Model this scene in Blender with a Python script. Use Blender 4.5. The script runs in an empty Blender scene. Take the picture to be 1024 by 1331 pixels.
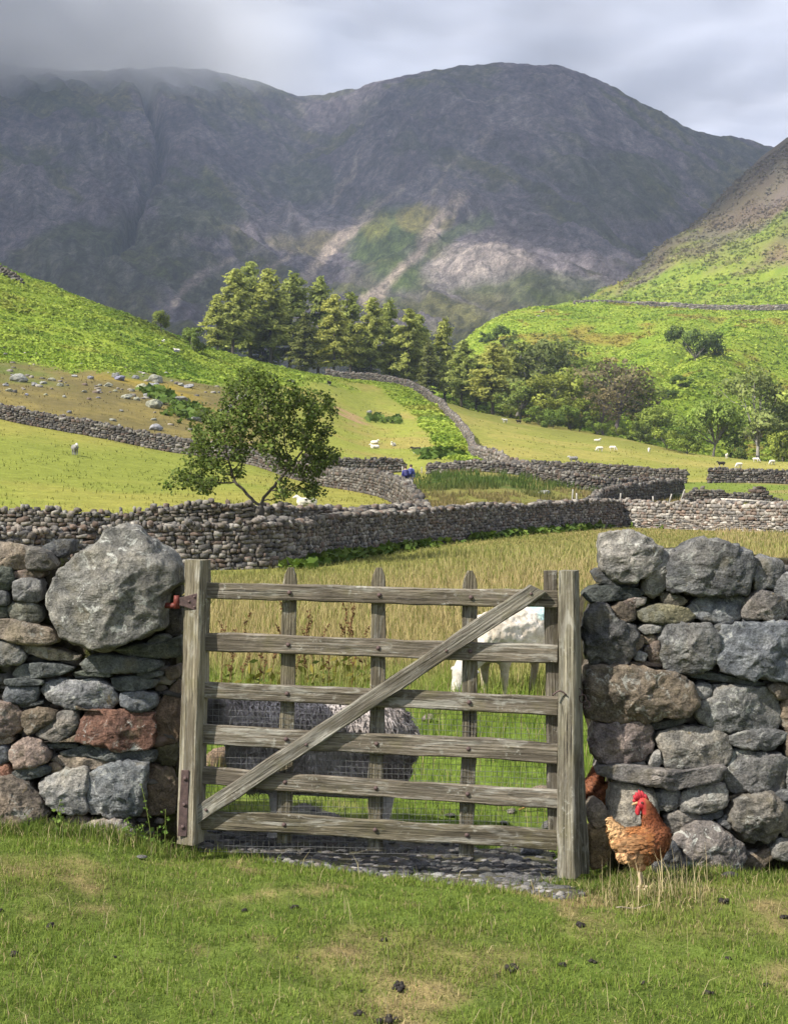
import bpy, bmesh, math, random
import numpy as np
from mathutils import Vector, Matrix, noise as mnoise

# ------------------------------------------------------------------ scene, camera, world, sun
SC = bpy.context.scene
COL = SC.collection
F = 1788.0            # focal length in photograph pixels (1024 x 1331)
CAMZ = 1.5
VH = 650.0            # image row of the horizon

cam_d = bpy.data.cameras.new('camera')
cam = bpy.data.objects.new('camera', cam_d)
COL.objects.link(cam)
cam.location = (0, 0, CAMZ)
cam.rotation_euler = (math.radians(90), 0, 0)
cam_d.sensor_fit = 'VERTICAL'
cam_d.sensor_height = 36.0
cam_d.sensor_width = 36.0
cam_d.lens = 36.0 * F / 1331.0
cam_d.shift_y = -(665.5 - VH) / 1331.0
cam_d.clip_start = 0.1
cam_d.clip_end = 30000
SC.camera = cam

SUN_EL, SUN_AZ = math.radians(44), math.atan2(-0.86, -0.51)   # azimuth measured from +Y towards +X
SDIR = np.array([math.sin(SUN_AZ) * math.cos(SUN_EL), math.cos(SUN_AZ) * math.cos(SUN_EL), math.sin(SUN_EL)])
world = bpy.data.worlds.new('World')
SC.world = world
world.use_nodes = True
wn = world.node_tree
wn.nodes.clear()
w_out = wn.nodes.new('ShaderNodeOutputWorld')
w_bg = wn.nodes.new('ShaderNodeBackground')
w_sky = wn.nodes.new('ShaderNodeTexSky')
w_sky.sky_type = 'NISHITA'
w_sky.sun_disc = False
w_sky.sun_elevation = SUN_EL
w_sky.sun_rotation = SUN_AZ
w_bg.inputs['Strength'].default_value = 0.10
wn.links.new(w_sky.outputs[0], w_bg.inputs[0])
wn.links.new(w_bg.outputs[0], w_out.inputs[0])

sun_d = bpy.data.lights.new('sun', 'SUN')
sun_d.energy = 5.0
sun_d.angle = math.radians(0.6)
sun_d.color = (1.0, 0.95, 0.86)
sun = bpy.data.objects.new('sun', sun_d)
COL.objects.link(sun)
sun.rotation_euler = Vector(tuple(SDIR)).to_track_quat('Z', 'Y').to_euler()
sun.location = (-30, -20, 40)

SC.view_settings.view_transform = 'Standard'
SC.view_settings.look = 'None'
SC.view_settings.gamma = 1.0
SC.view_settings.use_curve_mapping = False
SC.view_settings.exposure = 1.12
SC.render.engine = 'CYCLES'
SC.cycles.max_bounces = 6
SC.cycles.diffuse_bounces = 3
SC.cycles.glossy_bounces = 2
SC.cycles.transmission_bounces = 4
SC.cycles.transparent_max_bounces = 12
SC.cycles.volume_bounces = 1
SC.cycles.use_denoising = True
HAZE = 0.00012
SC.cycles.sample_clamp_indirect = 4.0

# ------------------------------------------------------------------ numeric helpers
def _hash(ix, iy, iz, seed):
    ix = ix.astype(np.int64).astype(np.uint32); iy = iy.astype(np.int64).astype(np.uint32); iz = iz.astype(np.int64).astype(np.uint32)
    h = ix * np.uint32(374761393) + iy * np.uint32(668265263) + iz * np.uint32(2246822519) + np.uint32((seed * 3266489917) & 0xffffffff)
    h = (h ^ (h >> np.uint32(13))) * np.uint32(1274126177)
    h = (h ^ (h >> np.uint32(16))) * np.uint32(2654435769)
    return (h ^ (h >> np.uint32(15)))

_G = np.array([[1,1,0],[-1,1,0],[1,-1,0],[-1,-1,0],[1,0,1],[-1,0,1],[1,0,-1],[-1,0,-1],[0,1,1],[0,-1,1],[0,1,-1],[0,-1,-1]], dtype=np.float64)
def perlin(x, y, z=None, seed=0):
    x = np.asarray(x, float); y = np.asarray(y, float)
    z = np.zeros_like(x) + 0.37 if z is None else np.asarray(z, float)
    x, y, z = np.broadcast_arrays(x, y, z)
    xi = np.floor(x); yi = np.floor(y); zi = np.floor(z)
    fx, fy, fz = x - xi, y - yi, z - zi
    u = fx**3*(fx*(fx*6-15)+10); v = fy**3*(fy*(fy*6-15)+10); w = fz**3*(fz*(fz*6-15)+10)
    def g(dx, dy, dz):
        k = _hash(xi+dx, yi+dy, zi+dz, seed) % np.uint32(12)
        gr = _G[k.astype(np.int64)]
        return gr[...,0]*(fx-dx) + gr[...,1]*(fy-dy) + gr[...,2]*(fz-dz)
    a = g(0,0,0)*(1-u) + g(1,0,0)*u
    b = g(0,1,0)*(1-u) + g(1,1,0)*u
    c = g(0,0,1)*(1-u) + g(1,0,1)*u
    d = g(0,1,1)*(1-u) + g(1,1,1)*u
    return (a*(1-v)+b*v)*(1-w) + (c*(1-v)+d*v)*w
def fbm(x, y, z=None, o=4, seed=0, gain=0.5, lac=2.03):
    s = 0; a = 1.0; f = 1.0
    for k in range(o):
        s = s + a*perlin(np.asarray(x)*f, np.asarray(y)*f, None if z is None else np.asarray(z)*f, seed + k*17)
        a *= gain; f *= lac
    return s
def ridged(x, y, z=None, o=4, seed=0, gain=0.5):
    s = 0; a = 1.0; f = 1.0
    for k in range(o):
        s = s + a*(1 - 2*np.abs(perlin(np.asarray(x)*f, np.asarray(y)*f, None if z is None else np.asarray(z)*f, seed + k*17))*1.4)
        a *= gain; f *= 2.05
    return s
def sstep(a, b, x):
    t = np.clip((np.asarray(x, float)-a)/(b-a), 0, 1)
    return t*t*(3-2*t)
def pchip(xk, yk, x):
    xk = np.asarray(xk, float); yk = np.asarray(yk, float)
    h = np.diff(xk); d = np.diff(yk)/h
    m = np.zeros_like(yk)
    for i in range(1, len(xk)-1):
        if d[i-1]*d[i] > 0:
            w1 = 2*h[i]+h[i-1]; w2 = h[i]+2*h[i-1]
            m[i] = (w1+w2)/(w1/d[i-1]+w2/d[i])
    m[0] = d[0]; m[-1] = d[-1]
    x = np.clip(x, xk[0], xk[-1])
    i = np.clip(np.searchsorted(xk, x, side='right')-1, 0, len(xk)-2)
    t = (x-xk[i])/h[i]
    return ((1+2*t)*(1-t)**2)*yk[i] + (t*(1-t)**2)*h[i]*m[i] + (t*t*(3-2*t))*yk[i+1] + (t*t*(t-1))*h[i]*m[i+1]
def pt(u, v, d):
    """survey point: seen at column u, row v at the distance d"""
    return np.array([(u-512)/F*d, d, CAMZ + (VH-v)/F*d])
def ztan(v, d): return CAMZ + (VH-v)/F*d

# ------------------------------------------------------------------ mesh / object helpers
def mesh_np(name, V, faces, cols=None, smooth=False, uvs=None):
    """faces: (n,3) or (n,4) int array, or a list of such arrays"""
    me = bpy.data.meshes.new(name)
    V = np.asarray(V, np.float32)
    fl = faces if isinstance(faces, list) else [faces]
    fl = [np.asarray(f, np.int32) for f in fl if len(f)]
    nl = sum(f.size for f in fl); nf = sum(len(f) for f in fl)
    me.vertices.add(len(V)); me.vertices.foreach_set('co', V.ravel())
    me.loops.add(nl); me.polygons.add(nf)
    me.loops.foreach_set('vertex_index', np.concatenate([f.ravel() for f in fl]))
    st = []; o = 0
    for f in fl:
        k = f.shape[1]; st.append(o + np.arange(len(f))*k); o += f.size
    me.polygons.foreach_set('loop_start', np.concatenate(st).astype(np.int32))
    me.update(calc_edges=True)
    if smooth: me.polygons.foreach_set('use_smooth', np.ones(nf, bool))
    if cols is not None:
        c = np.asarray(cols, np.float32)
        if c.shape[1] == 3: c = np.hstack([c, np.ones((len(c),1), np.float32)])
        a = me.color_attributes.new('col', 'FLOAT_COLOR', 'POINT')
        a.data.foreach_set('color', c.ravel())
    return me
def obj(name, me, mat=None, parent=None, loc=None):
    o = bpy.data.objects.new(name, me)
    COL.objects.link(o)
    if mat is not None and me is not None and len(me.materials) == 0: me.materials.append(mat)
    if parent is not None: o.parent = parent
    if loc is not None: o.location = tuple(float(c) for c in loc)
    return o
def tag(o, label=None, cat=None, group=None, kind=None):
    if label: o['label'] = label
    if cat: o['category'] = cat
    if group: o['group'] = group
    if kind: o['kind'] = kind
    return o
def empty(name, loc=(0,0,0), rz=0.0):
    o = bpy.data.objects.new(name, None)
    COL.objects.link(o)
    o.empty_display_size = 0.2
    o.location = tuple(float(c) for c in loc); o.rotation_euler = (0, 0, rz)
    return o
def copy_tree(o, parent=None, loc=None, rz=None, scale=None):
    c = o.copy(); COL.objects.link(c)
    if parent is not None: c.parent = parent
    for ch in list(o.children): copy_tree(ch, c)
    if loc is not None: c.location = tuple(float(a) for a in loc)
    if rz is not None: c.rotation_euler = (0, 0, rz)
    if scale is not None: c.scale = (scale, scale, scale) if np.isscalar(scale) else scale
    return c

class MB:
    """collects pieces for one mesh"""
    def __init__(s): s.V = []; s.Q = []; s.T = []; s.C = []; s.n = 0
    def add(s, V, Q=None, T=None, col=None):
        V = np.asarray(V, float)
        s.V.append(V)
        if Q is not None and len(Q): s.Q.append(np.asarray(Q) + s.n)
        if T is not None and len(T): s.T.append(np.asarray(T) + s.n)
        if col is not None:
            col = np.asarray(col, float)
            s.C.append(np.tile(col, (len(V),1)) if col.ndim == 1 else col)
        s.n += len(V)
    def box(s, c, size, R=None, col=None, taper=1.0):
        h = np.array(size)/2
        b = np.array([[-1,-1,-1],[1,-1,-1],[1,1,-1],[-1,1,-1],[-1,-1,1],[1,-1,1],[1,1,1],[-1,1,1]], float)
        b[4:, :2] *= taper
        b = b*h
        if R is not None: b = b @ np.asarray(R).T
        s.add(b + np.asarray(c), Q=[[0,3,2,1],[4,5,6,7],[0,1,5,4],[1,2,6,5],[2,3,7,6],[3,0,4,7]], col=col)
    def tube(s, P, R, n=6, col=None, cap=True):
        P = np.asarray(P, float); R = np.broadcast_to(np.asarray(R, float), (len(P),))
        T = np.gradient(P, axis=0); T /= np.linalg.norm(T, axis=1, keepdims=True) + 1e-9
        ref = np.array([0,0,1.0]) if abs(T[0][2]) < 0.9 else np.array([1.0,0,0])
        A = np.cross(T, ref); A /= np.linalg.norm(A, axis=1, keepdims=True) + 1e-9
        B = np.cross(T, A)
        a = np.arange(n)/n*2*math.pi
        V = P[:,None,:] + R[:,None,None]*(np.cos(a)[None,:,None]*A[:,None,:] + np.sin(a)[None,:,None]*B[:,None,:])
        k = len(P)
        V = V.reshape(-1,3)
        i, j = np.meshgrid(np.arange(k-1), np.arange(n), indexing='ij')
        q = np.stack([i*n+j, i*n+(j+1)%n, (i+1)*n+(j+1)%n, (i+1)*n+j], -1).reshape(-1,4)
        t = []
        if cap:
            V = np.vstack([V, P[0], P[-1]])
            for jj in range(n):
                t.append([k*n, (jj+1)%n, jj]); t.append([k*n+1, (k-1)*n+jj, (k-1)*n+(jj+1)%n])
        s.add(V, Q=q, T=t, col=col)
    def mesh(s, name, smooth=False):
        fs = []
        if s.Q: fs.append(np.concatenate(s.Q))
        if s.T: fs.append(np.concatenate([np.asarray(t) for t in s.T]))
        return mesh_np(name, np.concatenate(s.V), fs, np.concatenate(s.C) if s.C else None, smooth)

# ------------------------------------------------------------------ material helper
class Mat:
    def __init__(s, name):
        s.m = bpy.data.materials.new(name); s.m.use_nodes = True
        s.t = s.m.node_tree; s.t.nodes.clear()
        s.out = s.t.nodes.new('ShaderNodeOutputMaterial')
    def n(s, typ, **kw):
        x = s.t.nodes.new('ShaderNode'+typ)
        for k, v in kw.items(): setattr(x, k, v)
        return x
    def set(s, sock, v):
        if isinstance(v, bpy.types.NodeSocket): s.t.links.new(v, sock)
        elif v is not None:
            if sock.type == 'RGBA' and len(v) == 3: v = (*v, 1)
            sock.default_value = v
    def noise(s, vec, scale, detail=4, rough=0.55, dist=0.0):
        x = s.n('TexNoise'); s.set(x.inputs['Vector'], vec)
        x.inputs['Scale'].default_value = scale; x.inputs['Detail'].default_value = detail
        x.inputs['Roughness'].default_value = rough; x.inputs['Distortion'].default_value = dist
        return x.outputs['Fac']
    def vor(s, vec, scale, feature='F1', out='Distance', rnd=1.0):
        x = s.n('TexVoronoi', feature=feature); s.set(x.inputs['Vector'], vec)
        x.inputs['Scale'].default_value = scale; x.inputs['Randomness'].default_value = rnd
        return x.outputs[out]
    def ramp(s, fac, stops, interp='LINEAR'):
        x = s.n('ValToRGB'); x.color_ramp.interpolation = interp
        e = x.color_ramp.elements
        while len(e) < len(stops): e.new(0.5)
        for k, (p, c) in zip(e, stops):
            k.position = p; k.color = (*c, 1) if len(c) == 3 else c
        s.set(x.inputs[0], fac); return x.outputs[0]
    def mr(s, fac, a, b, c=0.0, d=1.0, clamp=True):
        x = s.n('MapRange', clamp=clamp); s.set(x.inputs[0], fac)
        for k, v in zip((1,2,3,4), (a,b,c,d)): s.set(x.inputs[k], v)
        return x.outputs[0]
    def math(s, op, a, b=None):
        x = s.n('Math', operation=op); s.set(x.inputs[0], a)
        if b is not None: s.set(x.inputs[1], b)
        return x.outputs[0]
    def mix(s, fac, a, b, blend='MIX'):
        x = s.n('Mix', data_type='RGBA', blend_type=blend)
        s.set(x.inputs[0], fac); s.set(x.inputs[6], a); s.set(x.inputs[7], b)
        return x.outputs[2]
    def attr(s, name='col'):
        return s.n('Attribute', attribute_name=name).outputs['Color']
    def bump(s, h, strength, dist, normal=None):
        x = s.n('Bump'); s.set(x.inputs['Height'], h)
        x.inputs['Strength'].default_value = strength; x.inputs['Distance'].default_value = dist
        if normal is not None: s.set(x.inputs['Normal'], normal)
        return x.outputs[0]
    def bsdf(s, col, rough=0.9, normal=None, spec=0.25, **kw):
        x = s.n('BsdfPrincipled'); s.set(x.inputs['Base Color'], col); s.set(x.inputs['Roughness'], rough)
        s.set(x.inputs['Specular IOR Level'], spec)
        if normal is not None: s.set(x.inputs['Normal'], normal)
        for k, v in kw.items(): s.set(x.inputs[k], v)
        return x.outputs[0]
    def leaf(s, col, trans=0.35, rough=0.6):
        """thin blade or leaf: reflects and lets light through"""
        a = s.bsdf(col, rough, spec=0.2)
        b = s.n('BsdfTranslucent'); s.set(b.inputs[0], col)
        m = s.n('MixShader'); m.inputs[0].default_value = trans
        s.t.links.new(a, m.inputs[1]); s.t.links.new(b.outputs[0], m.inputs[2])
        return m.outputs[0]
    def done(s, shader, sock='Surface'):
        s.t.links.new(shader, s.out.inputs[sock]); return s.m
    def pos(s): return s.n('NewGeometry').outputs['Position']
    def oco(s): return s.n('TexCoord').outputs['Object']
    def scale(s, v, sc):
        x = s.n('Mapping'); s.set(x.inputs[0], v); x.inputs['Scale'].default_value = sc
        return x.outputs[0]
def fix_normals(me):
    bm = bmesh.new(); bm.from_mesh(me); bmesh.ops.recalc_face_normals(bm, faces=bm.faces); bm.to_mesh(me); bm.free()
# ------------------------------------------------------------------ the land
# survey profiles: column -> [(distance, row)] ; ('z', height) entries give the height directly
Zt = lambda z: ('z', z)
NEAR = [(0.5, Zt(0)), (3.9, Zt(0)), (5.2, Zt(-0.01)), (6.6, Zt(-0.2)), (7.4, Zt(-0.18)), (10, Zt(-0.06)), (14, Zt(-0.05)), (22, Zt(-0.12))]
PROF = {
 -600: [(32, Zt(-.3)), (60, Zt(2)), (116, Zt(14)), (170, Zt(30)), (260, Zt(66)), (400, Zt(80)), (700, Zt(60)), (1300, Zt(60))],
 -200: [(32, Zt(-.3)), (60, Zt(1.8)), (116, 518), (170, 430), (260, 278), (340, Zt(52)), (500, Zt(40)), (1300, Zt(40))],
 0:    [(32, Zt(-.25)), (42, Zt(-.1)), (60, 650), (80, 605), (116, 546), (150, 492), (175, 466), (260, 345), (330, 395), (420, Zt(35)), (1300, Zt(30))],
 150:  [(32, Zt(-.25)), (42, Zt(-.1)), (60, 655), (80, 622), (114, 573), (150, 515), (180, 480), (255, 404), (320, 440), (420, Zt(28)), (1300, Zt(25))],
 245:  [(33, Zt(-.2)), (42, Zt(-.1)), (60, 658), (80, 632), (112, 593), (150, 533), (190, 488), (250, 445), (300, 458), (400, 500), (1300, Zt(25))],
 330:  [(34, Zt(-.2)), (42, Zt(0)), (70, 648), (108, 607), (150, 550), (200, 500), (250, 473), (300, 475), (400, 510), (1300, Zt(25))],
 420:  [(34, Zt(-.2)), (44, Zt(-.05)), (70, 660), (97, 632), (150, 575), (200, 530), (262, 490), (310, 492), (400, 520), (1300, Zt(25))],
 500:  [(40, Zt(-.2)), (60, 680), (82, 650), (115, 618), (150, 592), (180, 575), (230, 535), (270, 500), (310, 503), (400, 525), (1300, Zt(25))],
 560:  [(44, Zt(-.1)), (80, 655), (110, 618), (150, 590), (200, 555), (262, 521), (310, 516), (400, 525), (500, 500), (1300, Zt(40))],
 620:  [(50, Zt(0)), (80, 656), (108, 613), (150, 592), (260, 541), (300, 535), (400, 490), (520, 426), (620, 440), (800, 480), (1300, Zt(70))],
 700:  [(58, Zt(.15)), (85, 656), (108, 622), (130, 612), (180, 585), (250, 554), (300, 545), (400, 480), (560, 399), (650, 402), (800, 430), (1300, Zt(90))],
 800:  [(66, Zt(.22)), (92, 653), (126, 625), (170, 603), (235, 573), (280, 565), (400, 490), (560, 397), (620, 396), (850, 374), (1000, 392), (1300, Zt(100))],
 900:  [(64, Zt(.14)), (95, 655), (130, 628), (170, 612), (225, 592), (270, 585), (330, 540), (400, 480), (530, 404), (600, 395), (950, 293), (1100, 330), (1300, 390)],
 1024: [(60, Zt(.09)), (95, 655), (128, 628), (170, 616), (220, 606), (260, 600), (330, 545), (400, 490), (500, 412), (580, 395), (1000, 182), (1300, 200)],
 1300: [(60, Zt(0)), (95, 655), (128, 625), (220, 595), (330, 520), (500, 370), (1000, 60), (1300, 60)],
 1700: [(60, Zt(0)), (95, 655), (128, 625), (220, 590), (330, 480), (500, 330), (1000, 20), (1300, 20)],
}
TU = np.arange(-600, 1701, 10.0)
TD = np.concatenate([np.arange(0.5, 30, 0.5), np.arange(30, 140, 1.5), np.arange(140, 420, 4.0), np.arange(420, 1301, 10.0)])
_cols = sorted(PROF)
_tab = np.zeros((len(_cols), len(TD)))
for _i, _u in enumerate(_cols):
    kp = [(d, v[1] if isinstance(v, tuple) else ztan(v, d)) for d, v in NEAR + PROF[_u]]
    _tab[_i] = pchip([k[0] for k in kp], [k[1] for k in kp], TD)
TAB = np.stack([pchip(_cols, _tab[:, j], TU) for j in range(len(TD))], 1)
_k = np.exp(-0.5*(np.arange(-4, 5)/2.0)**2); _k /= _k.sum()
TAB = np.stack([np.convolve(np.pad(TAB[:, j], 4, mode='edge'), _k, 'valid') for j in range(len(TD))], 1)
THM = 0.55
def ud(x, y):
    th = np.arctan2(x, y); r = np.hypot(x, y)
    tc = np.clip(th, -THM, THM)
    return 512 + F*np.tan(tc), np.maximum(r*np.cos(tc), 0.5), th
def gz_base(x, y):
    x = np.asarray(x, float); y = np.asarray(y, float)
    u, d, th = ud(x, y)
    fi = np.clip((u - TU[0])/10.0, 0, len(TU)-1.001); i = fi.astype(int); f = fi - i
    j = np.clip(np.searchsorted(TD, d, side='right')-1, 0, len(TD)-2); g = np.clip((d-TD[j])/(TD[j+1]-TD[j]), 0, 1)
    z = (TAB[i, j]*(1-g)+TAB[i, j+1]*g)*(1-f) + (TAB[i+1, j]*(1-g)+TAB[i+1, j+1]*g)*f
    z = z*(1 - 0.75*sstep(0.8, 1.9, np.abs(th)))
    z = z + (-0.055*np.clip(x, -2.5, 2.5))*(1 - sstep(7, 16, d))
    # the pebbled hollow under the gate does not run under the walls
    ew = 0.24*np.maximum(sstep(-0.95, -1.3, x), sstep(0.85, 1.15, x))*np.exp(-((d-6.9)/1.3)**2)*0.55
    return z + ew
def bracken_mask(u, d):
    """1 where bracken grows (left hill, strip by the climbing wall, right hill)"""
    w = 8*fbm(u/60, d/14, seed=5, o=3)
    dl = np.interp(u, [-600, 0, 60, 150, 245, 300, 345, 420, 520, 580], [172, 172, 170, 176, 190, 196, 208, 236, 262, 270])
    left = sstep(-5, 6, d - dl - w)*(u < 560)
    e = np.interp(d, [100, 112, 125, 150, 180, 215, 245, 262], [690, 645, 604, 578, 562, 545, 512, 470])   # left edge of the strip
    wl = np.interp(d, [100, 112, 125, 150, 180, 215, 245, 275], [690, 655, 632, 616, 609, 590, 562, 500])
    strip = sstep(-6, 4, u - e - w*1.0)*(u < wl)*(d > 110)
    dr = np.interp(u, [560, 620, 700, 800, 900, 1024, 1700], [290, 292, 285, 268, 256, 250, 240])
    right = sstep(-5, 8, d - dr - w)*(u >= 560)
    up = np.interp(u, [560, 700, 780, 850, 900, 960, 1024, 1300, 1700], [900, 900, 800, 760, 760, 720, 700, 640, 600])
    right = right*(1 - sstep(-70, 60, d - up - 12*w))
    return np.clip(np.maximum(np.maximum(left, strip), right), 0, 1)
def gz(x, y):
    x = np.asarray(x, float); y = np.asarray(y, float)
    z = gz_base(x, y)
    u, d, th = ud(x, y)
    z = z + 0.022*fbm(x*1.1, y*1.1, o=3, seed=3)*sstep(2, 5, d)*(1-sstep(30, 60, d)) + 0.010*fbm(x*5, y*5, o=2, seed=4)*(1-sstep(12, 25, d))
    z = z + 0.35*fbm(x/14, y/14, o=4, seed=8)*sstep(70, 130, d) + 1.6*fbm(x/40, y/40, o=3, seed=9)*sstep(150, 260, d)
    # spur and dark gully on the right hill
    ln = np.interp(d, [280, 400, 520], [790, 865, 950])
    gul = np.exp(-((u-ln)/16)**2)*sstep(285, 320, d)*(1-sstep(470, 520, d))
    spur = np.exp(-((u-ln-75)/60)**2)*sstep(290, 340, d)*(1-sstep(450, 520, d))
    return z - 5.0*gul + 6.0*spur + 14*fbm(x/90, y/90, o=4, seed=31)*sstep(620, 800, d)

C = lambda *a: np.array(a, float)
def lerp(a, b, t):
    t = np.asarray(t)[..., None]
    return a*(1-t) + b*t
def ground_color(x, y):
    u, d, th = ud(x, y)
    n1 = fbm(x/9, y/9, o=4, seed=21); n2 = fbm(x*1.3, y*1.3, o=4, seed=22); n3 = fbm(x/40, y/40, o=3, seed=23)
    n4 = fbm(x*4, y*4, o=3, seed=24)
    c = lerp(C(.075,.105,.022), C(.14,.125,.05), sstep(-.1, .6, n2))            # near turf
    dry = C(.19,.145,.07)
    c = lerp(c, dry, .8*sstep(.3, .9, n4 + .5*n2)*(d < 7.5))
    # meadow behind the gate: green close by, tawny further out
    mg = lerp(C(.10,.145,.025), C(.20,.165,.065), sstep(9, 16, d + 3*n1 + 1.5*n2))
    mg = lerp(mg, C(.15,.16,.035), sstep(26, 34, d + 9*n1)*(u < 900)*0.7)
    c = lerp(c, mg, sstep(6.6, 8.2, d))
    # enclosure beyond the second wall: rough tawny and rushy green
    en = lerp(C(.13,.13,.035), C(.19,.155,.06), sstep(-.3, .4, n1))
    en = lerp(en, C(.055,.085,.02), sstep(.05, .35, n1 + .3*n3)*sstep(84, 98, d))
    c = lerp(c, en, sstep(40, 52, d)*(u > 480))
    # left pasture
    lp = lerp(C(.155,.175,.034), C(.20,.19,.045), sstep(-.3, .5, n1*.5 + n3))
    c = lerp(c, lp, sstep(43, 46, d)*(1-sstep(500, 545, u + 20*n1)))
    dw = np.interp(u, [-600, 0, 245, 330, 420, 500], [125, 116, 112, 108, 97, 84])
    rs = lerp(C(.115,.095,.04), C(.155,.125,.045), sstep(-.25, .3, n1))
    rs = lerp(rs, C(.20,.15,.03), sstep(.1, .5, n3 + .5*n1)*sstep(140, 170, d))
    rs = lerp(rs, C(.095,.11,.03), sstep(.0, .4, -n3 + .4*n1))
    sf = lerp(C(.185,.20,.04), C(.22,.19,.055), sstep(-.2, .5, n1))
    sf = lerp(sf, C(.28,.19,.10), sstep(.0, .45, n1 + .3 - ((u-455)/38)**2 - ((d-205)/22)**2))
    up = lerp(rs, sf, sstep(300, 390, u + 25*n1))
    c = lerp(c, up, sstep(-1, 1, d-dw)*(u < 560))
    # right pasture
    rp = lerp(C(.18,.185,.042), C(.235,.21,.06), sstep(-.3, .4, n1*.6 + n3))
    dk = np.interp(u, [540, 600, 690, 900, 1024], [130, 112, 107, 128, 128])
    c = lerp(c, rp, sstep(-1, 1, d-dk)*(u > 560))
    c = lerp(c, lerp(C(.12,.155,.03), C(.19,.17,.06), sstep(-.1,.4,n1)), sstep(92, 100, d)*(d < 131)*(u > 884))
    # bracken
    b = bracken_mask(u, d)
    br = lerp(C(.12,.175,.018), C(.18,.22,.03), sstep(-.4, .5, n1 + n2*.4))
    br = lerp(br, C(.19,.12,.03), sstep(.35, .7, n3*.8 + n1*.6)*(u > 650)*0.6)
    c = lerp(c, br, b)
    # upper right slope
    hi = lerp(C(.12,.09,.062), C(.085,.10,.035), sstep(-.2, .35, fbm(x/70, y/70, o=4, seed=41)))
    hi = lerp(hi, C(.13,.10,.095), sstep(.1, .5, fbm(x/120+y/60, (x-y)/25, o=4, seed=42)))
    hi = lerp(hi, C(.11,.15,.03), sstep(.0, .4, fbm(x/60, y/60, o=3, seed=43) - 1.3*sstep(.25, .65, (gz_base(x,y)-90)/170)+.25))
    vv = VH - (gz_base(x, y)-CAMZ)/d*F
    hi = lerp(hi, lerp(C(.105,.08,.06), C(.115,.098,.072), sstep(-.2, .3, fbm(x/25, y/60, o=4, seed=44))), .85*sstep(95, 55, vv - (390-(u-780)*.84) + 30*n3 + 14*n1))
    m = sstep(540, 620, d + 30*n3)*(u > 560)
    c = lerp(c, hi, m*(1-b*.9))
    return np.clip(c, 0.005, 1)

def radial_grid(us_th, ds):
    T, D = np.meshgrid(us_th, ds, indexing='ij')
    R = D/np.cos(np.clip(T, -THM, THM))
    return R*np.sin(T), R*np.cos(T)
def grid_quads(n, m, wrap=False):
    i, j = np.meshgrid(np.arange(n if wrap else n-1), np.arange(m-1), indexing='ij')
    i2 = (i+1) % n
    return np.stack([i*m+j, i2*m+j, i2*m+j+1, i*m+j+1], -1).reshape(-1, 4)

# ---- ground sheet
th_in = np.arctan((np.linspace(-160, 1184, 330)-512)/F)
th_lo = np.linspace(-math.pi, th_in[0], 60)[:-1]; th_hi = np.linspace(th_in[-1], math.pi, 61)[1:-1]
ths = np.concatenate([th_lo, th_in, th_hi])
dsn = np.concatenate([np.linspace(.5, 3.4, 8), np.linspace(3.6, 8, 60), np.geomspace(8.2, 60, 90), np.geomspace(61, 420, 125), np.geomspace(424, 1290, 65), [1700, 2400, 3200, 4100]])
GX, GY = radial_grid(ths, dsn)
GZv = gz(GX, GY)
GZv[:, -4:] = GZv[:, -5:-4]*np.array([.8, .5, .3, .1])[None, :]
gcol = ground_color(GX, GY)
gme = mesh_np('ground', np.stack([GX, GY, GZv], -1).reshape(-1, 3), grid_quads(len(ths), len(dsn), True), gcol.reshape(-1, 3), smooth=True)
m = Mat('turf')
p = m.pos()
base = m.attr()
f1 = m.noise(p, 9.0, 6, .65); f2 = m.noise(p, 0.9, 6, .6); f3 = m.noise(p, 60, 3, .6)
c1 = m.mix(1.0, base, m.ramp(f1, [(.3, (.62,.62,.62)), (.7, (1.38,1.36,1.3))]), 'MULTIPLY')
c1 = m.mix(1.0, c1, m.ramp(f2, [(.3, (.8,.82,.78)), (.7, (1.22,1.2,1.2))]), 'MULTIPLY')
nb = m.bump(f2, .35, .5, m.bump(f1, .6, .05, m.bump(f3, .5, .01)))
TURF = m.done(m.bsdf(c1, 1.0, nb, spec=.05))
ground = tag(obj('ground', gme, TURF), kind='structure', label='valley floor of turf meadow pasture and bracken slopes')

# ---- the mountain behind
MSIL = {-700: 60, -300: 70, 0: 88, 60: 92, 120: 96, 170: 92, 225: 89, 270: 93, 330: 109, 390: 124, 425: 122, 500: 106, 560: 95, 620: 88, 700: 88, 735: 92,
        770: 105, 800: 121, 860: 150, 890: 165, 930: 175, 1000: 194, 1100: 225, 1300: 270, 1700: 300}
MCD = {-700: 2500, 0: 2500, 225: 2480, 390: 2600, 425: 2550, 500: 2350, 620: 2250, 735: 2200, 860: 2250, 1000: 2350, 1300: 2500, 1700: 2600}
mu = np.concatenate([np.linspace(-700, -120, 50), np.linspace(-110, 1130, 560), np.linspace(1140, 1700, 50)])
ms = np.concatenate([np.linspace(0, 1, 250), np.linspace(1.01, 1.5, 16)])
sil = pchip(sorted(MSIL), [MSIL[k] for k in sorted(MSIL)], mu)
crd = pchip(sorted(MCD), [MCD[k] for k in sorted(MCD)], mu)
U2, S2 = np.meshgrid(mu, ms, indexing='ij')
Dm = 760 + (crd[:, None]-760)*S2
zc = ztan(sil, crd)[:, None]
zb = 22 + 20*np.clip((mu[:, None]-500)/500, 0, 2)
shape = np.where(S2 <= 1, 0.30*S2 + 0.70*S2**1.45, 1 - (S2-1)*0.9)
Zm = zb + (zc-zb)*shape
Xm = (U2-512)/F*Dm
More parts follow.
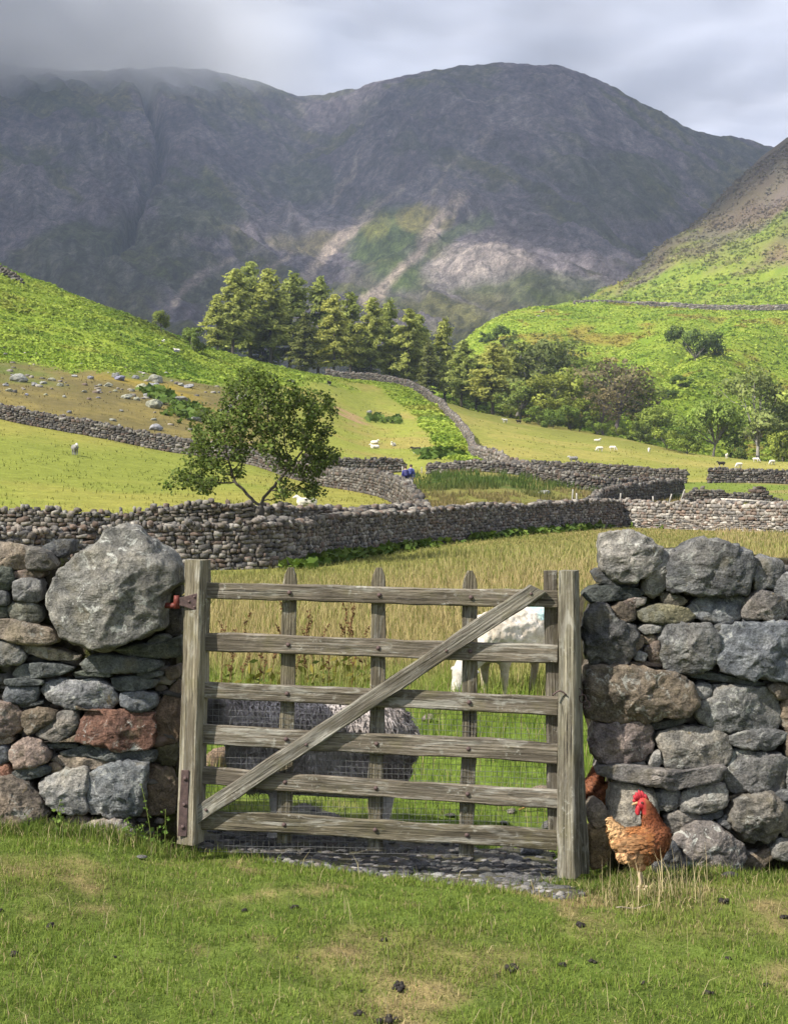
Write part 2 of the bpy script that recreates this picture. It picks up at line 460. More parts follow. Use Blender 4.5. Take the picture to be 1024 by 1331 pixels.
# relief: crags, gullies running down the fall line, scree
lean = Xm*0.9 + Dm*0.28
amp = np.clip(S2/0.25, 0, 1)*np.clip((1.04-S2)/0.12, 0.10, 1)
crag = ridged(lean/230, Dm/420, o=6, seed=51)
gully = ridged((Xm + .55*(Dm-1500))/120, Dm/900, o=5, seed=52, gain=.6)
small = fbm(Xm/38, Dm/60, Zm/60, o=5, seed=53)
Zm = Zm + amp*(10*crag + 9*gully + 10*small)
def seg_dist(px, py, pts):
    best = np.full(px.shape, 1e9)
    for (ax, ay), (bx, by) in zip(pts[:-1], pts[1:]):
        t = np.clip(((px-ax)*(bx-ax)+(py-ay)*(by-ay))/((bx-ax)**2+(by-ay)**2), 0, 1)
        best = np.minimum(best, np.hypot(px-ax-t*(bx-ax), py-ay-t*(by-ay)))
    return best
V0 = VH - (zb + (zc-zb)*shape - CAMZ)/Dm*F        # row at which each spot of the slope stands in the survey
wob = 7*fbm(U2/30, V0/30, o=3, seed=55)
rav = seg_dist(U2+wob, V0+wob, [(188, 120), (204, 160), (211, 195), (200, 228), (180, 262), (168, 300), (162, 322), (145, 345)])
Zm = Zm - amp*55*np.exp(-(rav/7.0)**2)
rk = np.exp(-(((U2-590)/34)**2 + ((V0-272)/14)**2)) + np.exp(-(((U2-385)/22)**2+((V0-305)/11)**2)) + .8*np.exp(-(((U2-125)/45)**2+((V0-190)/26)**2)) + .6*np.exp(-(((U2-40)/40)**2+((V0-265)/25)**2)) + .7*np.exp(-(((U2-520)/60)**2+((V0-190)/30)**2))
rk = np.clip(rk, 0, 1)
Zm = Zm + amp*rk*22*ridged(Xm/60, Dm/95, o=4, seed=56)
V0 = VH - (Zm-CAMZ)/Dm*F
wob = 4*fbm(U2/22, V0/22, o=3, seed=57)
# colours
n_big = fbm(Xm/260, Dm/300, o=4, seed=61); n_mid = fbm(Xm/70, Dm/110, o=4, seed=62); n_str = fbm((Xm+.62*(Dm-1500))/38, Dm/520, o=4, seed=63)
screec = lerp(C(.108,.090,.104), C(.185,.160,.172), sstep(-.5, .6, n_mid))
grassc = lerp(C(.072,.082,.030), C(.125,.118,.050), sstep(-.4, .5, n_mid))
gm = sstep(-.18, .25, n_big*.9 + .55*n_str + .25*n_mid - .16 + .42*sstep(.62, .1, S2))
mc = lerp(screec, grassc, gm)
def blob(u0, v0, ru, rv, k=.35): return sstep(1.0+k, 1.0-k, ((U2-u0)/ru)**2 + ((V0-v0)/rv)**2 + .9*n_mid + .5*n_str)
olive = lerp(C(.105,.125,.030), C(.065,.095,.024), sstep(-.3, .3, n_mid))
mc = lerp(mc, olive, .92*blob(508, 325, 62, 66)); mc = lerp(mc, C(.20,.175,.055), .85*blob(548, 284, 36, 20)); mc = lerp(mc, C(.17,.17,.045), .8*blob(488, 292, 22, 26))
mc = lerp(mc, C(.08,.10,.034), .6*blob(265, 275, 60, 34)); mc = lerp(mc, C(.085,.10,.032), .6*blob(95, 320, 60, 30)); mc = lerp(mc, C(.08,.10,.034), .6*blob(390, 235, 50, 26))
mc = lerp(mc, C(.17,.145,.06), .75*blob(395, 315, 52, 18)); mc = lerp(mc, C(.078,.088,.034), .75*blob(815, 245, 66, 42)); mc = lerp(mc, C(.075,.095,.034), .7*blob(690, 375, 90, 24)); mc = lerp(mc, C(.075,.082,.036), .6*blob(150, 330, 110, 45))
pale = sstep(1.25, .6, ((U2-605)/82)**2 + ((V0-345)/32)**2 + .7*n_str + .6*n_mid)
mc = lerp(mc, lerp(C(.19,.17,.165), C(.34,.29,.265), sstep(375, 335, V0 + 30*n_mid)), .85*pale)
strip = seg_dist(U2+wob, V0+wob, [(632, 284), (590, 305), (562, 325), (540, 348), (515, 376)]); mc = lerp(mc, C(.06,.085,.025), .8*sstep(12, 4, strip + 6*n_mid))
fan = C(.37,.30,.25)
for pts_, w_ in (([(520, 246), (490, 270), (467, 289), (440, 315), (421, 335), (396, 362)], 9), ([(600, 254), (584, 272), (569, 289), (555, 310), (534, 338), (506, 366), (478, 390)], 10), ([(470, 190), (455, 230), (430, 262)], 5),
                 ([(300, 335), (262, 358), (225, 392)], 7), ([(640, 170), (585, 215), (560, 250)], 5), ([(380, 330), (345, 350), (320, 380)], 5)):
    dd = seg_dist(U2+wob, V0+wob*.7, pts_)
    mc = lerp(mc, fan, .92*sstep(1.2, .35, dd/w_ + .5*n_mid)*np.clip((V0-150)/130, .25, 1))
rk = np.clip(np.exp(-(((U2-610)/34)**2 + ((V0-274)/15)**2)) + np.exp(-(((U2-380)/20)**2+((V0-302)/11)**2)) + .8*np.exp(-(((U2-125)/50)**2+((V0-190)/26)**2)) + .7*np.exp(-(((U2-45)/40)**2+((V0-265)/25)**2)) + .8*np.exp(-(((U2-560)/50)**2+((V0-185)/26)**2)) + .7*np.exp(-(((U2-430)/40)**2+((V0-250)/20)**2)), 0, 1)*sstep(-.6, .2, n_mid)
rstr = fbm((Xm+.25*Dm)/11, Dm/110, o=3, seed=66)
mc = lerp(mc, lerp(C(.045,.042,.05), C(.20,.185,.185), sstep(-.3, .4, rstr)), .8*rk)
rib = sstep(.35, .8, ridged((Xm+.5*(Dm-1500))/95, Dm/500, o=4, seed=67))*sstep(.15, .5, n_big+.4)
mc = lerp(mc, lerp(C(.05,.046,.055), C(.17,.155,.16), sstep(-.3, .4, rstr)), .45*rib)
mc = lerp(mc, C(.045,.042,.05), .8*np.exp(-(rav/5.0)**2))
mme = mesh_np('mountain', np.stack([Xm, Dm, Zm], -1).reshape(-1, 3), grid_quads(len(mu), len(ms)), np.clip(mc, .01, 1).reshape(-1, 3), smooth=False)
m = Mat('fell')
p = m.pos(); base = m.attr()
f1 = m.noise(m.scale(p, (1, .6, .8)), .10, 8, .70); f2 = m.noise(p, .45, 5, .8); vr = m.noise(m.scale(p, (1, .35, .3)), .05, 6, .7, .5)
col = m.mix(1.0, base, m.ramp(f1, [(.32, (.40,.41,.44)), (.5, (.95,.95,.95)), (.68, (1.6,1.56,1.5))]), 'MULTIPLY')
col = m.mix(1.0, col, m.ramp(f2, [(.32, (.5,.5,.5)), (.68, (1.5,1.5,1.5))]), 'MULTIPLY')
col = m.mix(1.0, col, m.ramp(vr, [(.35, (.6,.6,.62)), (.65, (1.35,1.35,1.33))]), 'MULTIPLY')
nb = m.bump(f1, 1.0, 12.0, m.bump(f2, 1.0, 4.0))
FELL = m.done(m.bsdf(col, 1.0, nb, spec=.0))
mountain = tag(obj('mountain', mme, FELL), kind='structure', label='dark scree covered mountain with two summits under cloud')

# ---- cloud deck, its openings placed to let the sun onto chosen spots
CZ = 1250.0
cx = np.arange(-6000, 6001, 60.0); cy = np.arange(-4500, 10001, 60.0)
CX, CY = np.meshgrid(cx, cy, indexing='ij')
cn = fbm(CX/900, CY/900, o=5, seed=71); cn2 = fbm(CX/350, CY/350, o=4, seed=72)
def shade_at(x, y, z, rx, ry):
    """opening that lets the sun reach the spot x, y, z"""
    k = (CZ - z)/SDIR[2]
    return ((CX - (x + SDIR[0]*k))/rx)**2 + ((CY - (y + SDIR[1]*k))/ry)**2
cover = np.full(CX.shape, .94)
def open_up(x, y, z, rx, ry, amt):
    global cover
    q = shade_at(x, y, z, rx, ry) + .55*cn2
    cover = cover*(1 - amt*sstep(1.35, .45, q))
open_up(-50, 210, 25, 270, 300, .985)
open_up(130, 430, 60, 330, 330, .985)
open_up(270, 700, 130, 170, 150, .8)
open_up(60, 1250, 180, 230, 190, .98)
open_up(0, 1500, 250, 150, 170, .92)
open_up(-620, 2450, 850, 600, 420, .95)  # unseen gap added to brighten the mist round the left summit
open_up(-5, 15, 0, 170, 120, .46)
cover = np.where(CY < -900, np.clip(.62 + .9*cn, .1, 1), cover)
cover = cover + (1-cover)*.45*sstep(.15, .5, fbm(CX/210+3, CY/150, o=3, seed=75))*(np.hypot(CX+900, CY+480) > 150)
cover = np.clip(cover, 0.02, .985)
tone = np.clip(.31 - .105*sstep(1500, 2900, CY) + .10*cn + .02*cn2 + .00006*CX + .35*(1-cover)*(CY < 1000), .2, .85)
zz = CZ + 45*cn + 30*cn2
ccol = np.stack([tone, cover, tone*0, ], -1)
cme = mesh_np('clouds', np.stack([CX, CY, zz], -1).reshape(-1, 3), grid_quads(len(cx), len(cy)), ccol.reshape(-1, 3), smooth=True)
m = Mat('cloud')
sep = m.n('SeparateColor'); m.set(sep.inputs[0], m.attr())
p = m.pos()
w1 = m.noise(m.scale(p, (1, 1, 1)), .0009, 4, .5); w2 = m.noise(p, .003, 4, .5)
th = m.math('MULTIPLY', sep.outputs[0], m.mr(w1, .3, .7, .88, 1.14, False))
th = m.math('MULTIPLY', th, m.mr(w2, .3, .7, .96, 1.04, False))
cc = m.n('CombineColor'); m.set(cc.inputs[0], m.math('MULTIPLY', th, .95)); m.set(cc.inputs[1], m.math('MULTIPLY', th, .985)); m.set(cc.inputs[2], m.math('MULTIPLY', th, 1.12))
tr = m.n('BsdfTranslucent'); m.set(tr.inputs[0], cc.outputs[0])
df = m.n('BsdfDiffuse'); df.inputs[0].default_value = (.35,.35,.36,1)
ad = m.n('AddShader'); m.t.links.new(tr.outputs[0], ad.inputs[0]); m.t.links.new(df.outputs[0], ad.inputs[1])
tp = m.n('BsdfTransparent')
mx = m.n('MixShader'); m.set(mx.inputs[0], sep.outputs[1]); m.t.links.new(tp.outputs[0], mx.inputs[1]); m.t.links.new(ad.outputs[0], mx.inputs[2])
CLOUD = m.done(mx.outputs[0])
clouds = tag(obj('clouds', cme, CLOUD), kind='stuff', label='grey broken cloud sheet hanging over the mountain')
# ------------------------------------------------------------------ dry stone walls across the valley
_b = np.array([[-1,-1,-1],[1,-1,-1],[1,1,-1],[-1,1,-1],[-1,-1,1],[1,-1,1],[1,1,1],[-1,1,1]], float)*.80
_f = np.array([[0,0,-1],[0,0,1],[0,-1,0],[1,0,0],[0,1,0],[-1,0,0]], float)*1.08
ROCKV = np.vstack([_b, _f])
_q = [[0,3,2,1],[4,5,6,7],[0,1,5,4],[1,2,6,5],[2,3,7,6],[3,0,4,7]]
ROCKT = np.array([[a, b, 8+k] for k, q in enumerate(_q) for a, b in zip(q, q[1:]+q[:1])])
def rocks_mesh(name, C0, A, B, N, size, cols, rng, jit=.22):
    """many small stones as one mesh. C0 centres, A/B/N axes (n,3), size (n,3)"""
    n = len(C0)
    loc = ROCKV[None]*(1 + rng.uniform(-jit, jit, (n, 14, 3))) + rng.uniform(-.10, .10, (n, 14, 3))
    loc = loc*size[:, None, :]*.5
    ang = rng.uniform(-.22, .22, n); ca, sa = np.cos(ang)[:, None], np.sin(ang)[:, None]
    A2 = A*ca + N*sa; N2 = N*ca - A*sa
    V = C0[:, None] + loc[..., 0:1]*A2[:, None] + loc[..., 1:2]*B[:, None] + loc[..., 2:3]*N2[:, None]
    T = (ROCKT[None] + (np.arange(n)*14)[:, None, None]).reshape(-1, 3)
    cc = np.repeat(cols, 14, axis=0)*(1 + rng.uniform(-.10, .10, (n*14, 1)))
    return mesh_np(name, V.reshape(-1, 3), T, cc, smooth=False)
m = Mat('field_stone')
p = m.pos(); base = m.attr()
f1 = m.noise(p, 14, 5, .65); f2 = m.noise(p, 4, 3, .5)
c1 = m.mix(1.0, base, m.ramp(f1, [(.3, (.6,.6,.6)), (.7, (1.4,1.4,1.38))]), 'MULTIPLY')
c1 = m.mix(m.mr(f2, .60, .72, 0, .55), c1, (.34,.34,.30))
FSTONE = m.done(m.bsdf(c1, .95, m.bump(f1, .7, .03), spec=.1))
m = Mat('wall_heart')
p = m.pos(); f1 = m.noise(p, 6, 5, .6)
HEART = m.done(m.bsdf(m.ramp(f1, [(.3, (.035,.032,.03)), (.7, (.085,.075,.065))]), 1.0, m.bump(f1, .8, .05), spec=0))

SPAL = np.array([[.125,.108,.095],[.155,.135,.115],[.095,.088,.082],[.19,.165,.14],[.14,.105,.085],[.11,.102,.095],[.24,.22,.195]])
def stone_cols(n, rng, pal=SPAL, bright=1.0):
    c = pal[rng.integers(0, len(pal), n)]
    return c*rng.uniform(.7, 1.3, (n, 1))*bright
def field_wall(label, pts_ud, height, sl, sh, seed, faces=(1,), bright=1.0, thick=.55, ruin=None, group='dry stone walls across the valley', name='dry_stone_wall'):
    """pts_ud: (column, distance) bends. height: number or list per bend. sl, sh: usual stone length and course height"""
    rng = np.random.default_rng(seed)
    P = np.array([[(u-512)/F*d, d] for u, d in pts_ud])
    hs = np.broadcast_to(np.array(height, float), (len(P),))
    seg = np.hypot(*np.diff(P, axis=0).T); cum = np.concatenate([[0], np.cumsum(seg)])
    L = cum[-1]; ns = max(int(L/.5), 4)
    s = np.linspace(0, L, ns)
    # rounded course of the bends
    X = pchip(cum, P[:, 0], s); Y = pchip(cum, P[:, 1], s); H = np.interp(s, cum, hs)
    H = H*(1 + .11*fbm(s/2.5, s*0+seed, o=3, seed=seed))
    if ruin is not None: H = H*np.clip(ruin + 1.1*fbm(s/2.2, s*0+seed, o=3, seed=seed+5), .12, 1.1)
    Zb = gz(X, Y) - .05
    tx, ty = np.gradient(X), np.gradient(Y); l = np.hypot(tx, ty); tx /= l; ty /= l
    nx, ny = ty, -tx                       # right hand side of the walking direction
    flip = np.sign(-(nx*X + ny*Y)); fl = 1.0 if flip.sum() >= 0 else -1.0
    nx, ny = nx*fl, ny*fl                  # normal towards the viewer's side
    root = empty(name, (X[ns//2], Y[ns//2], Zb[ns//2]))
    tag(root, label, 'wall', group, 'thing')
    off = np.array(root.location)
    # heart of the wall
    t0, t1 = thick*.42, thick*.26
    ring = []
    for sx, zt in ((t0, 0), (t1, .93), (-t1, .93), (-t0, 0)):
        ring.append(np.stack([X+nx*sx, Y+ny*sx, Zb + H*zt - (.2 if zt == 0 else 0)], -1))
    V = np.stack(ring, 1).reshape(-1, 3) - off
    Q = [[i*4+j, (i+1)*4+j, (i+1)*4+(j+1)%4, i*4+(j+1)%4] for i in range(ns-1) for j in range(4)] + [[0,1,2,3], [ns*4-1, ns*4-2, ns*4-3, ns*4-4]]
    me = mesh_np('core', V, np.array(Q)); fix_normals(me)
    obj('core', me, HEART, root)
    C0 = []; SZ = []; SS = []; sides = []
    for side in faces:
        z = 0.0
        zmax = H.max()
        while z < zmax:
            ch = sh*rng.uniform(.6, 1.45)
            x = rng.uniform(-.3, 0)
            while x < L:
                ln = sl*rng.choice([rng.uniform(.4, .9), rng.uniform(.8, 1.5), rng.uniform(1.3, 2.1)])
                xm = min(max(x+ln/2, 0), L)
                hh = np.interp(xm, s, H)
                if z + ch*.5 < hh:
                    hs_ = ch*rng.uniform(.75, 1.25)
                    f = (z+ch/2)/hh
                    C0.append((xm, (thick*.5*(1-f)+thick*.34*f)*side - .05*side + rng.uniform(-.025, .025), z + ch/2 + rng.uniform(-.02, .02)))
                    SZ.append((ln*1.02, sl*rng.uniform(.8, 1.2), hs_*1.05))
                x += ln*.93
            z += ch*.9
    x = 0
    while x < L:                            # cope
        ln = sl*rng.uniform(.5, 1.3); hh = np.interp(min(x+ln/2, L), s, H)
        if ruin is None or rng.random() < .6:
            for o_ in (-.11, .11):
                C0.append((min(x+ln/2, L), o_+rng.uniform(-.05, .05), hh + rng.uniform(-.12, .09))); SZ.append((ln, thick*.5, sh*rng.uniform(1.0, 1.9)))
        x += ln*.9
    C0 = np.array(C0); SZ = np.array(SZ)
    ip = lambda a: np.interp(C0[:, 0], s, a)
    cxx, cyy, cz, tX, tY, nX, nY = ip(X), ip(Y), ip(Zb), ip(tx), ip(ty), ip(nx), ip(ny)
    W = np.stack([cxx + nX*C0[:, 1], cyy + nY*C0[:, 1], cz + C0[:, 2]], -1) - off
    A = np.stack([tX, tY, np.gradient(ip(Zb))*0], -1); N_ = np.stack([nX, nY, nX*0], -1); UPV = np.tile([0, 0, 1.0], (len(W), 1))
    me = rocks_mesh('stones', W, A, N_, UPV, SZ, stone_cols(len(W), rng, bright=bright), rng, .3)
    o = obj('stones', me, FSTONE, root); tag(o, kind='stuff')
    return root
field_wall('long dry stone wall behind the meadow, first wall beyond the gate',
    [(-260, 33), (-120, 31.5), (0, 32), (120, 33), (240, 33.5), (330, 34), (372, 35), (430, 39), (520, 46), (600, 51), (700, 58), (805, 66)], [1.1]*3+[1.12, 1.15, 1.18, 1.16, 1.2, 1.24, 1.25, 1.25, 1.25], .155, .10, 1, bright=0.88)
field_wall('sunlit dry stone wall running right from the bend of the first wall',
    [(806, 66.2), (850, 65), (900, 63.5), (960, 61.5), (1030, 59.5), (1150, 57), (1300, 54)], 1.27, .18, .125, 2, bright=1.25)  # stone colour brightened to paint in the sun on this face
field_wall('dry stone wall close behind the first, passing behind the hawthorn trunk',
    [(-150, 40), (60, 40), (160, 40.5), (260, 41), (360, 42), (440, 44), (520, 49), (548, 53)], [1.25, 1.3, 1.35, 1.5, 1.4, 1.38, 1.3, 1.2], .19, .12, 3, bright=.8)
field_wall('long dark wall between the left pasture and the boulder slope, curving down to the gap',
    [(-330, 119), (-100, 118), (0, 116), (120, 114), (245, 112), (330, 108), (415, 98), (470, 91), (510, 82), (530, 72), (545, 63), (556, 56)], [1.2]*6 + [1.3, 1.4, 1.5, 1.35, 1.15, .9], .30, .19, 4, bright=0.61)
field_wall('short dark wall behind the two hikers, running into the hawthorn',
    [(395, 113), (440, 114), (490, 114.5), (522, 115)], [1.0, 1.1, 1.15, 1.1], .32, .2, 5, bright=0.58)
field_wall('low wall below the bracken strip, level with the hikers',
    [(556, 110), (600, 109), (650, 108.5), (690, 108)], [.75, .8, .85, .8], .3, .19, 6, bright=0.65)
field_wall('dark wall slanting down through the middle enclosures',
    [(655, 112), (690, 107), (735, 104), (785, 103), (835, 104), (884, 105)], [.9, .95, 1.1, 1.2, 1.25, 1.3], .3, .19, 7, bright=0.61)
field_wall('dark spur wall from the enclosure corner down to the long wall',
    [(884, 104), (850, 97), (812, 90), (780, 82), (764, 74)], [1.35, 1.3, 1.25, 1.1, .9], .29, .19, 8, bright=0.58)
field_wall('straight dark wall below the right pasture, left of the gap',
    [(690, 133), (750, 132), (820, 130.5), (891, 129)], [.7, 1.05, 1.15, 1.3], .32, .2, 9, bright=0.52)
field_wall('straight dark wall below the right pasture, right of the gap',
    [(920, 129), (970, 128.5), (1040, 128), (1200, 127)], [1.35, 1.25, 1.25, 1.25], .32, .2, 10, bright=0.54)
field_wall('tumbled low wall with fallen gaps behind the sunlit wall',
    [(888, 96), (930, 96), (980, 95.5), (1040, 95), (1150, 94)], [1.2]*5, .3, .19, 11, bright=0.54, ruin=.62)
field_wall('wall climbing the hill beside the bracken strip to the wood',
    [(690, 107.5), (655, 112), (632, 125), (616, 150), (609, 180), (590, 215), (562, 248), (520, 264), (470, 270), (424, 272)], [1.0, 1.1, 1.2, 1.3, 1.3, 1.3, 1.4, 1.4, 1.4, 1.4], .42, .28, 12, bright=0.83)
field_wall('far grey wall contouring the right hill above the bracken',
    [(745, 572), (800, 574), (850, 568), (900, 556), (950, 540), (1024, 520), (1180, 500)], 1.9, 1.0, .55, 13, bright=0.83, thick=.9)
field_wall('short far grey wall at the top of the left bracken hill',
    [(-90, 238), (-30, 236), (12, 234), (28, 233)], [1.3, 1.3, 1.2, .8], .6, .35, 14, bright=0.65)
# ------------------------------------------------------------------ the two wall heads either side of the gate
m = Mat('stone')
oi = m.n('ObjectInfo'); oc = m.n('TexCoord').outputs['Object']
vadd = m.n('VectorMath', operation='ADD'); m.set(vadd.inputs[0], oc)
rs_ = m.n('VectorMath', operation='SCALE'); rs_.inputs[0].default_value = (17.3, 9.1, 13.7); m.set(rs_.inputs['Scale'], oi.outputs['Random'])
m.set(vadd.inputs[1], rs_.outputs[0]); p = vadd.outputs[0]
big = m.noise(p, 5, 6, .62, .4); mid = m.noise(p, 22, 6, .68); fin = m.noise(p, 120, 4, .7); grain = m.noise(m.scale(p, (1, 1, 5)), 9, 6, .6, .6)
c1 = m.mix(1.0, oi.outputs['Color'], m.ramp(big, [(.30, (.42,.44,.47)), (.5, (.88,.88,.88)), (.70, (1.30,1.24,1.15))]), 'MULTIPLY')
c1 = m.mix(1.0, c1, m.ramp(mid, [(.30, (.45,.45,.46)), (.5, (.95,.95,.95)), (.70, (1.5,1.5,1.48))]), 'MULTIPLY')
c1 = m.mix(1.0, c1, m.ramp(fin, [(.32, (.55,.55,.55)), (.68, (1.4,1.4,1.4))]), 'MULTIPLY')
c1 = m.mix(m.mr(m.noise(p, 7, 4, .6), .56, .68, 0, .45), c1, (.135,.115,.072))
lich = m.noise(p, 16, 5, .72, .8); li2 = m.noise(p, 4.5, 3, .5)
lm = m.math('MULTIPLY', m.mr(lich, .55, .61, 0, .8), m.mr(li2, .40, .54, 0, 1))
lm = m.math('MULTIPLY', lm, m.math('ADD', oi.outputs['Alpha'], 0.0))
c1 = m.mix(lm, c1, (.40,.40,.36))
ol = m.mr(m.noise(p, 11, 5, .7, 1.0), .66, .72, 0, .5)
c1 = m.mix(ol, c1, (.20,.14,.045))
nb = m.bump(big, .6, .06, m.bump(grain, .35, .02, m.bump(mid, .9, .020, m.bump(fin, .7, .005))))
STONE = m.done(m.bsdf(c1, .88, nb, spec=.22))
m = Mat('rubble_fill')
p = m.pos(); a1 = m.noise(p, 9, 6, .65); a2 = m.noise(p, 30, 5, .7)
cc = m.ramp(a1, [(.3, (.022,.02,.016)), (.5, (.06,.05,.035)), (.62, (.055,.06,.02)), (.75, (.10,.085,.02))])
FILL = m.done(m.bsdf(m.mix(1.0, cc, m.ramp(a2, [(.3, (.5,.5,.5)), (.7, (1.5,1.5,1.5))]), 'MULTIPLY'), 1.0, m.bump(a2, 1.0, .03), spec=.05))

def smooth_outline(poly, n, rnd):
    """closed outline resampled to n points, corners rounded by rnd"""
    P = np.array(poly, float)
    dense = []
    k = len(P)
    for i in range(k):
        p0, p1, p2, p3 = P[i-1], P[i], P[(i+1) % k], P[(i+2) % k]
        t = np.linspace(0, 1, 24, endpoint=False)[:, None]
        cr = .5*((2*p1) + (-p0+p2)*t + (2*p0-5*p1+4*p2-p3)*t*t + (-p0+3*p1-3*p2+p3)*t**3)
        li = p1*(1-t)+p2*t
        dense.append(cr*rnd + li*(1-rnd))
    D = np.vstack(dense)
    seg = np.linalg.norm(np.roll(D, -1, 0)-D, axis=1); cum = np.concatenate([[0], np.cumsum(seg)])
    D2 = np.vstack([D, D[:1]])
    s = np.linspace(0, cum[-1], n, endpoint=False)
    return np.stack([np.interp(s, cum, D2[:, 0]), np.interp(s, cum, D2[:, 1])], -1)
def outline_rock(poly_uv, dist, depth, bulge=.5, ang=.5, seed=0, rough=1.0, fine=1.0):
    """rock whose front shows the outline at the distance dist; returns mesh, centre"""
    rng = np.random.default_rng(seed)
    P = np.array(poly_uv, float)
    size_px = min(np.ptp(P[:, 0]), np.ptp(P[:, 1])); per = np.ptp(P[:, 0])*2+np.ptp(P[:, 1])*2
    n = int(np.clip(per/3.6*fine, 26, 150)); k = int(np.clip(size_px/5*fine, 5, 34))
    O = smooth_outline(P, n, .75 - .45*ang)
    ar = (O[:, 0]*np.roll(O[:, 1], -1)-np.roll(O[:, 0], -1)*O[:, 1])
    c = O.mean(0)
    x = (O[:, 0]-c[0])/F*dist; z = -(O[:, 1]-c[1])/F*dist
    if ar.sum() < 0: x, z = x[::-1].copy(), z[::-1].copy()      # clockwise in the image -> fixed winding
    Lm = min(np.ptp(x), np.ptp(z)); big = max(np.ptp(x), np.ptp(z))
    b = bulge*Lm*.5 + .12*bulge*(big-Lm)*.3
    t = np.linspace(1, 0, k+1)[:-1]**.85
    pw = 2.2 + 3.0*ang
    rows = []
    for tt in t:
        h = b*(1 - tt**pw)**(1/2.0)
        rows.append(np.stack([x*tt, np.full(n, -h), z*tt], -1))
    rows = np.array(rows)                                   # k, n, 3
    cen = np.array([[0, -b, 0.0]])
    V = np.vstack([rows.reshape(-1, 3), cen])
    # fracture planes on angular stones
    for q in range(int(3+9*ang)):
        a = rng.uniform(0, 2*math.pi); tilt = rng.uniform(.15, .9)*b/Lm*2
        lim = b*rng.uniform(.72, 1.02) - tilt*(V[:, 0]*math.cos(a)+V[:, 2]*math.sin(a)) * (1 if q % 2 else .5)
        V[:, 1] = np.maximum(V[:, 1], -np.maximum(lim, -.02*Lm))
    # back half
    back = []
    for dd, sc_ in ((.18, 1.0), (.55, .95), (1.0, .84)):
        back.append(np.stack([x*sc_, np.full(n, depth*dd), z*sc_], -1))
    nb0 = len(V)
    V = np.vstack([V] + back + [np.array([[0, depth, 0.0]])])
    # surface relief
    o3 = rng.uniform(-50, 50, 3); nrm = V/np.linalg.norm(V/np.array([1, .8, 1]), axis=1, keepdims=True)
    f = 2.2/Lm
    q = V + o3
    dsp = .05*Lm*fbm(q[:, 0]*f, q[:, 1]*f, q[:, 2]*f, o=4, seed=seed % 97) + .045*Lm*ridged(q[:, 0]*f*1.7, q[:, 1]*f*1.7, q[:, 2]*f*1.7, o=3, seed=seed % 89) + .012*min(Lm, .25)*fbm(q[:, 0]*45, q[:, 1]*45, q[:, 2]*45, o=2, seed=3)
    V = V + nrm*(dsp*rough)[:, None]
    Q = []; T = []
    for i in range(k-1):
        for j in range(n):
            Q.append([i*n+j, i*n+(j+1) % n, (i+1)*n+(j+1) % n, (i+1)*n+j])
    for j in range(n): T.append([(k-1)*n+j, (k-1)*n+(j+1) % n, k*n])
    for j in range(n): Q.append([nb0+j, nb0+(j+1) % n, (j+1) % n, j])
    for i in range(2):
        for j in range(n): Q.append([nb0+(i+1)*n+j, nb0+(i+1)*n+(j+1) % n, nb0+i*n+(j+1) % n, nb0+i*n+j])
    for j in range(n): T.append([nb0+2*n+(j+1) % n, nb0+2*n+j, nb0+3*n])
    me = mesh_np('stone', V, [np.array(Q), np.array(T)], smooth=True)
    fix_normals(me)
    ctr = np.array([(c[0]-512)/F*dist, dist, CAMZ + (VH-c[1])/F*dist])
    return me, ctr
GREY = (.175,.172,.170); LGREY = (.255,.245,.23); DGREY = (.105,.108,.112); BLUE = (.15,.158,.172); SLATE = (.115,.122,.118); TAN = (.25,.205,.16)
PINK = (.215,.165,.14); RED = (.235,.125,.09); BROWN = (.17,.135,.10); GREEN = (.10,.108,.088); OCHRE = (.26,.185,.10)
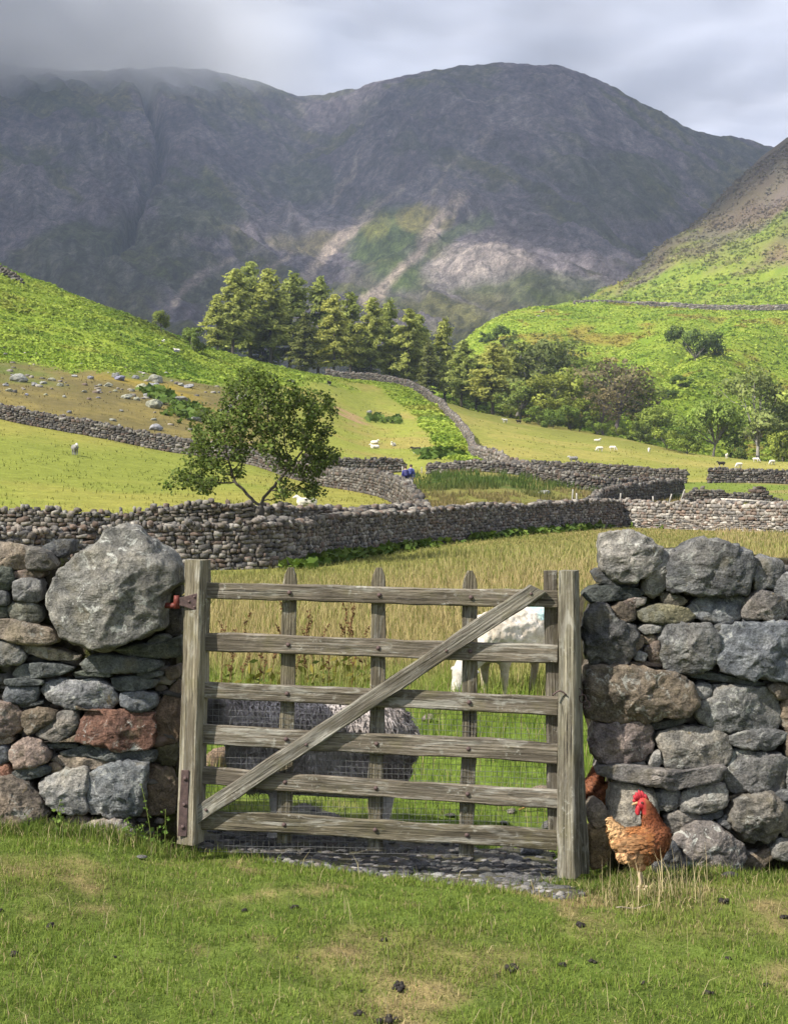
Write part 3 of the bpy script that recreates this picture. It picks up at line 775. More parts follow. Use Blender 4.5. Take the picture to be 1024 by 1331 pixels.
# outline in enlarged survey coordinates, colour, lichen, roundness, angularity, name, label
LW = [
 ([(160,330),(175,270),(240,205),(300,165),(370,130),(400,90),(450,70),(510,80),(545,110),(600,140),(660,180),(692,230),(700,285),(640,325),(630,400),(620,470),(560,500),(440,540),(360,552),(290,535),(225,505),(195,450),(165,390)], (.215,.205,.185), 1, .62, .35, 'boulder', 'huge lichen spotted boulder topping the wall', -.06),
 ([(0,135),(60,140),(105,160),(105,230),(40,235),(-30,225),(-40,150)], TAN, .5, .6, .2), ([(105,150),(180,170),(212,215),(205,235),(150,242),(105,235)], (.2,.18,.155), .4, .6, .3),
 ([(165,150),(220,123),(278,123),(276,170),(240,192),(190,192)], DGREY, .2, .5, .8, None, None, .10), ([(48,246),(120,238),(170,250),(160,268),(90,273),(50,266)], PINK, .3, .8, .1),
 ([(-50,232),(45,230),(50,290),(30,316),(-50,314)], GREEN, .2, .6, .4), ([(50,285),(110,272),(155,276),(160,350),(120,362),(55,355)], GREY, .3, .6, .4),
 ([(30,387),(60,362),(130,362),(160,395),(165,430),(120,447),(50,430)], (.13,.13,.11), .2, .6, .3), ([(-50,320),(28,322),(33,372),(-45,376)], DGREY, .2, .5, .5), ([(-60,380),(27,380),(30,422),(-50,428)], GREEN, .1, .5, .5),
 ([(-50,432),(50,432),(130,450),(190,470),(220,515),(180,528),(90,525),(30,510),(-40,490)], TAN, .7, .5, .5), ([(-50,512),(60,525),(97,565),(80,600),(30,607),(-50,607)], LGREY, .4, .6, .2),
 ([(75,533),(150,527),(240,550),(307,576),(290,587),(190,585),(110,560)], (.27,.235,.19), .5, .5, .5), ([(50,635),(80,605),(150,598),(240,603),(287,620),(230,645),(120,657),(55,650)], SLATE, .4, .5, .8),
 ([(310,600),(340,572),(430,568),(540,576),(617,590),(622,615),(560,632),(440,637),(330,632)], SLATE, .3, .6, .6), ([(430,545),(520,525),(620,520),(688,498),(692,572),(600,580),(500,572)], GREEN, .2, .5, .7),
 ([(563,520),(600,490),(640,488),(656,505),(600,526)], SLATE, .2, .5, .5), ([(288,633),(370,628),(430,640),(420,652),(320,647)], GREEN, .2, .5, .6), ([(18,660),(90,654),(167,665),(160,682),(70,687),(18,682)], SLATE, .2, .5, .7),
 ([(13,725),(28,690),(90,682),(147,690),(142,740),(90,756),(25,750)], BLUE, .3, .5, .5), ([(163,710),(173,677),(230,660),(300,666),(370,656),(412,675),(447,710),(452,745),(422,774),(330,777),(250,772),(200,747)], (.235,.232,.235), .9, .55, .6),
 ([(428,655),(520,648),(612,663),(592,690),(520,707),(448,702)], SLATE, .2, .5, .8), ([(463,715),(540,708),(602,720),(602,760),(560,784),(500,782),(468,760)], BLUE, .3, .5, .6), ([(78,757),(160,742),(167,753),(90,770)], SLATE, .1, .5, .5),
 ([(-50,748),(45,748),(80,790),(87,840),(50,877),(-50,882)], PINK, .5, .6, .3), ([(88,790),(150,770),(212,785),(222,810),(172,840),(110,872),(87,842)], BROWN, .3, .6, .7), ([(143,872),(190,820),(240,778),(292,778),(302,820),(280,867),(230,897),(170,892)], (.205,.185,.165), .4, .6, .5),
 ([(290,897),(315,830),(345,781),(440,783),(540,788),(587,793),(592,850),(587,915),(530,934),(420,924),(320,907)], RED, 1, .4, .75, 'stone', 'red sandstone block with white lichen spots', -.02),
 ([(592,790),(650,700),(688,665),(690,760),(690,890),(640,912),(600,912)], (.16,.115,.085), .2, .4, .6, None, None, .05), ([(-40,885),(45,882),(52,898),(30,909),(-40,909)], TAN, .2, .5, .4),
 ([(38,960),(50,915),(100,888),(150,898),(187,940),(182,980),(120,1002),(60,1000)], PINK, .6, .75, .1), ([(-50,922),(25,915),(32,975),(-40,992)], BLUE, .2, .5, .5), ([(163,911),(230,905),(302,911),(292,923),(180,926)], SLATE, .1, .5, .5),
 ([(233,941),(330,914),(430,923),(540,928),(602,938),(592,976),(530,992),(430,977),(330,957),(250,957)], SLATE, .4, .5, .75), ([(198,970),(235,951),(320,960),(442,984),(422,1000),(320,1007),(230,992)], TAN, .3, .5, .5),
 ([(188,985),(225,983),(242,1010),(200,1022)], BROWN, .2, .5, .5), ([(-40,990),(30,984),(47,1020),(10,1047),(-40,1047)], RED, .2, .5, .4), ([(48,1017),(120,995),(192,998),(192,1020),(110,1047),(60,1042)], SLATE, .2, .5, .6),
 ([(-60,1050),(50,1033),(100,1060),(150,1110),(192,1170),(150,1202),(60,1222),(-60,1217)], (.19,.155,.125), .6, .5, .5), ([(155,1060),(190,1028),(260,1008),(332,1003),(342,1060),(337,1150),(320,1172),(240,1177),(190,1147),(165,1100)], LGREY, .6, .5, .5),
 ([(335,1050),(370,1010),(460,978),(562,988),(557,1090),(537,1182),(480,1192),(400,1182),(338,1167)], (.20,.208,.215), .6, .55, .7), ([(558,990),(650,1000),(674,1050),(668,1170),(620,1182),(540,1182),(556,1090)], (.15,.115,.085), .2, .35, .6, None, None, .06),
 ([(238,1202),(300,1180),(352,1200),(332,1252),(258,1252)], PINK, .4, .5, .3), ([(298,1242),(350,1210),(440,1200),(502,1225),(522,1290),(480,1325),(370,1320),(305,1290)], (.25,.22,.20), 1, .5, .5, None, None, -.03),
 ([(128,1212),(200,1190),(242,1200),(232,1262),(150,1270)], BROWN, .3, .5, .4), ([(18,1252),(70,1225),(142,1240),(132,1300),(30,1310)], GREY, .3, .5, .4, None, None, -.02),
 ([(625,300),(692,298),(694,342),(640,347)], (.09,.085,.07), .1, .4, .5, None, None, .05), ([(630,402),(696,390),(694,482),(640,492)], (.10,.09,.07), .1, .4, .5, None, None, .06), ([(632,350),(694,346),(696,388),(632,398)], GREEN, .1, .4, .5, None, None, .07),
 ([(523,640),(560,628),(622,628),(627,645),(560,657)], SLATE, .1, .5, .5), ([(630,620),(682,608),(688,650),(650,662)], BROWN, .1, .5, .5, None, None, .04), ([(598,922),(682,907),(674,992),(620,987)], (.10,.09,.05), .2, .5, .5, None, None, .05),
 ([(380,782),(300,776),(290,762),(330,778)], BROWN, 0, .5, .5), ([(170,900),(300,900),(298,870),(240,898)], BROWN, 0, .5, .5),
]
RW = [
 ([(115,130),(112,80),(125,45),(180,34),(260,37),(300,70),(342,95),(332,150),(290,192),(240,217),(170,207),(120,167)], (.25,.235,.215), 1, .6, .7, 'stone', 'pale lichen covered stone on the top corner', -.03),
 ([(83,180),(110,165),(170,203),(250,213),(242,234),(150,230),(100,217)], DGREY, .3, .5, .6), ([(48,265),(80,238),(150,228),(240,238),(277,255),(250,277),(150,287),(80,292)], (.085,.092,.085), .2, .55, .7),
 ([(268,225),(295,150),(320,110),(382,97),(377,130),(362,190),(352,240),(310,274),(278,262)], LGREY, .5, .6, .3), ([(360,202),(373,120),(430,83),(480,56),(560,68),(650,93),(682,125),(662,230),(642,264),(540,264),(430,257),(368,247)], (.125,.124,.125), .4, .55, .75, 'stone', 'large dark grey block on top of the wall', -.03),
 ([(660,190),(680,138),(710,121),(772,139),(789,175),(772,232),(720,237),(680,257)], GREY, .4, .6, .6), ([(755,230),(775,200),(804,183),(860,190),(882,240),(862,282),(800,287),(763,264)], GREY, .4, .6, .4),
 ([(333,253),(400,265),(434,290),(400,307),(348,306)], (.17,.15,.12), .3, .6, .3), ([(435,315),(490,267),(570,260),(642,274),(652,310),(622,350),(580,370),(520,364),(458,346)], (.19,.195,.205), .6, .5, .7),
 ([(633,325),(660,270),(700,246),(760,258),(802,290),(797,340),(760,362),(700,357),(648,351)], (.16,.145,.135), .6, .6, .7), ([(638,352),(700,363),(704,386),(650,387)], GREY, .2, .5, .5),
 ([(193,290),(230,275),(282,273),(272,302),(225,317),(200,312)], PINK, .4, .5, .3), ([(143,325),(190,288),(242,325),(237,357),(190,370),(148,352)], BROWN, .3, .5, .6), ([(248,325),(330,298),(430,313),(462,345),(430,367),(340,374),(268,362)], (.145,.135,.09), .2, .6, .3),
 ([(53,360),(85,305),(140,298),(172,355),(242,385),(252,410),(212,512),(140,517),(68,512),(58,430)], (.12,.115,.112), .4, .55, .85, 'stone', 'jagged near black stone at the wall end', -.02),
 ([(253,387),(290,371),(342,379),(332,400),(280,410)], LGREY, .5, .6, .2), ([(268,420),(300,405),(327,430),(300,447),(273,442)], BROWN, .2, .6, .3), ([(238,502),(255,470),(287,485),(272,510)], LGREY, .3, .6, .2),
 ([(245,415),(268,412),(272,446),(250,470),(228,500),(222,480)], BROWN, .2, .6, .5), ([(290,450),(328,432),(338,500),(300,510),(276,468)], (.15,.115,.095), .2, .6, .5), ([(215,512),(300,508),(338,510),(335,528),(230,522)], (.16,.125,.105), .2, .5, .5),
 ([(330,420),(358,375),(440,368),(520,376),(547,430),(552,500),(520,537),(440,554),(368,542),(338,507)], (.155,.152,.15), .4, .5, .7), ([(520,387),(570,363),(577,392),(545,427)], DGREY, .1, .5, .5),
 ([(548,430),(568,380),(640,373),(720,370),(800,370),(832,375),(837,480),(802,577),(720,574),(640,570),(570,547),(551,490)], (.15,.157,.17), .6, .5, .8, 'stone', 'big blue grey squared stone', -.02),
 ([(435,552),(520,549),(620,569),(720,590),(690,600),(560,582),(440,567)], SLATE, .2, .5, .7), ([(55,600),(75,528),(110,516),(200,523),(330,543),(400,553),(452,600),(470,660),(442,702),(350,720),(230,730),(120,732),(63,702)], (.185,.15,.115), .6, .6, .4, 'stone', 'long rounded brown stone with a small dark hole', -.03),
 ([(458,610),(480,590),(520,594),(527,630),(490,652),(466,640)], LGREY, .3, .6, .2), ([(465,690),(480,653),(520,638),(540,603),(600,595),(700,603),(762,630),(774,690),(762,757),(660,762),(580,770),(510,752),(473,717)], (.24,.232,.22), .9, .6, .3),
 ([(733,605),(770,586),(802,600),(802,640),(770,650)], TAN, .3, .6, .2), ([(773,680),(800,650),(850,660),(857,750),(810,774),(778,740)], (.25,.195,.145), .4, .6, .2),
 ([(76,800),(95,738),(160,728),(270,731),(302,760),(307,820),(270,867),(200,887),(130,882),(88,852)], (.205,.165,.15), .7, .55, .4), ([(298,740),(400,716),(432,730),(370,752),(308,760)], (.14,.135,.12), .2, .5, .6),
 ([(328,800),(338,770),(400,756),(500,755),(572,780),(597,830),(582,882),(520,897),(420,907),(348,902),(343,852)], (.195,.18,.16), .5, .5, .6), ([(293,890),(310,848),(332,838),(337,882),(320,907)], LGREY, .3, .6, .3), ([(228,880),(277,878),(272,907),(240,907)], GREY, .3, .6, .3),
 ([(588,785),(640,763),(720,758),(797,770),(792,802),(740,837),(660,834),(598,817)], GREY, .5, .5, .7), ([(573,900),(588,850),(620,833),(720,843),(797,860),(802,930),(782,987),(700,992),(580,987),(570,940)], (.165,.158,.152), .6, .45, .75),
 ([(103,925),(120,898),(200,890),(300,903),(420,913),(540,896),(582,900),(562,947),(480,967),(380,982),(280,967),(170,947)], (.175,.16,.15), .4, .5, .75, 'stone', 'long flat slate jutting out above the hens', -.05),
 ([(145,1040),(160,968),(220,958),(302,985),(322,1060),(322,1180),(260,1240),(180,1240),(150,1150)], (.25,.225,.19), .5, .5, .3), ([(308,1000),(340,983),(400,988),(407,1040),(360,1062),(318,1052)], LGREY, .4, .6, .2),
 ([(403,1020),(430,983),(520,958),(570,963),(584,1010),(560,1052),(480,1067),(408,1062)], (.215,.205,.19), .6, .6, .2), ([(348,1080),(400,1056),(470,1063),(482,1100),(430,1132),(368,1142)], (.2,.18,.16), .3, .6, .2), ([(478,1077),(560,1053),(562,1080),(500,1097)], DGREY, .2, .5, .5),
 ([(578,1010),(640,988),(652,1005),(610,1032)], BROWN, .2, .5, .4), ([(583,1080),(600,1028),(650,998),(720,990),(782,1020),(802,1060),(782,1132),(720,1170),(650,1162),(598,1122)], (.19,.172,.15), .6, .65, .2), ([(748,1005),(790,986),(840,988),(842,1025),(780,1022)], GREY, .3, .5, .4),
 ([(763,1110),(790,1063),(850,1058),(852,1162),(800,1167)], (.2,.18,.16), .4, .6, .2), ([(743,1190),(770,1158),(830,1168),(842,1237),(790,1245),(748,1228)], LGREY, .4, .6, .2), ([(543,1100),(580,1073),(602,1110),(590,1132)], GREY, .2, .5, .4),
 ([(378,1170),(430,1118),(500,1093),(560,1128),(642,1190),(652,1232),(620,1275),(480,1285),(420,1280),(400,1200)], (.20,.175,.16), 1, .6, .55, None, None, -.06), ([(305,1240),(380,1168),(427,1250),(402,1290),(320,1290)], (.09,.092,.098), .2, .5, .6, None, None, -.12),
 ([(63,1072),(86,1030),(105,1022),(124,1036),(142,1070),(132,1112),(90,1124)], TAN, .3, .6, .3, None, None, -.02), ([(73,1130),(142,1123),(152,1210),(120,1268),(78,1268)], OCHRE, .3, .5, .4, None, None, -.02),
 ([(800,290),(880,285),(890,365),(832,370),(800,350)], GREY, .4, .5, .5), ([(775,1030),(840,1028),(842,1056),(790,1060)], DGREY, .2, .5, .4), ([(800,775),(860,755),(862,850),(800,860)], BROWN, .3, .5, .4), ([(802,862),(862,856),(864,985),(800,985)], GREY, .4, .5, .6),
 ([(805,580),(860,570),(858,655),(808,645)], PINK, .3, .5, .4), ([(838,378),(900,380),(900,570),(840,565)], GREY, .4, .5, .5), ([(650,1235),(745,1195),(752,1232),(700,1275),(640,1280)], BROWN, .2, .4, .3, None, None, .03),
]
def wall_head(label, table, ou, ov, k, dist, x0, x1, base_v, seed, side):
    rng = np.random.default_rng(seed)
    root = empty('stone_wall', ((x0+x1)/2, dist+.3, 0))
    tag(root, label, 'wall', 'wall heads either side of the gate', 'thing')
    off = np.array(root.location)
    for i, r in enumerate(table):
        poly, col, lic, rd, an = r[:5]
        nm = r[5] if len(r) > 5 and r[5] else 'stone'; lb = r[6] if len(r) > 6 else None; dy = r[7] if len(r) > 7 else 0.0
        P = np.array(poly, float)/k + np.array([ou, ov])
        cen = P.mean(0); P = cen + (P-cen)*(.955 if nm == 'boulder' else 1.0) + (np.array([4, 0]) if nm == 'boulder' else 0)
        d = dist + dy + rng.uniform(-.03, .015)
        w = np.ptp(P[:, 0])/F*d
        me, c = outline_rock(P, d, float(np.clip(w*.8, .16, .42)) if nm != 'boulder' else .45, rd*.85, min(an+.2, 1), seed*100+i, .6 if nm == 'boulder' else 1.0, 1.0)
        o = obj(nm, me, STONE, root, c-off)
        v_ = rng.uniform(.72, 1.0)
        o.color = (col[0]*v_*1.0, col[1]*v_, col[2]*v_*.99, lic)
        if lb: o['label'] = lb
    return root, off
LD, RD = 6.16, 6.02
left_wall, loff = wall_head('rough stone wall left of the gate, topped by a huge lichened boulder', LW, 0, 660, 2.958, LD, -3.2, -.98, 1090, 3, -1)
right_wall, roff = wall_head('rough stone wall of dark blocks right of the gate, behind the hen', RW, 740, 680, 2.831, RD, .9, 3.2, 1120, 4, 1)

def fill_core(parent, off, poly_uv, dist, depth, name='rubble_core'):
    """earth and rubble heart of a wall head, behind its facing stones"""
    P = np.array(poly_uv, float)
    n = 90; O = smooth_outline(P, n, .2)
    x = (O[:, 0]-512)/F*dist; z = CAMZ + (VH-O[:, 1])/F*dist
    mb = MB()
    V = np.vstack([np.stack([x, np.full(n, dist), z], -1), np.stack([x, np.full(n, dist+depth), z], -1)]) - off
    bm = bmesh.new()
    a = [bm.verts.new(v) for v in V[:n]]; b = [bm.verts.new(v) for v in V[n:]]
    bm.faces.new(a); bm.faces.new(b[::-1])
    for j in range(n): bm.faces.new([a[j], a[(j+1) % n], b[(j+1) % n], b[j]])
    bmesh.ops.recalc_face_normals(bm, faces=bm.faces); bmesh.ops.triangulate(bm, faces=bm.faces)
    me = bpy.data.meshes.new(name); bm.to_mesh(me); bm.free()
    obj(name, me, FILL, parent)
fill_core(left_wall, loff, [(-420,715),(-60,712),(40,715),(60,725),(60,760),(85,800),(150,835),(205,820),(228,770),(230,1000),(225,1150),(-420,1150)], LD+.10, .45)
fill_core(right_wall, roff, [(772,778),(800,760),(820,735),(880,715),(980,720),(1040,730),(1450,730),(1450,1170),(806,1170),(806,1040),(803,985),(780,968),(772,930),(772,880),(768,850),(764,800)], RD+.10, .42)
# little hearting stones pinned into the joints, and the run of the wall outside the survey
def hearting(parent, off, u0, u1, v0, v1, dist, n, seed, sz=(.03, .075)):
    rng = np.random.default_rng(seed)
    u = rng.uniform(u0, u1, n); v = rng.uniform(v0, v1, n)
    d = dist + .085 + rng.uniform(-.02, .03, n)
    Cc = np.stack([(u-512)/F*d, d, CAMZ+(VH-v)/F*d], -1) - off
    s = rng.uniform(*sz, (n, 1))*np.stack([rng.uniform(.8, 1.8, n), rng.uniform(.8, 1.2, n), rng.uniform(.4, .9, n)], -1)
    A = np.tile([1.0, 0, 0], (n, 1)); B = np.tile([0, 1.0, 0], (n, 1)); N_ = np.tile([0, 0, 1.0], (n, 1))
    o = obj('rubble', rocks_mesh('rubble', Cc, A, B, N_, s, stone_cols(n, rng, bright=.75), rng, .3), FSTONE, parent)
    tag(o, kind='stuff')
hearting(left_wall, loff, -40, 226, 860, 1085, LD, 330, 5); hearting(left_wall, loff, -40, 52, 740, 860, LD, 60, 6)
hearting(right_wall, roff, 812, 1060, 800, 1120, RD, 360, 7); hearting(right_wall, roff, 782, 815, 800, 960, RD, 30, 9); hearting(right_wall, roff, 880, 1060, 730, 800, RD, 40, 8)
def outer_run(parent, off, u0, u1, dist, v0, v1, seed):
    """the next stretch of the wall, beside the part that the survey shows"""
    rng = np.random.default_rng(seed); pal = [GREY, LGREY, DGREY, BLUE, SLATE, TAN, PINK, BROWN]
    v = v1; k = 0
    while v > v0:
        h = rng.uniform(34, 78); u = u0
        while u < u1 - 12:
            w = min(rng.uniform(48, 128), u1-u); j = lambda s_: rng.uniform(-s_, s_)
            if u1 - u - w < 20: w = u1 - u
            P = [(u+j(4), v-h*.25+j(6)), (u+w*.12+j(4), v-h+j(7)), (u+w*.5+j(6), v-h*1.03+j(6)), (u+w*.9+j(4), v-h+j(8)), (u+w+j(3), v-h*.45+j(8)), (u+w*.93+j(4), v+j(5)), (u+w*.45+j(6), v+j(4)), (u+w*.1+j(4), v+j(4))]
            d = dist + rng.uniform(-.04, .02); me, c = outline_rock(P, d, .3, rng.uniform(.4, .55), rng.uniform(.4, .9), seed*100+k, 1.0, .6)
            o = obj('stone', me, STONE, parent, c-off); q = pal[rng.integers(0, len(pal))]; b_ = rng.uniform(.72, 1.0); o.color = (q[0]*b_, q[1]*b_, q[2]*b_, rng.uniform(.2, .8)); k += 1
            u += w
        v -= h
outer_run(left_wall, loff, -430, -22, LD, 735, 1110, 11); outer_run(right_wall, roff, 1050, 1450, RD, 760, 1150, 12)
# ------------------------------------------------------------------ the gate
m = Mat('weathered_wood')
oi = m.n('ObjectInfo'); oc = m.n('TexCoord').outputs['Object']
rs_ = m.n('VectorMath', operation='SCALE'); rs_.inputs[0].default_value = (7.3, 3.1, 5.7); m.set(rs_.inputs['Scale'], oi.outputs['Random'])
va = m.n('VectorMath', operation='ADD'); m.set(va.inputs[0], oc); m.set(va.inputs[1], rs_.outputs[0]); p = va.outputs[0]
g1 = m.noise(m.scale(p, (2.2, 60, 60)), 1.0, 6, .65, .6); g2 = m.noise(m.scale(p, (5, 220, 220)), 1.0, 4, .6, .3); pt_ = m.noise(p, 9, 5, .65, .5); pt2 = m.noise(p, 40, 5, .7)
wv = m.n('TexWave', wave_type='BANDS', bands_direction='Z'); m.set(wv.inputs['Vector'], m.scale(p, (1.2, 1, 14))); wv.inputs['Scale'].default_value = 1.6; wv.inputs['Distortion'].default_value = 5.0; wv.inputs['Detail'].default_value = 3
c1 = m.mix(1.0, oi.outputs['Color'], m.ramp(g1, [(.30, (.42,.40,.37)), (.5, (.95,.95,.95)), (.72, (1.45,1.42,1.38))]), 'MULTIPLY')
c1 = m.mix(1.0, c1, m.ramp(wv.outputs[0], [(.0, (.75,.73,.7)), (.6, (1.1,1.1,1.1))]), 'MULTIPLY')
c1 = m.mix(1.0, c1, m.ramp(g2, [(.32, (.6,.6,.58)), (.68, (1.3,1.3,1.3))]), 'MULTIPLY')
st_ = m.noise(m.scale(p, (4, 26, 26)), 1.0, 6, .7, .8)
c1 = m.mix(m.mr(pt_, .52, .70, 0, .45), c1, (.125,.112,.05))                                   # algae
c1 = m.mix(m.mr(st_, .52, .62, 0, .55), c1, (.36,.345,.30))                                   # silvered streaks
c1 = m.mix(m.mr(m.noise(m.scale(p, (3, 12, 12)), 1.0, 5, .6, .5), .50, .62, 0, .65), c1, (.075,.062,.046))   # damp dark stains
c1 = m.mix(m.math('MULTIPLY', m.mr(pt2, .55, .62, 0, .55), m.mr(m.noise(p, 6, 4, .6), .5, .62)), c1, (.38,.37,.32))   # crusted lichen
c1 = m.mix(m.mr(m.noise(m.scale(p, (3, 120, 120)), 1.0, 3, .5, .2), .64, .70, 0, .9), c1, (.02,.018,.015))     # cracks
nb = m.bump(g1, 1.0, .010, m.bump(g2, .8, .003, m.bump(pt2, .7, .003)))
WOOD = m.done(m.bsdf(c1, .9, nb, spec=.15))
m = Mat('rusty_iron'); p = m.oco(); a = m.noise(p, 60, 5, .65)
IRON = m.done(m.bsdf(m.ramp(a, [(.3, (.055,.038,.036)), (.7, (.13,.085,.078))]), .7, m.bump(a, .5, .002), spec=.3, Metallic=.35))
m = Mat('red_paint'); p = m.oco(); a = m.noise(p, 70, 5, .65)
REDP = m.done(m.bsdf(m.ramp(a, [(.32, (.07,.02,.015)), (.6, (.15,.03,.022))]), .6, m.bump(a, .5, .002)))
m = Mat('galvanised_wire'); WIRE = m.done(m.bsdf((.13,.13,.125), .6, None, spec=.4, Metallic=.2))

def beam(name, p0, p1, up, width, thick, seed, col, parent, off, w1=None, n=None, cut0=0.0, cut1=0.0, rough=.0045, point=0.0):
    """board from p0 to p1 (world, centre of its front face); up = width direction; thick goes away from the viewer"""
    rng = np.random.default_rng(seed)
    p0 = np.asarray(p0, float); p1 = np.asarray(p1, float)
    ax = p1-p0; L = np.linalg.norm(ax); ax /= L
    up = np.asarray(up, float); up = up - ax*np.dot(up, ax); up /= np.linalg.norm(up)
    bk = np.cross(ax, up); bk /= np.linalg.norm(bk)
    if bk[1] < 0: bk = -bk
    w1 = width if w1 is None else w1
    n = n or max(int(L/.03), 6)
    s = np.linspace(0, 1, n)
    bv = min(.006, thick*.2)
    prof = np.array([[-.5, bv/thick], [-.5+bv/width, 0], [-.17, 0], [.17, 0], [.5-bv/width, 0], [.5, bv/thick], [.5, 1-bv/thick], [.5-bv/width, 1], [-.5+bv/width, 1], [-.5, 1-bv/thick]])
    k = len(prof)
    W = width*(1-s)+w1*s
    if point: W = W*np.clip(np.minimum(1, .35 + .65*(1-s)*L/point), 0, 1)
    y = prof[None, :, 0]*W[:, None]; z = np.broadcast_to(prof[None, :, 1]*thick, (n, k)).copy()
    x = np.broadcast_to((s*L)[:, None], (n, k)).copy()
    x = x + np.where(s[:, None] > .999, cut1*y, 0) + np.where(s[:, None] < .001, cut0*y, 0)
    o = rng.uniform(0, 50)
    y = y + rough*fbm(x*6+o, y*30, z*30, o=3, seed=seed) + rough*1.6*fbm(x*1.6+o, y*0, z*0, o=2, seed=seed+3)
    z = z + rough*fbm(x*6+o+9, y*30, z*30, o=3, seed=seed+7) + rough*1.2*fbm(x*1.4+o+5, y*0, z*0, o=2, seed=seed+9)
    # local frame: X along the board, Z across, Y into the picture
    V = np.stack([x, z, y], -1).reshape(-1, 3)
    Q = [[i*k+j, i*k+(j+1) % k, (i+1)*k+(j+1) % k, (i+1)*k+j] for i in range(n-1) for j in range(k)]
    me = bpy.data.meshes.new(name)
    me.from_pydata(V.tolist(), [], Q + [list(range(k)), [(n-1)*k+j for j in range(k)][::-1]])
    fix_normals(me)
    ob = obj(name, me, WOOD, parent)
    M = Matrix(((ax[0], bk[0], up[0], p0[0]-off[0]), (ax[1], bk[1], up[1], p0[1]-off[1]), (ax[2], bk[2], up[2], p0[2]-off[2]), (0, 0, 0, 1)))
    if M.to_3x3().determinant() < 0:
        for v in me.vertices: v.co.z = -v.co.z
        fix_normals(me)
        M = Matrix(((ax[0], bk[0], -up[0], p0[0]-off[0]), (ax[1], bk[1], -up[1], p0[1]-off[1]), (ax[2], bk[2], -up[2], p0[2]-off[2]), (0, 0, 0, 1)))
    ob.matrix_local = M
    v_ = rng.uniform(.85, 1.15)
    ob.color = (col[0]*v_, col[1]*v_, col[2]*v_, 1)
    return ob
def gd(u): return 6.05 - (u-250)/500*.15           # the gate stands a little askew
def G(u, v, dy=0.0):
    d = gd(u)+dy
    return pt(u, v, d)
gate = empty('field_gate', G(495, 1100)*np.array([1, 1, 0]))
tag(gate, 'weathered grey wooden field gate with six rails and a diagonal brace', 'gate')
goff = np.array(gate.location)
WG = (.170,.146,.114); WT = (.15,.13,.092); WD = (.13,.115,.093)
# hanging stile
beam('stile', G(251, 728, -.045), G(241, 1098, -.045), (math.cos(.36), -math.sin(.36), 0), .08, .10, 1, (.195,.172,.125), gate, goff, w1=.088, rough=.004)
rails = [(268, 757, 778, 724, 768, 791), (267, 822, 846, 724, 839, 863), (265, 886, 907, 724, 906, 931), (263, 942, 968, 724, 966, 993), (261, 998, 1021, 724, 1028, 1052), (260, 1054, 1078, 724, 1079, 1105)]
def bolt(parent, off, P, r, col_mat=IRON):
    mb = MB()
    a = np.arange(8)/8*2*math.pi
    for rr, yy in ((r, 0),):
        ring = np.stack([np.cos(a)*r, np.zeros(8), np.sin(a)*r], -1)
        ring2 = np.stack([np.cos(a)*r*.75, np.full(8, -r*.45), np.sin(a)*r*.75], -1)
        V = np.vstack([ring, ring2, [[0, -r*.6, 0]]])
        Q = [[j, (j+1) % 8, 8+(j+1) % 8, 8+j] for j in range(8)]; T = [[8+j, 8+(j+1) % 8, 16] for j in range(8)]
        mb.add(V, Q, T)
    me = mb.mesh('bolt', True); fix_normals(me)
    return obj('bolt', me, IRON, parent, P-off)
slats = [(377, 738, 369, 1096), (493.5, 738, 487, 1106), (612.5, 742, 606, 1114)]
railobs = []
for i, (u0, t0, b0, u1, t1, b1) in enumerate(rails):
    P0 = G(u0, (t0+b0)/2); P1 = G(u1, (t1+b1)/2)
    w0 = (b0-t0)/F*gd(u0); w1 = (b1-t1)/F*gd(u1)
    r = beam('rail', P0, P1, (0, 0, 1), w0, .026, 20+i, WG if i < 5 else WT, gate, goff, w1=w1)
    railobs.append((r, u0, (t0+b0)/2, u1, (t1+b1)/2))
for i, (ut, vt, ub, vb) in enumerate(slats):
    beam('upright', G(ub, vb, .036), G(ut, vt, .036), (1, 0, 0), .066, .022, 40+i, WT, gate, goff, w1=.063, point=.045)
    for r, u0, v0, u1, v1 in railobs:
        uu = ut + (ub-ut)*((v0+v1)/2-vt)/(vb-vt); vv = v0+(v1-v0)*(uu-u0)/(u1-u0)
        if 6 > 0: bolt(gate, goff, G(uu, vv, -.002), .0105)
# end stile, behind the gate post, leaning a little
beam('stile', G(722, 1100, .03), G(716, 742, .03), (1, 0, 0), .06, .045, 50, WD, gate, goff)
# brace
beam('brace', G(254, 1062, -.031), G(699, 765, -.031), (0, 0, 1), .072, .027, 60, (.20,.185,.155), gate, goff, w1=.07, cut0=.55, cut1=-.6)
for uu, vv in ((268, 1053), (398, 968), (580, 846), (690, 772)): bolt(gate, goff, G(uu, vv, -.033), .007)
# hinges
def plate(name, pts_uv, dy, thick, mat, parent, off):
    P = np.array([G(u, v, dy) for u, v in pts_uv]); n = len(P)
    V = np.vstack([P, P + np.array([0, thick, 0])]) - off
    bm = bmesh.new(); vs = [bm.verts.new(v) for v in V]
    bm.faces.new(vs[:n]); bm.faces.new(vs[n:][::-1])
    for j in range(n): bm.faces.new([vs[j], vs[(j+1) % n], vs[n+(j+1) % n], vs[n+j]])
    bmesh.ops.recalc_face_normals(bm, faces=bm.faces)
    bmesh.ops.bevel(bm, geom=bm.edges[:], offset=.0012, segments=1, affect='EDGES')
    me = bpy.data.meshes.new(name); bm.to_mesh(me); bm.free()
    return obj(name, me, mat, parent)
h = plate('hinge', [(233, 777), (238, 776), (256, 771), (258, 773), (258, 792), (256, 794), (238, 788), (233, 787)], -.052, .006, IRON, gate, goff)
for uu, vv in ((246, 782), (253, 776), (253, 789)):
    b_ = bolt(h, goff, G(uu, vv, -.053), .006)
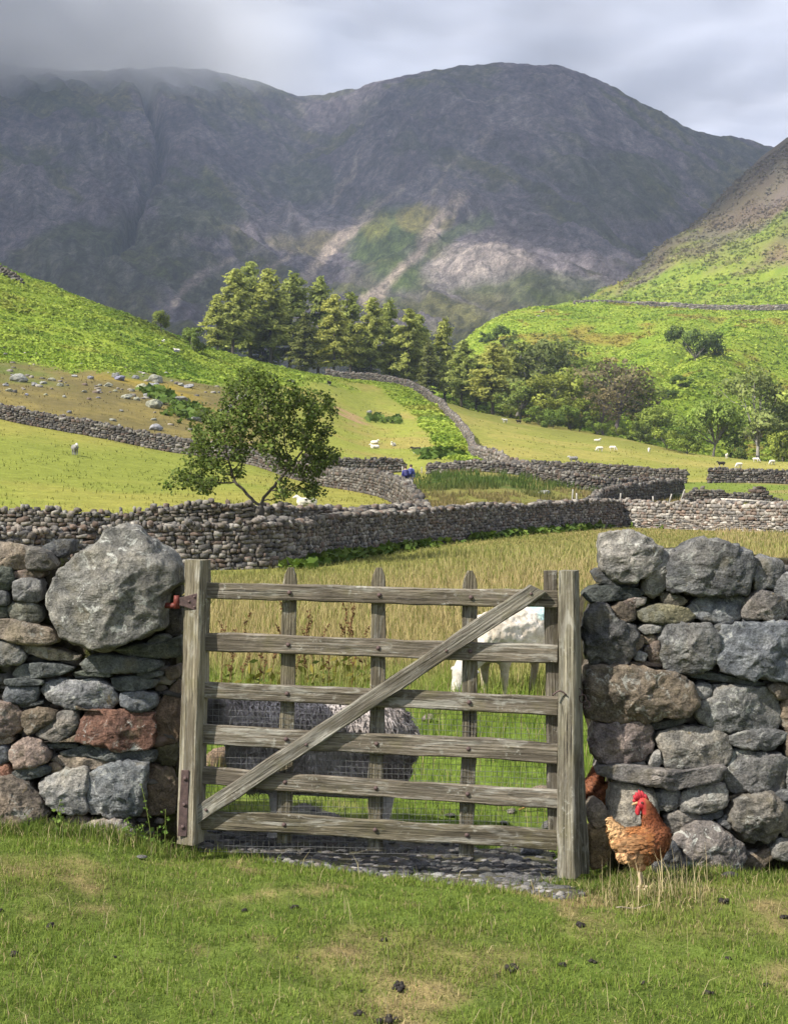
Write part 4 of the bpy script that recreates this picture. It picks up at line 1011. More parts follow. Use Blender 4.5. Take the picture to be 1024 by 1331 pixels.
h2 = plate('hinge', [(236, 1001), (246, 1001), (243, 1087), (231, 1087)], -.052, .005, IRON, gate, goff)
for uu, vv in ((241, 1012), (240, 1046), (238, 1075)): bolt(h2, goff, G(uu, vv, -.053), .010)
# the hook the hinge hangs on, set in the wall
mb = MB()
P = G(224, 785, -.03)
mb.tube(np.array([G(209, 787, .12), G(214, 787, .0), G(226, 787, -.04), G(231, 787, -.045)]) - P, [.012, .013, .013, .012], 8)
mb.tube(np.array([G(230, 774, -.046), G(230, 780, -.046), G(230, 791, -.046)]) - P, [.012, .014, .013], 8)
tag(obj('hinge_hook', mb.mesh('hinge_hook', True), REDP, None, P), 'red painted iron hook fixed in the wall, carrying the gate hinge', 'hook')
# wire netting between rails and uprights
mb = MB()
uL, uR = 262, 722
xs = np.arange(uL, uR, 7.55)
for u in xs:
    vt, vb = 906 + (u-265)*.045, 1107 + (u-265)*.012
    a, b = G(u, vt, .030), G(u-3, vb, .030)
    t = np.linspace(0, 1, 7)[:, None]; Pp = a*(1-t)+b*t; Pp[:, 1] += .002*np.sin(np.arange(7)*1.7+u); Pp[:, 0] += .0012*np.sin(np.arange(7)*2.3+u*1.3)
    mb.tube(Pp-goff, .0009, 3, cap=False)
for k_ in range(27):
    f = k_/26
    vv0, vv1 = 906 + (1107-906)*f, 927 + (1112-927)*f
    t = np.linspace(0, 1, 14)[:, None]; a, b = G(uL-1, vv0, .0315), G(uR, vv1, .0315)
    Pp = a*(1-t)+b*t; Pp[:, 2] += .0015*np.sin(np.arange(14)*1.9+k_)
    mb.tube(Pp-goff, .0009, 3, cap=False)
o = obj('wire_netting', mb.mesh('wire_netting'), WIRE, gate); tag(o, kind='stuff')
# latch post with a leaning prop behind it
gp = empty('gate_post', pt(737, 1130, 5.88)); tag(gp, 'grey wooden post the gate closes against, beside the right wall', 'post')
poff = np.array(gp.location)
beam('post', pt(735, 1142, 5.86), pt(735.5, 742, 5.86), (math.cos(.42), -math.sin(.42), 0), .078, .085, 70, (.185,.17,.13), gp, poff, w1=.073, rough=.004)
beam('prop', pt(757, 1136, 5.965), pt(744, 760, 5.965), (1, 0, 0), .058, .05, 71, (.16,.15,.115), gp, poff, w1=.05, rough=.004)
mb = MB()
a = np.linspace(0, 1, 10)
Pp = np.stack([pt(718+18*t, 904-6*math.sin(t*3.1), 5.852) for t in a]); mb.tube(Pp-poff, .0035, 5)
obj('staple', mb.mesh('staple', True), IRON, gp)
for k_ in range(3):
    mb = MB(); a = np.linspace(0, 2*math.pi, 13)
    cc = pt(752+5*k_, 900+8*k_, 5.90); Pp = np.stack([[.014*math.cos(t), .006*math.sin(t*2), .017*math.sin(t)] for t in a]); mb.tube(Pp+cc-poff, .003, 5, cap=False)
    obj('chain_link', mb.mesh('chain_link', True), IRON, gp)
# ------------------------------------------------------------------ trees, bushes
def hit(u, v, dmin=3.0, dmax=1200.0):
    """where the line of sight through column u, row v first meets the land beyond dmin"""
    d = np.geomspace(dmin, dmax, 1500)
    x = (u-512)/F*d; zr = CAMZ + (VH-v)/F*d
    g = gz(x, d)
    k = np.nonzero(g >= zr)[0]
    i = k[0] if len(k) else len(d)-1
    return np.array([x[i], d[i], g[i]])
m = Mat('bark'); oc = m.oco(); a = m.noise(m.scale(oc, (6, 6, 1.2)), 3, 5, .65); base = m.attr()
BARK = m.done(m.bsdf(m.mix(1.0, base, m.ramp(a, [(.3, (.5,.5,.5)), (.7, (1.5,1.5,1.5))]), 'MULTIPLY'), .95, m.bump(a, .8, .03), spec=.05))
m = Mat('leafage'); oi = m.n('ObjectInfo'); base = m.attr()
LEAF = m.done(m.leaf(m.mix(1.0, base, oi.outputs['Color'], 'MULTIPLY'), .40, .7))

def cards(Cn, size, rng, flat=.0, aspect=1.6, droop=None):
    """leaf-sized pointed quads at the centres Cn with random attitudes; returns V, Q"""
    n = len(Cn)
    a = rng.normal(size=(n, 3)); a[:, 2] *= (1-flat)
    if droop is not None: a = a*.55 + droop
    a /= np.linalg.norm(a, axis=1, keepdims=True) + 1e-9
    b = np.cross(a, rng.normal(size=(n, 3))*np.array([1, 1, 1-flat*.5])); b /= np.linalg.norm(b, axis=1, keepdims=True) + 1e-9
    s = np.broadcast_to(np.asarray(size, float), (n,))[:, None]
    L = a*s*aspect*.5; Wd = b*s*.5
    V = np.stack([Cn - L, Cn + Wd + L*.05, Cn + L, Cn - Wd + L*.05], 1).reshape(-1, 3)
    return V, (np.arange(n)*4)[:, None] + np.arange(4)[None]
def leafy_mesh(name, V, Q, cols, D):
    """leaf cards whose shading follows the surface of the whole crown: D outward direction per card"""
    q = V[Q]; g = np.cross(q[:, 1]-q[:, 0], q[:, 2]-q[:, 0]); fl = (g*D).sum(1) < 0
    Q = np.where(fl[:, None], Q[:, ::-1], Q)
    gn = np.where(fl[:, None], -g, g); gn /= np.linalg.norm(gn, axis=1, keepdims=True) + 1e-12
    Nn = D/np.linalg.norm(D, axis=1, keepdims=True)*.84 + gn*.16; Nn /= np.linalg.norm(Nn, axis=1, keepdims=True)
    me = mesh_np(name, V, Q, cols, smooth=True)
    me.normals_split_custom_set_from_vertices(np.repeat(Nn, 4, 0))
    return me
def limb_tubes(segs, col, n=5):
    mb = MB()
    for P, R in segs: mb.tube(P, R, n, col=col, cap=False)
    return mb
def conifer(seed, H=1.0, spread=.22, base=.12, open_=.5, col=((.21,.25,.06), (.40,.44,.12)), bark=(.10,.085,.07)):
    """unit-height larch / pine with whorled drooping boughs; returns trunk and crown meshes"""
    rng = np.random.default_rng(seed)
    z = np.linspace(-.02, .985, 12)
    tx = .012*np.cumsum(rng.normal(size=12))*.4; ty = .012*np.cumsum(rng.normal(size=12))*.4
    mb = MB(); mb.tube(np.stack([tx, ty, z], -1), .016*(1-z*.93)+.001, 7, col=bark)
    pts = []; cols = []; dirs = []; sz = []
    nb = int(95 - 25*open_)
    for i in range(nb):
        h = base + (1-base)*(i+rng.uniform(0, 1))/nb
        r = spread*(1-h)**.72*rng.uniform(.55, 1.2)*(.45+.55*sstep(base-.02, base+.22, h)) + .012
        az = rng.uniform(0, 2*math.pi); c, s_ = math.cos(az), math.sin(az)
        k = max(int(5 + r*70), 4)
        t = np.linspace(.12, 1, k)
        zz = h + r*(.28*(1-h*.2)*t - .42*t**2 + .10*t**3)*(1 if h < .8 else -.6)
        bx, by = np.interp(h, z, tx), np.interp(h, z, ty)
        P = np.stack([bx + c*r*t, by + s_*r*t, zz], -1)
        if h < .9: mb.tube(np.vstack([[bx, by, h], P[::2]]), np.linspace(.0042, .001, len(P[::2])+1), 3, col=bark, cap=False)
        rep = 5
        for q in range(rep):
            off = rng.normal(size=P.shape)*np.array([.012, .012, .008])*(.5+1.2*t[:, None])
            pts.append(P + off); sh = rng.uniform(.75, 1.2)
            cols.append(np.clip(lerp(C(*col[0]), C(*col[1]), np.clip(.15 + .85*t*rng.uniform(.5, 1.1, k) + .2*(h-.5), 0, 1))*sh, 0, 1))
            dirs.append(np.stack([np.full(k, c*.8), np.full(k, s_*.8), np.full(k, -.35)], -1)); sz.append(np.full(k, .0155)*rng.uniform(.8, 1.5, k))
    P = np.vstack(pts); n = len(P)
    V, Q = cards(P, np.concatenate(sz), rng, droop=np.vstack(dirs), aspect=2.4)
    D = P*np.array([1, 1, 0]); D /= np.linalg.norm(D, axis=1, keepdims=True) + 1e-6; D[:, 2] = .45
    crown = leafy_mesh('crown', V, Q, np.repeat(np.vstack(cols), 4, 0), D + rng.normal(0, .25, D.shape))
    return mb.mesh('trunk', True), crown
def broadleaf(seed, lobes=9, wide=.42, base=.22, n=2600, leaf=.030, col=((.15,.20,.036), (.34,.385,.085)), bark=(.13,.12,.10), gap=.18, bare=0):
    n = int(n*2.0); leaf = leaf*1.05
    """unit-height tree: forking limbs, uneven lobes of leaf cards with gaps"""
    rng = np.random.default_rng(seed)
    segs = []; tips = []
    fork = np.array([rng.normal()*.02, rng.normal()*.02, base])
    segs.append((np.array([[0, 0, -.03], [fork[0]*.4, fork[1]*.4, base*.5], fork]), np.array([.026, .02, .017])))
    for i in range(lobes):
        az = i*2.4 + rng.uniform(-.4, .4); h = rng.uniform(base+.12, .90); r = wide*math.sqrt(max(1-((h-.52)/.5)**2, .05))*rng.uniform(.35, .85)
        tip = np.array([math.cos(az)*r, math.sin(az)*r, h])
        mid = fork*.5 + tip*.5 + np.array([0, 0, .05]) + rng.normal(size=3)*.02
        t = np.linspace(0, 1, 6)[:, None]; P = fork*(1-t)**2 + 2*mid*t*(1-t) + tip*t*t
        segs.append((P, np.linspace(.012, .003, 6))); tips.append((tip, rng.uniform(.13, .22)*(wide/.42)**.5))
        for q in range(3):
            e = tip + rng.normal(size=3)*np.array([.10, .10, .08]); a = P[rng.integers(2, 5)]
            segs.append((np.array([a, (a+e)/2 + rng.normal(size=3)*.015, e]), np.array([.005, .003, .0012]))); tips.append((e, rng.uniform(.08, .14)))
        for q in range(bare):
            e = tip + rng.normal(size=3)*np.array([.12, .12, .12]); a = P[rng.integers(2, 6)]
            segs.append((np.array([a, (a+e)/2 + rng.normal(size=3)*.02, e]), np.array([.004, .002, .001])))
    w = np.array([r**2 for _, r in tips]); w /= w.sum()
    idx = rng.choice(len(tips), n, p=w)
    cen = np.array([t for t, _ in tips])[idx]; rad = np.array([r for _, r in tips])[idx]
    d = rng.normal(size=(n, 3)); d /= np.linalg.norm(d, axis=1, keepdims=True)
    P = cen + d*(rad*rng.uniform(.25, 1, n)**.45)[:, None]*np.array([1, 1, .78])
    keep = (perlin(P[:, 0]*9, P[:, 1]*9, P[:, 2]*9, seed) > -gap) & (P[:, 2] > base*.35)
    P = P[keep]; lob = idx[keep]
    sh = rng.uniform(.7, 1.25, len(tips))[lob]*rng.uniform(.75, 1.25, len(P))
    cc = lerp(C(*col[0]), C(*col[1]), rng.uniform(0, 1, len(P)))*sh[:, None]
    V, Q = cards(P, leaf*rng.uniform(.7, 1.4, len(P)), rng, aspect=1.5)
    return limb_tubes(segs, bark).mesh('trunk', True), leafy_mesh('crown', V, Q, np.repeat(np.clip(cc, 0, 1), 4, 0), (P-cen[keep])/rad[keep][:, None]*.8 + (P-np.array([0, 0, .5]))*1.2 + np.array([0, 0, .45]) + rng.normal(0, .2, P.shape))

KINDS_ = {
 'larch': [conifer(100+i, spread=.33+.04*(i % 3), base=.16+.06*(i % 2), open_=.2+.15*(i % 3)) for i in range(4)],
 'spruce': [conifer(120+i, spread=.29, base=.05, open_=0.1, col=((.10,.12,.036), (.22,.235,.07))) for i in range(2)],
 'tree': [broadleaf(140+i, 9+i, .36+.03*i) for i in range(4)],
 'pale': [broadleaf(150+i, 11, .30+.04*i, .18, 1900, .028, ((.12,.155,.045), (.25,.28,.09)), (.30,.28,.25), .05) for i in range(2)],
 'dying': [broadleaf(160, 12, .38, .2, 1300, .026, ((.15,.135,.07), (.27,.24,.125)), (.16,.13,.12), .0, 4)],
 'bush': [broadleaf(170+i, 8, .62+.1*i, .08, 1700, .045, ((.11,.16,.025), (.25,.30,.055))) for i in range(3)],
}
def plant_tree(kind, var, u, vb, vt, d, label, name='tree', wide=1.0, rz=0.0, tint=(1, 1, 1), group='trees of the valley'):
    """stands at the distance d; foot and top seen at rows vb and vt"""
    x = (u-512)/F*d; z = float(gz(x, d))
    top = ztan(vt, d); h = top - z
    tr, cr = KINDS_[kind][var % len(KINDS_[kind])]
    root = empty(name, (x, d, z), rz); tag(root, label, 'bush' if name == 'bush' else 'tree', group)
    root.scale = (h*wide, h*wide, h)
    obj('trunk', tr, BARK, root)
    c = obj('crown', cr, LEAF, root); c.color = (*tint, 1)
    return root
WOOD_G = 'trees of the wood below the mountain'
Y1 = (1.15, 1.1, .95); Y2 = (1.0, 1.02, .95); ShadeTint = (.75, .85, .8); Y3 = (1.3, 1.18, 1.05)
for a in [
 ('larch', 0, 283, 470, 388, 286, 'low larch at the left edge of the wood', 1.25, Y1), ('larch', 1, 305, 470, 352, 292, 'broad larch at the left end of the wood, its bare trunk showing', 1.25, Y1),
 ('larch', 2, 328, 470, 342, 302, 'tallest larch of the wood, pointed top against the mountain', 1.15, Y2), ('larch', 3, 352, 470, 352, 298, 'wide larch right of the tallest one', 1.25, Y1),
 ('larch', 0, 378, 475, 357, 306, 'larch with rounded top left of the dark spruce', 1.2, Y2), ('larch', 1, 414, 490, 361, 308, 'narrow larch rising behind the dark spruce', .9, Y2),
 ('spruce', 0, 397, 492, 408, 284, 'dark dense spruce standing in front of the wood', 1.2, (1, 1, .9)), ('larch', 2, 436, 496, 384, 290, 'pale feathery larch in the middle of the wood', 1.1, Y3), ('larch', 3, 456, 497, 381, 300, 'larch leaning on the pale feathery one', 1.05, Y2),
 ('larch', 1, 484, 502, 389, 296, 'larch with bare lower stem by the climbing wall', 1.05, Y1), ('larch', 0, 506, 505, 391, 302, 'thin larch behind the climbing wall', .95, Y2), ('larch', 2, 529, 510, 402, 296, 'larch above the top corner of the bracken strip', 1.05, Y1),
 ('larch', 3, 548, 515, 410, 308, 'larch with a one sided crown right of the strip corner', 1.0, Y2), ('larch', 0, 578, 522, 415, 312, 'slim larch at the dip in the wood', .95, Y1), ('spruce', 1, 556, 520, 446, 288, 'short dark spruce under the slim larch', 1.15, (1,1,1)),
 ('larch', 1, 601, 530, 444, 296, 'ragged larch left of the broad round one', 1.2, Y2), ('larch', 3, 640, 540, 447, 288, 'broad bright larch at the right end of the larches', 1.55, Y3), ('larch', 2, 618, 535, 462, 306, 'small larch tucked behind the broad bright one', 1.2, Y2),
 ('larch', 0, 663, 545, 452, 300, 'larch on the right shoulder of the broad bright one', 1.2, Y1)]:
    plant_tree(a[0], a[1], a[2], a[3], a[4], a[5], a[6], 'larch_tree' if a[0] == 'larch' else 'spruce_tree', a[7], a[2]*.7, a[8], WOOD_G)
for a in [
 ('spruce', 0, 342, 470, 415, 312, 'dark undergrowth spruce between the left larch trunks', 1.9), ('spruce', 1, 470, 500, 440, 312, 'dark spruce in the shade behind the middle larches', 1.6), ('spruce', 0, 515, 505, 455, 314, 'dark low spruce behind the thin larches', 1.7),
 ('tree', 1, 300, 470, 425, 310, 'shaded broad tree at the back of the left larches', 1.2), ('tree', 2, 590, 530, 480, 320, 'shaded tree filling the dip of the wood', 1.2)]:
    plant_tree(a[0], a[1], a[2], a[3], a[4], a[5], a[6], 'spruce_tree' if a[0] == 'spruce' else 'tree', a[7], a[2]*.7, ShadeTint, WOOD_G)  # darker leaf tint puts the shade inside the wood into the colour
RG = 'trees below the right bracken hill'
for a in [
 ('tree', 1, 728, 556, 458, 318, 'green tree filling the belt behind the pale airy one', 1.3, (1.05,1.08,1)), ('tree', 3, 760, 562, 470, 312, 'green tree between the pale trees and the brown one', 1.25, (1.0,1.05,1)), ('pale', 1, 672, 548, 462, 316, 'light tree rising behind the round dark one', 1.3, (1,1,1)), ('tree', 0, 850, 578, 520, 275, 'small green tree between the gully and the brown one', 1.1, (1.05,1.08,1)),
 ('bush', 0, 742, 560, 528, 268, 'green bush under the belt left of the yellow green one', 1.1, (1,1.05,1)), ('bush', 1, 700, 553, 526, 272, 'green bush at the foot of the tall pale tree', 1.1, (1,1.05,1)), ('bush', 2, 893, 590, 562, 240, 'green bush between the bright rounded one and the dense dark tree', .9, (1.1,1.1,1)),
 ('pale', 0, 690, 550, 442, 302, 'tall pale green tree right of the larches', 1.1, (1,1,1)), ('pale', 1, 714, 552, 443, 312, 'pale airy tree against the bracken', 1.0, (1.1,1.08,1.1)), ('tree', 0, 738, 560, 468, 296, 'mid green tree left of the brown dying one', 1.0, (1.15,1.1,1)),
 ('tree', 2, 712, 556, 488, 282, 'round green tree in front of the pale airy one', 1.2, (1.2,1.1,1)), ('tree', 3, 676, 548, 492, 284, 'dark green tree at the foot of the pale trees', 1.25, (.9,.95,1)), ('dying', 0, 800, 572, 464, 284, 'brown half bare tree in the tree belt', 1.2, (1.05,1.0,.95)),
 ('tree', 1, 822, 574, 478, 292, 'green tree touching the brown half bare one', .9, (1.1,1.1,1)), ('dying', 0, 783, 570, 505, 272, 'rusty brown bush like tree in front of the half bare one', 1.2, (1.1,1.0,.85)), ('bush', 0, 752, 562, 520, 270, 'yellow green bush left of the rusty one', .9, (1.2,1.1,1)),
 ('bush', 1, 832, 580, 545, 258, 'dark bush at the mouth of the gully', .85, (.75,.75,.9)), ('bush', 2, 866, 586, 552, 245, 'bright rounded bush at the pasture edge', .85, (1.2,1.15,1.1)), ('tree', 3, 926, 592, 512, 240, 'dense dark green tree at the pasture edge', .85, (.85,.95,.9)),
 ('pale', 0, 984, 598, 482, 246, 'tall airy tree with a white trunk by the right pasture', .95, (1.05,1.05,1)), ('tree', 0, 1016, 602, 502, 256, 'dark tree just right of the white trunked one', .9, (.8,.88,.9)), ('bush', 0, 1012, 600, 562, 238, 'bright low bush under the tall airy tree', .8, (1.2,1.1,1)),
 ('bush', 1, 955, 596, 570, 240, 'small dark bush between the two pasture edge trees', .8, (.8,.85,.9)), ('bush', 2, 803, 575, 552, 262, 'olive bush at the foot of the half bare tree', .9, (1.05,1,.9)), ('bush', 1, 718, 556, 530, 266, 'dark green bush under the pale trees', 1.0, (.8,.9,.9)),
 ('bush', 2, 776, 568, 545, 262, 'small round bush in the tree belt', .9, (1.0,1.05,1)), ('tree', 2, 1062, 604, 500, 245, 'tree beyond the right end of the tree belt', .9, (1,1,1))]:
    plant_tree(a[0], a[1], a[2], a[3], a[4], a[5], a[6], 'bush' if a[0] == 'bush' else 'tree', a[7]*1.12, a[2]*.9, tuple(1.1*q for q in a[8]), RG)
for kind, var, u, v, vt, wide, lab, tint in [
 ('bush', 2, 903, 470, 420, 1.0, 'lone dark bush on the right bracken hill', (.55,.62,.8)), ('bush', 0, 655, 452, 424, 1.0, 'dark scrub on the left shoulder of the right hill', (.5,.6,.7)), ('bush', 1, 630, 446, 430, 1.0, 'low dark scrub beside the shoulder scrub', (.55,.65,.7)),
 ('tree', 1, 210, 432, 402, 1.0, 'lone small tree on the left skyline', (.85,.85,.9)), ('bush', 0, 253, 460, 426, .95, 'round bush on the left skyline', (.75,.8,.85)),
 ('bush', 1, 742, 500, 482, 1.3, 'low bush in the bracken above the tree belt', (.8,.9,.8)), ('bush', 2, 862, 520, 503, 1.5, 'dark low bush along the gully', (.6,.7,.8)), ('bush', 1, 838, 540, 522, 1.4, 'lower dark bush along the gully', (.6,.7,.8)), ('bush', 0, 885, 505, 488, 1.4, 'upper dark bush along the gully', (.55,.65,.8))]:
    h = hit(u, v, 150 if u < 300 else 250)
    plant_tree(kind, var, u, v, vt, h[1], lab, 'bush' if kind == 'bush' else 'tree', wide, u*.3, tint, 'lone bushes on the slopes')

# ---- the hawthorn by the first wall: limbs grown towards the light within its crown
def hawthorn():
    rng = np.random.default_rng(12)
    d0 = 37.0; z0 = float(gz((335-512)/F*d0, d0))
    Ou = np.array([(390,90),(480,55),(580,90),(640,150),(720,165),(850,175),(912,285),(880,385),(835,440),(965,488),(960,545),(835,560),(805,640),(875,712),(800,732),(700,720),(545,745),(520,660),(430,610),(330,612),(245,725),(190,650),(45,672),(115,560),(180,490),(172,400),(250,250),(370,215),(355,140)], float)/3.79 + np.array([200, 460])
    A = []
    def inside(u, v):
        r = False; j = len(Ou)-1
        for i in range(len(Ou)):
            if (Ou[i][1] > v) != (Ou[j][1] > v) and u < (Ou[j][0]-Ou[i][0])*(v-Ou[i][1])/(Ou[j][1]-Ou[i][1])+Ou[i][0]: r = not r
            j = i
        return r
    while len(A) < 1900:
        u, v = rng.uniform(205, 460), rng.uniform(470, 665)
        if not inside(u, v) or (abs(u-337) < 26 and v > 598) or fbm(u/24, v/15, o=2, seed=77) < -.17: continue
        w = 1.25*math.sqrt(max(1-((u-335)/125)**2, .03))*min(1.0, .45+(v-470)/90)
        y = rng.uniform(-1, 1)*w
        p_ = pt(u, v, d0); A.append((p_[0], p_[1]+y, p_[2]))
    A = np.array(A)
    b = pt(335, 668, d0); b[2] = z0
    # a leaning double stem to start from
    nodes = []; par = []
    def chain(pts, p0):
        k = p0
        for q in pts: nodes.append(np.array(q)); par.append(k); k = len(nodes)-1
        return k
    stem = [b + (pt(335+dx, v, d0) - pt(335, 668, d0))*np.array([1, 1, 1]) + np.array([0, 0, (0)]) for dx, v in ((0, 668), (-1, 655), (-1, 643), (0, 632), (1, 622), (2, 612), (4, 600))]
    k = chain(stem, -1)
    step = .11
    act = np.ones(len(A), bool)
    for it in range(120):
        N = np.array(nodes); a = A[act]
        if not len(a): break
        D = np.linalg.norm(a[:, None]-N[None], axis=2); near = D.argmin(1); dm = D.min(1)
        new = {}
        for i in np.nonzero((dm < 1.6) & (near > 5))[0]:
            vv = a[i]-N[near[i]]; new.setdefault(near[i], []).append(vv/np.linalg.norm(vv))
        if not new: break
        for kx, vs in new.items():
            g = np.mean(vs, 0) + rng.normal(size=3)*.12; g /= np.linalg.norm(g)+1e-9
            nodes.append(N[kx]+g*step); par.append(kx)
        N = np.array(nodes)
        ids = np.nonzero(act)[0]
        dn = np.linalg.norm(A[ids][:, None]-N[None, -len(new):], axis=2).min(1)
        act[ids[dn < .17]] = False
        if len(nodes) > 9000: break
    print('hawthorn nodes', len(nodes), 'left', act.sum())
    N = np.array(nodes); par = np.array(par); n = len(N)
    R = np.zeros(n); kids = [[] for _ in range(n)]
    for i in range(1, n): kids[par[i]].append(i)
    for i in range(n-1, -1, -1):
        R[i] = .0045 if not kids[i] else sum(R[k_]**2.3 for k_ in kids[i])**(1/2.3)
    R = np.minimum(R, .135)
    R[:7] = np.maximum(R[:7], [.21, .18, .165, .155, .15, .14, .13])
    segs = []
    def walk(i):
        st = [i]
        while st:
            i = st.pop(); P = [N[par[i]]] if par[i] >= 0 else []; rr = [R[i]] if P else []
            while True:
                P.append(N[i]); rr.append(R[i])
                if not kids[i]: break
                ks = sorted(kids[i], key=lambda q: -R[q]); st += ks[1:]; i = ks[0]
            if len(P) > 1: segs.append((np.array(P), np.array(rr)))
    walk(0)
    root = empty('hawthorn_tree', (b[0], b[1], z0)); tag(root, 'lone windswept hawthorn growing between the first two walls', 'tree')
    off = np.array(root.location)
    mb = MB()
    for P, r in segs: mb.tube(P-off, r, 6 if r[0] > .03 else 4, col=(.10,.088,.075), cap=False)
    obj('trunk', mb.mesh('trunk', True), BARK, root)
    leafn = [i for i in range(n) if R[i] < .012]
    nl = 13500
    ii = rng.choice(leafn, nl)
    P = N[ii] + rng.normal(size=(nl, 3))*np.array([.085, .085, .06])
    sh = (.75+.5*perlin(N[ii][:, 0]*2.2, N[ii][:, 1]*2.2, N[ii][:, 2]*2.2, 4))
    cc = lerp(C(.072,.118,.02), C(.165,.215,.045), rng.uniform(0, 1, nl))*np.clip(sh, .4, 1.3)[:, None]*rng.uniform(.7, 1.3, (nl, 1))
    V, Q = cards(P-off, rng.uniform(.045, .09, nl), rng, flat=.35, aspect=1.4)
    obj('crown', leafy_mesh('crown', V, Q, np.repeat(cc, 4, 0), (P-off-np.array([0, 0, 2.2]))*.5 + np.array([0, 0, .4]) + rng.normal(0, .45, P.shape)), LEAF, root)
hawthorn()
# ------------------------------------------------------------------ sheep, hens, walkers
def capsule(mb, p0, r0, p1, r1, n=14, sq=(1, 1)):
    p0 = np.asarray(p0, float); p1 = np.asarray(p1, float)
    ax = p1-p0; L = np.linalg.norm(ax)
    ax = ax/L if L > 1e-6 else np.array([0, 0, 1.0])
    a = np.linspace(-math.pi/2, 0, 5); b = np.linspace(0, math.pi/2, 5)
    P = [p0 + ax*r0*math.sin(t) for t in a] + [p1 + ax*r1*math.sin(t) for t in b]
    R = [max(r0*math.cos(t), 1e-4) for t in a] + [max(r1*math.cos(t), 1e-4) for t in b]
    ref = np.array([0, 0, 1.0]) if abs(ax[2]) < .9 else np.array([1.0, 0, 0])
    A = np.cross(ax, ref); A /= np.linalg.norm(A); B = np.cross(A, ax)
    th = np.arange(n)/n*2*math.pi
    V = np.array([[p + r*(math.cos(t)*A*sq[0] + math.sin(t)*B*sq[1]) for t in th] for p, r in zip(P, R)]).reshape(-1, 3)
    k = len(P)
    Q = [[i*n+j, i*n+(j+1) % n, (i+1)*n+(j+1) % n, (i+1)*n+j] for i in range(k-1) for j in range(n)]
    V = np.vstack([V, P[0], P[-1]])
    T = [[k*n, (j+1) % n, j] for j in range(n)] + [[k*n+1, (k-1)*n+j, (k-1)*n+(j+1) % n] for j in range(n)]
    mb.add(V, Q, T)
def blob(caps, voxel, smooth=6, name='body'):
    """one continuous skin grown over overlapping limbs"""
    mb = MB()
    for c in caps: capsule(mb, *c)
    me = mb.mesh('tmp'); fix_normals(me)
    o = bpy.data.objects.new('tmp', me); COL.objects.link(o)
    r = o.modifiers.new('r', 'REMESH'); r.mode = 'VOXEL'; r.voxel_size = voxel
    s = o.modifiers.new('s', 'SMOOTH'); s.iterations = smooth; s.factor = .5
    dg = bpy.context.evaluated_depsgraph_get()
    out = bpy.data.meshes.new_from_object(o.evaluated_get(dg)); out.name = name
    bpy.data.objects.remove(o); bpy.data.meshes.remove(me)
    out.polygons.foreach_set('use_smooth', np.ones(len(out.polygons), bool))
    return out
def verts(me):
    a = np.empty(len(me.vertices)*3, np.float32); me.vertices.foreach_get('co', a); return a.reshape(-1, 3).astype(float)
def normals(me):
    a = np.empty(len(me.vertices)*3, np.float32); me.vertex_normals.foreach_get('vector', a); return a.reshape(-1, 3).astype(float)
def set_verts(me, V): me.vertices.foreach_set('co', V.astype(np.float32).ravel()); me.update()
def set_cols(me, c):
    c = np.hstack([c, np.ones((len(c), 1))]).astype(np.float32)
    a = me.color_attributes.new('col', 'FLOAT_COLOR', 'POINT'); a.data.foreach_set('color', c.ravel())
m = Mat('wool'); base = m.attr(); p = m.oco(); a = m.noise(p, 45, 5, .7); b = m.noise(p, 12, 4, .6)
WOOL = m.done(m.bsdf(m.mix(1.0, base, m.ramp(a, [(.3, (.72,.70,.68)), (.7, (1.22,1.22,1.22))]), 'MULTIPLY'), 1.0, m.bump(b, .3, .015, m.bump(a, .8, .008)), spec=.02, **{'Sheen Weight': .15}))
m = Mat('fleece_lock'); LOCK = m.done(m.leaf(m.attr(), .3, .9))
m = Mat('hide'); base = m.attr(); HIDE = m.done(m.bsdf(base, .6, None, spec=.25))

def strands(me, mask, n, L, w, rng, gravity=.7, back=(0, 0, 0), cols=None, jitter=.2):
    """locks of wool or feathers lying on a skin"""
    me.calc_loop_triangles()
    V = verts(me); Nn = normals(me)
    T = np.empty(len(me.loop_triangles)*3, np.int32); me.loop_triangles.foreach_get('vertices', T); T = T.reshape(-1, 3)
    T = T[mask[T].all(1)]
    ar = np.linalg.norm(np.cross(V[T[:, 1]]-V[T[:, 0]], V[T[:, 2]]-V[T[:, 0]]), axis=1)
    k = rng.choice(len(T), n, p=ar/ar.sum())
    r1, r2 = rng.uniform(0, 1, (2, n)); s = np.sqrt(r1); bc = np.stack([1-s, s*(1-r2), s*r2], -1)
    P = (V[T[k]]*bc[..., None]).sum(1); N = (Nn[T[k]]*bc[..., None]).sum(1); N /= np.linalg.norm(N, axis=1, keepdims=True)
    g = np.array([0, 0, -gravity]) + np.array(back) + rng.normal(size=(n, 3))*jitter
    t = g - N*(g*N).sum(1, keepdims=True); t /= np.linalg.norm(t, axis=1, keepdims=True)+1e-9
    b = np.cross(N, t)
    return P, N, t, b, k
def lock_mesh(name, P, N, t, b, L, w, lift, curl, cols):
    n = len(P); L = np.broadcast_to(L, (n,))[:, None]; w = np.broadcast_to(w, (n,))[:, None]; lift = np.broadcast_to(lift, (n,))[:, None]
    p0 = P - N*.002; p1 = P + t*L*.5 + N*lift; p2 = P + t*L + N*lift*curl
    V = np.stack([p0-b*w*.6, p0+b*w*.6, p1+b*w, p1-b*w, p2+b*w*.25, p2-b*w*.25], 1).reshape(-1, 3)
    o = (np.arange(n)*6)[:, None]
    Q = np.vstack([o+np.array([[3, 2, 1, 0]]), o+np.array([[5, 4, 2, 3]])])
    return mesh_np(name, V, Q, np.repeat(cols, 6, 0), smooth=True)

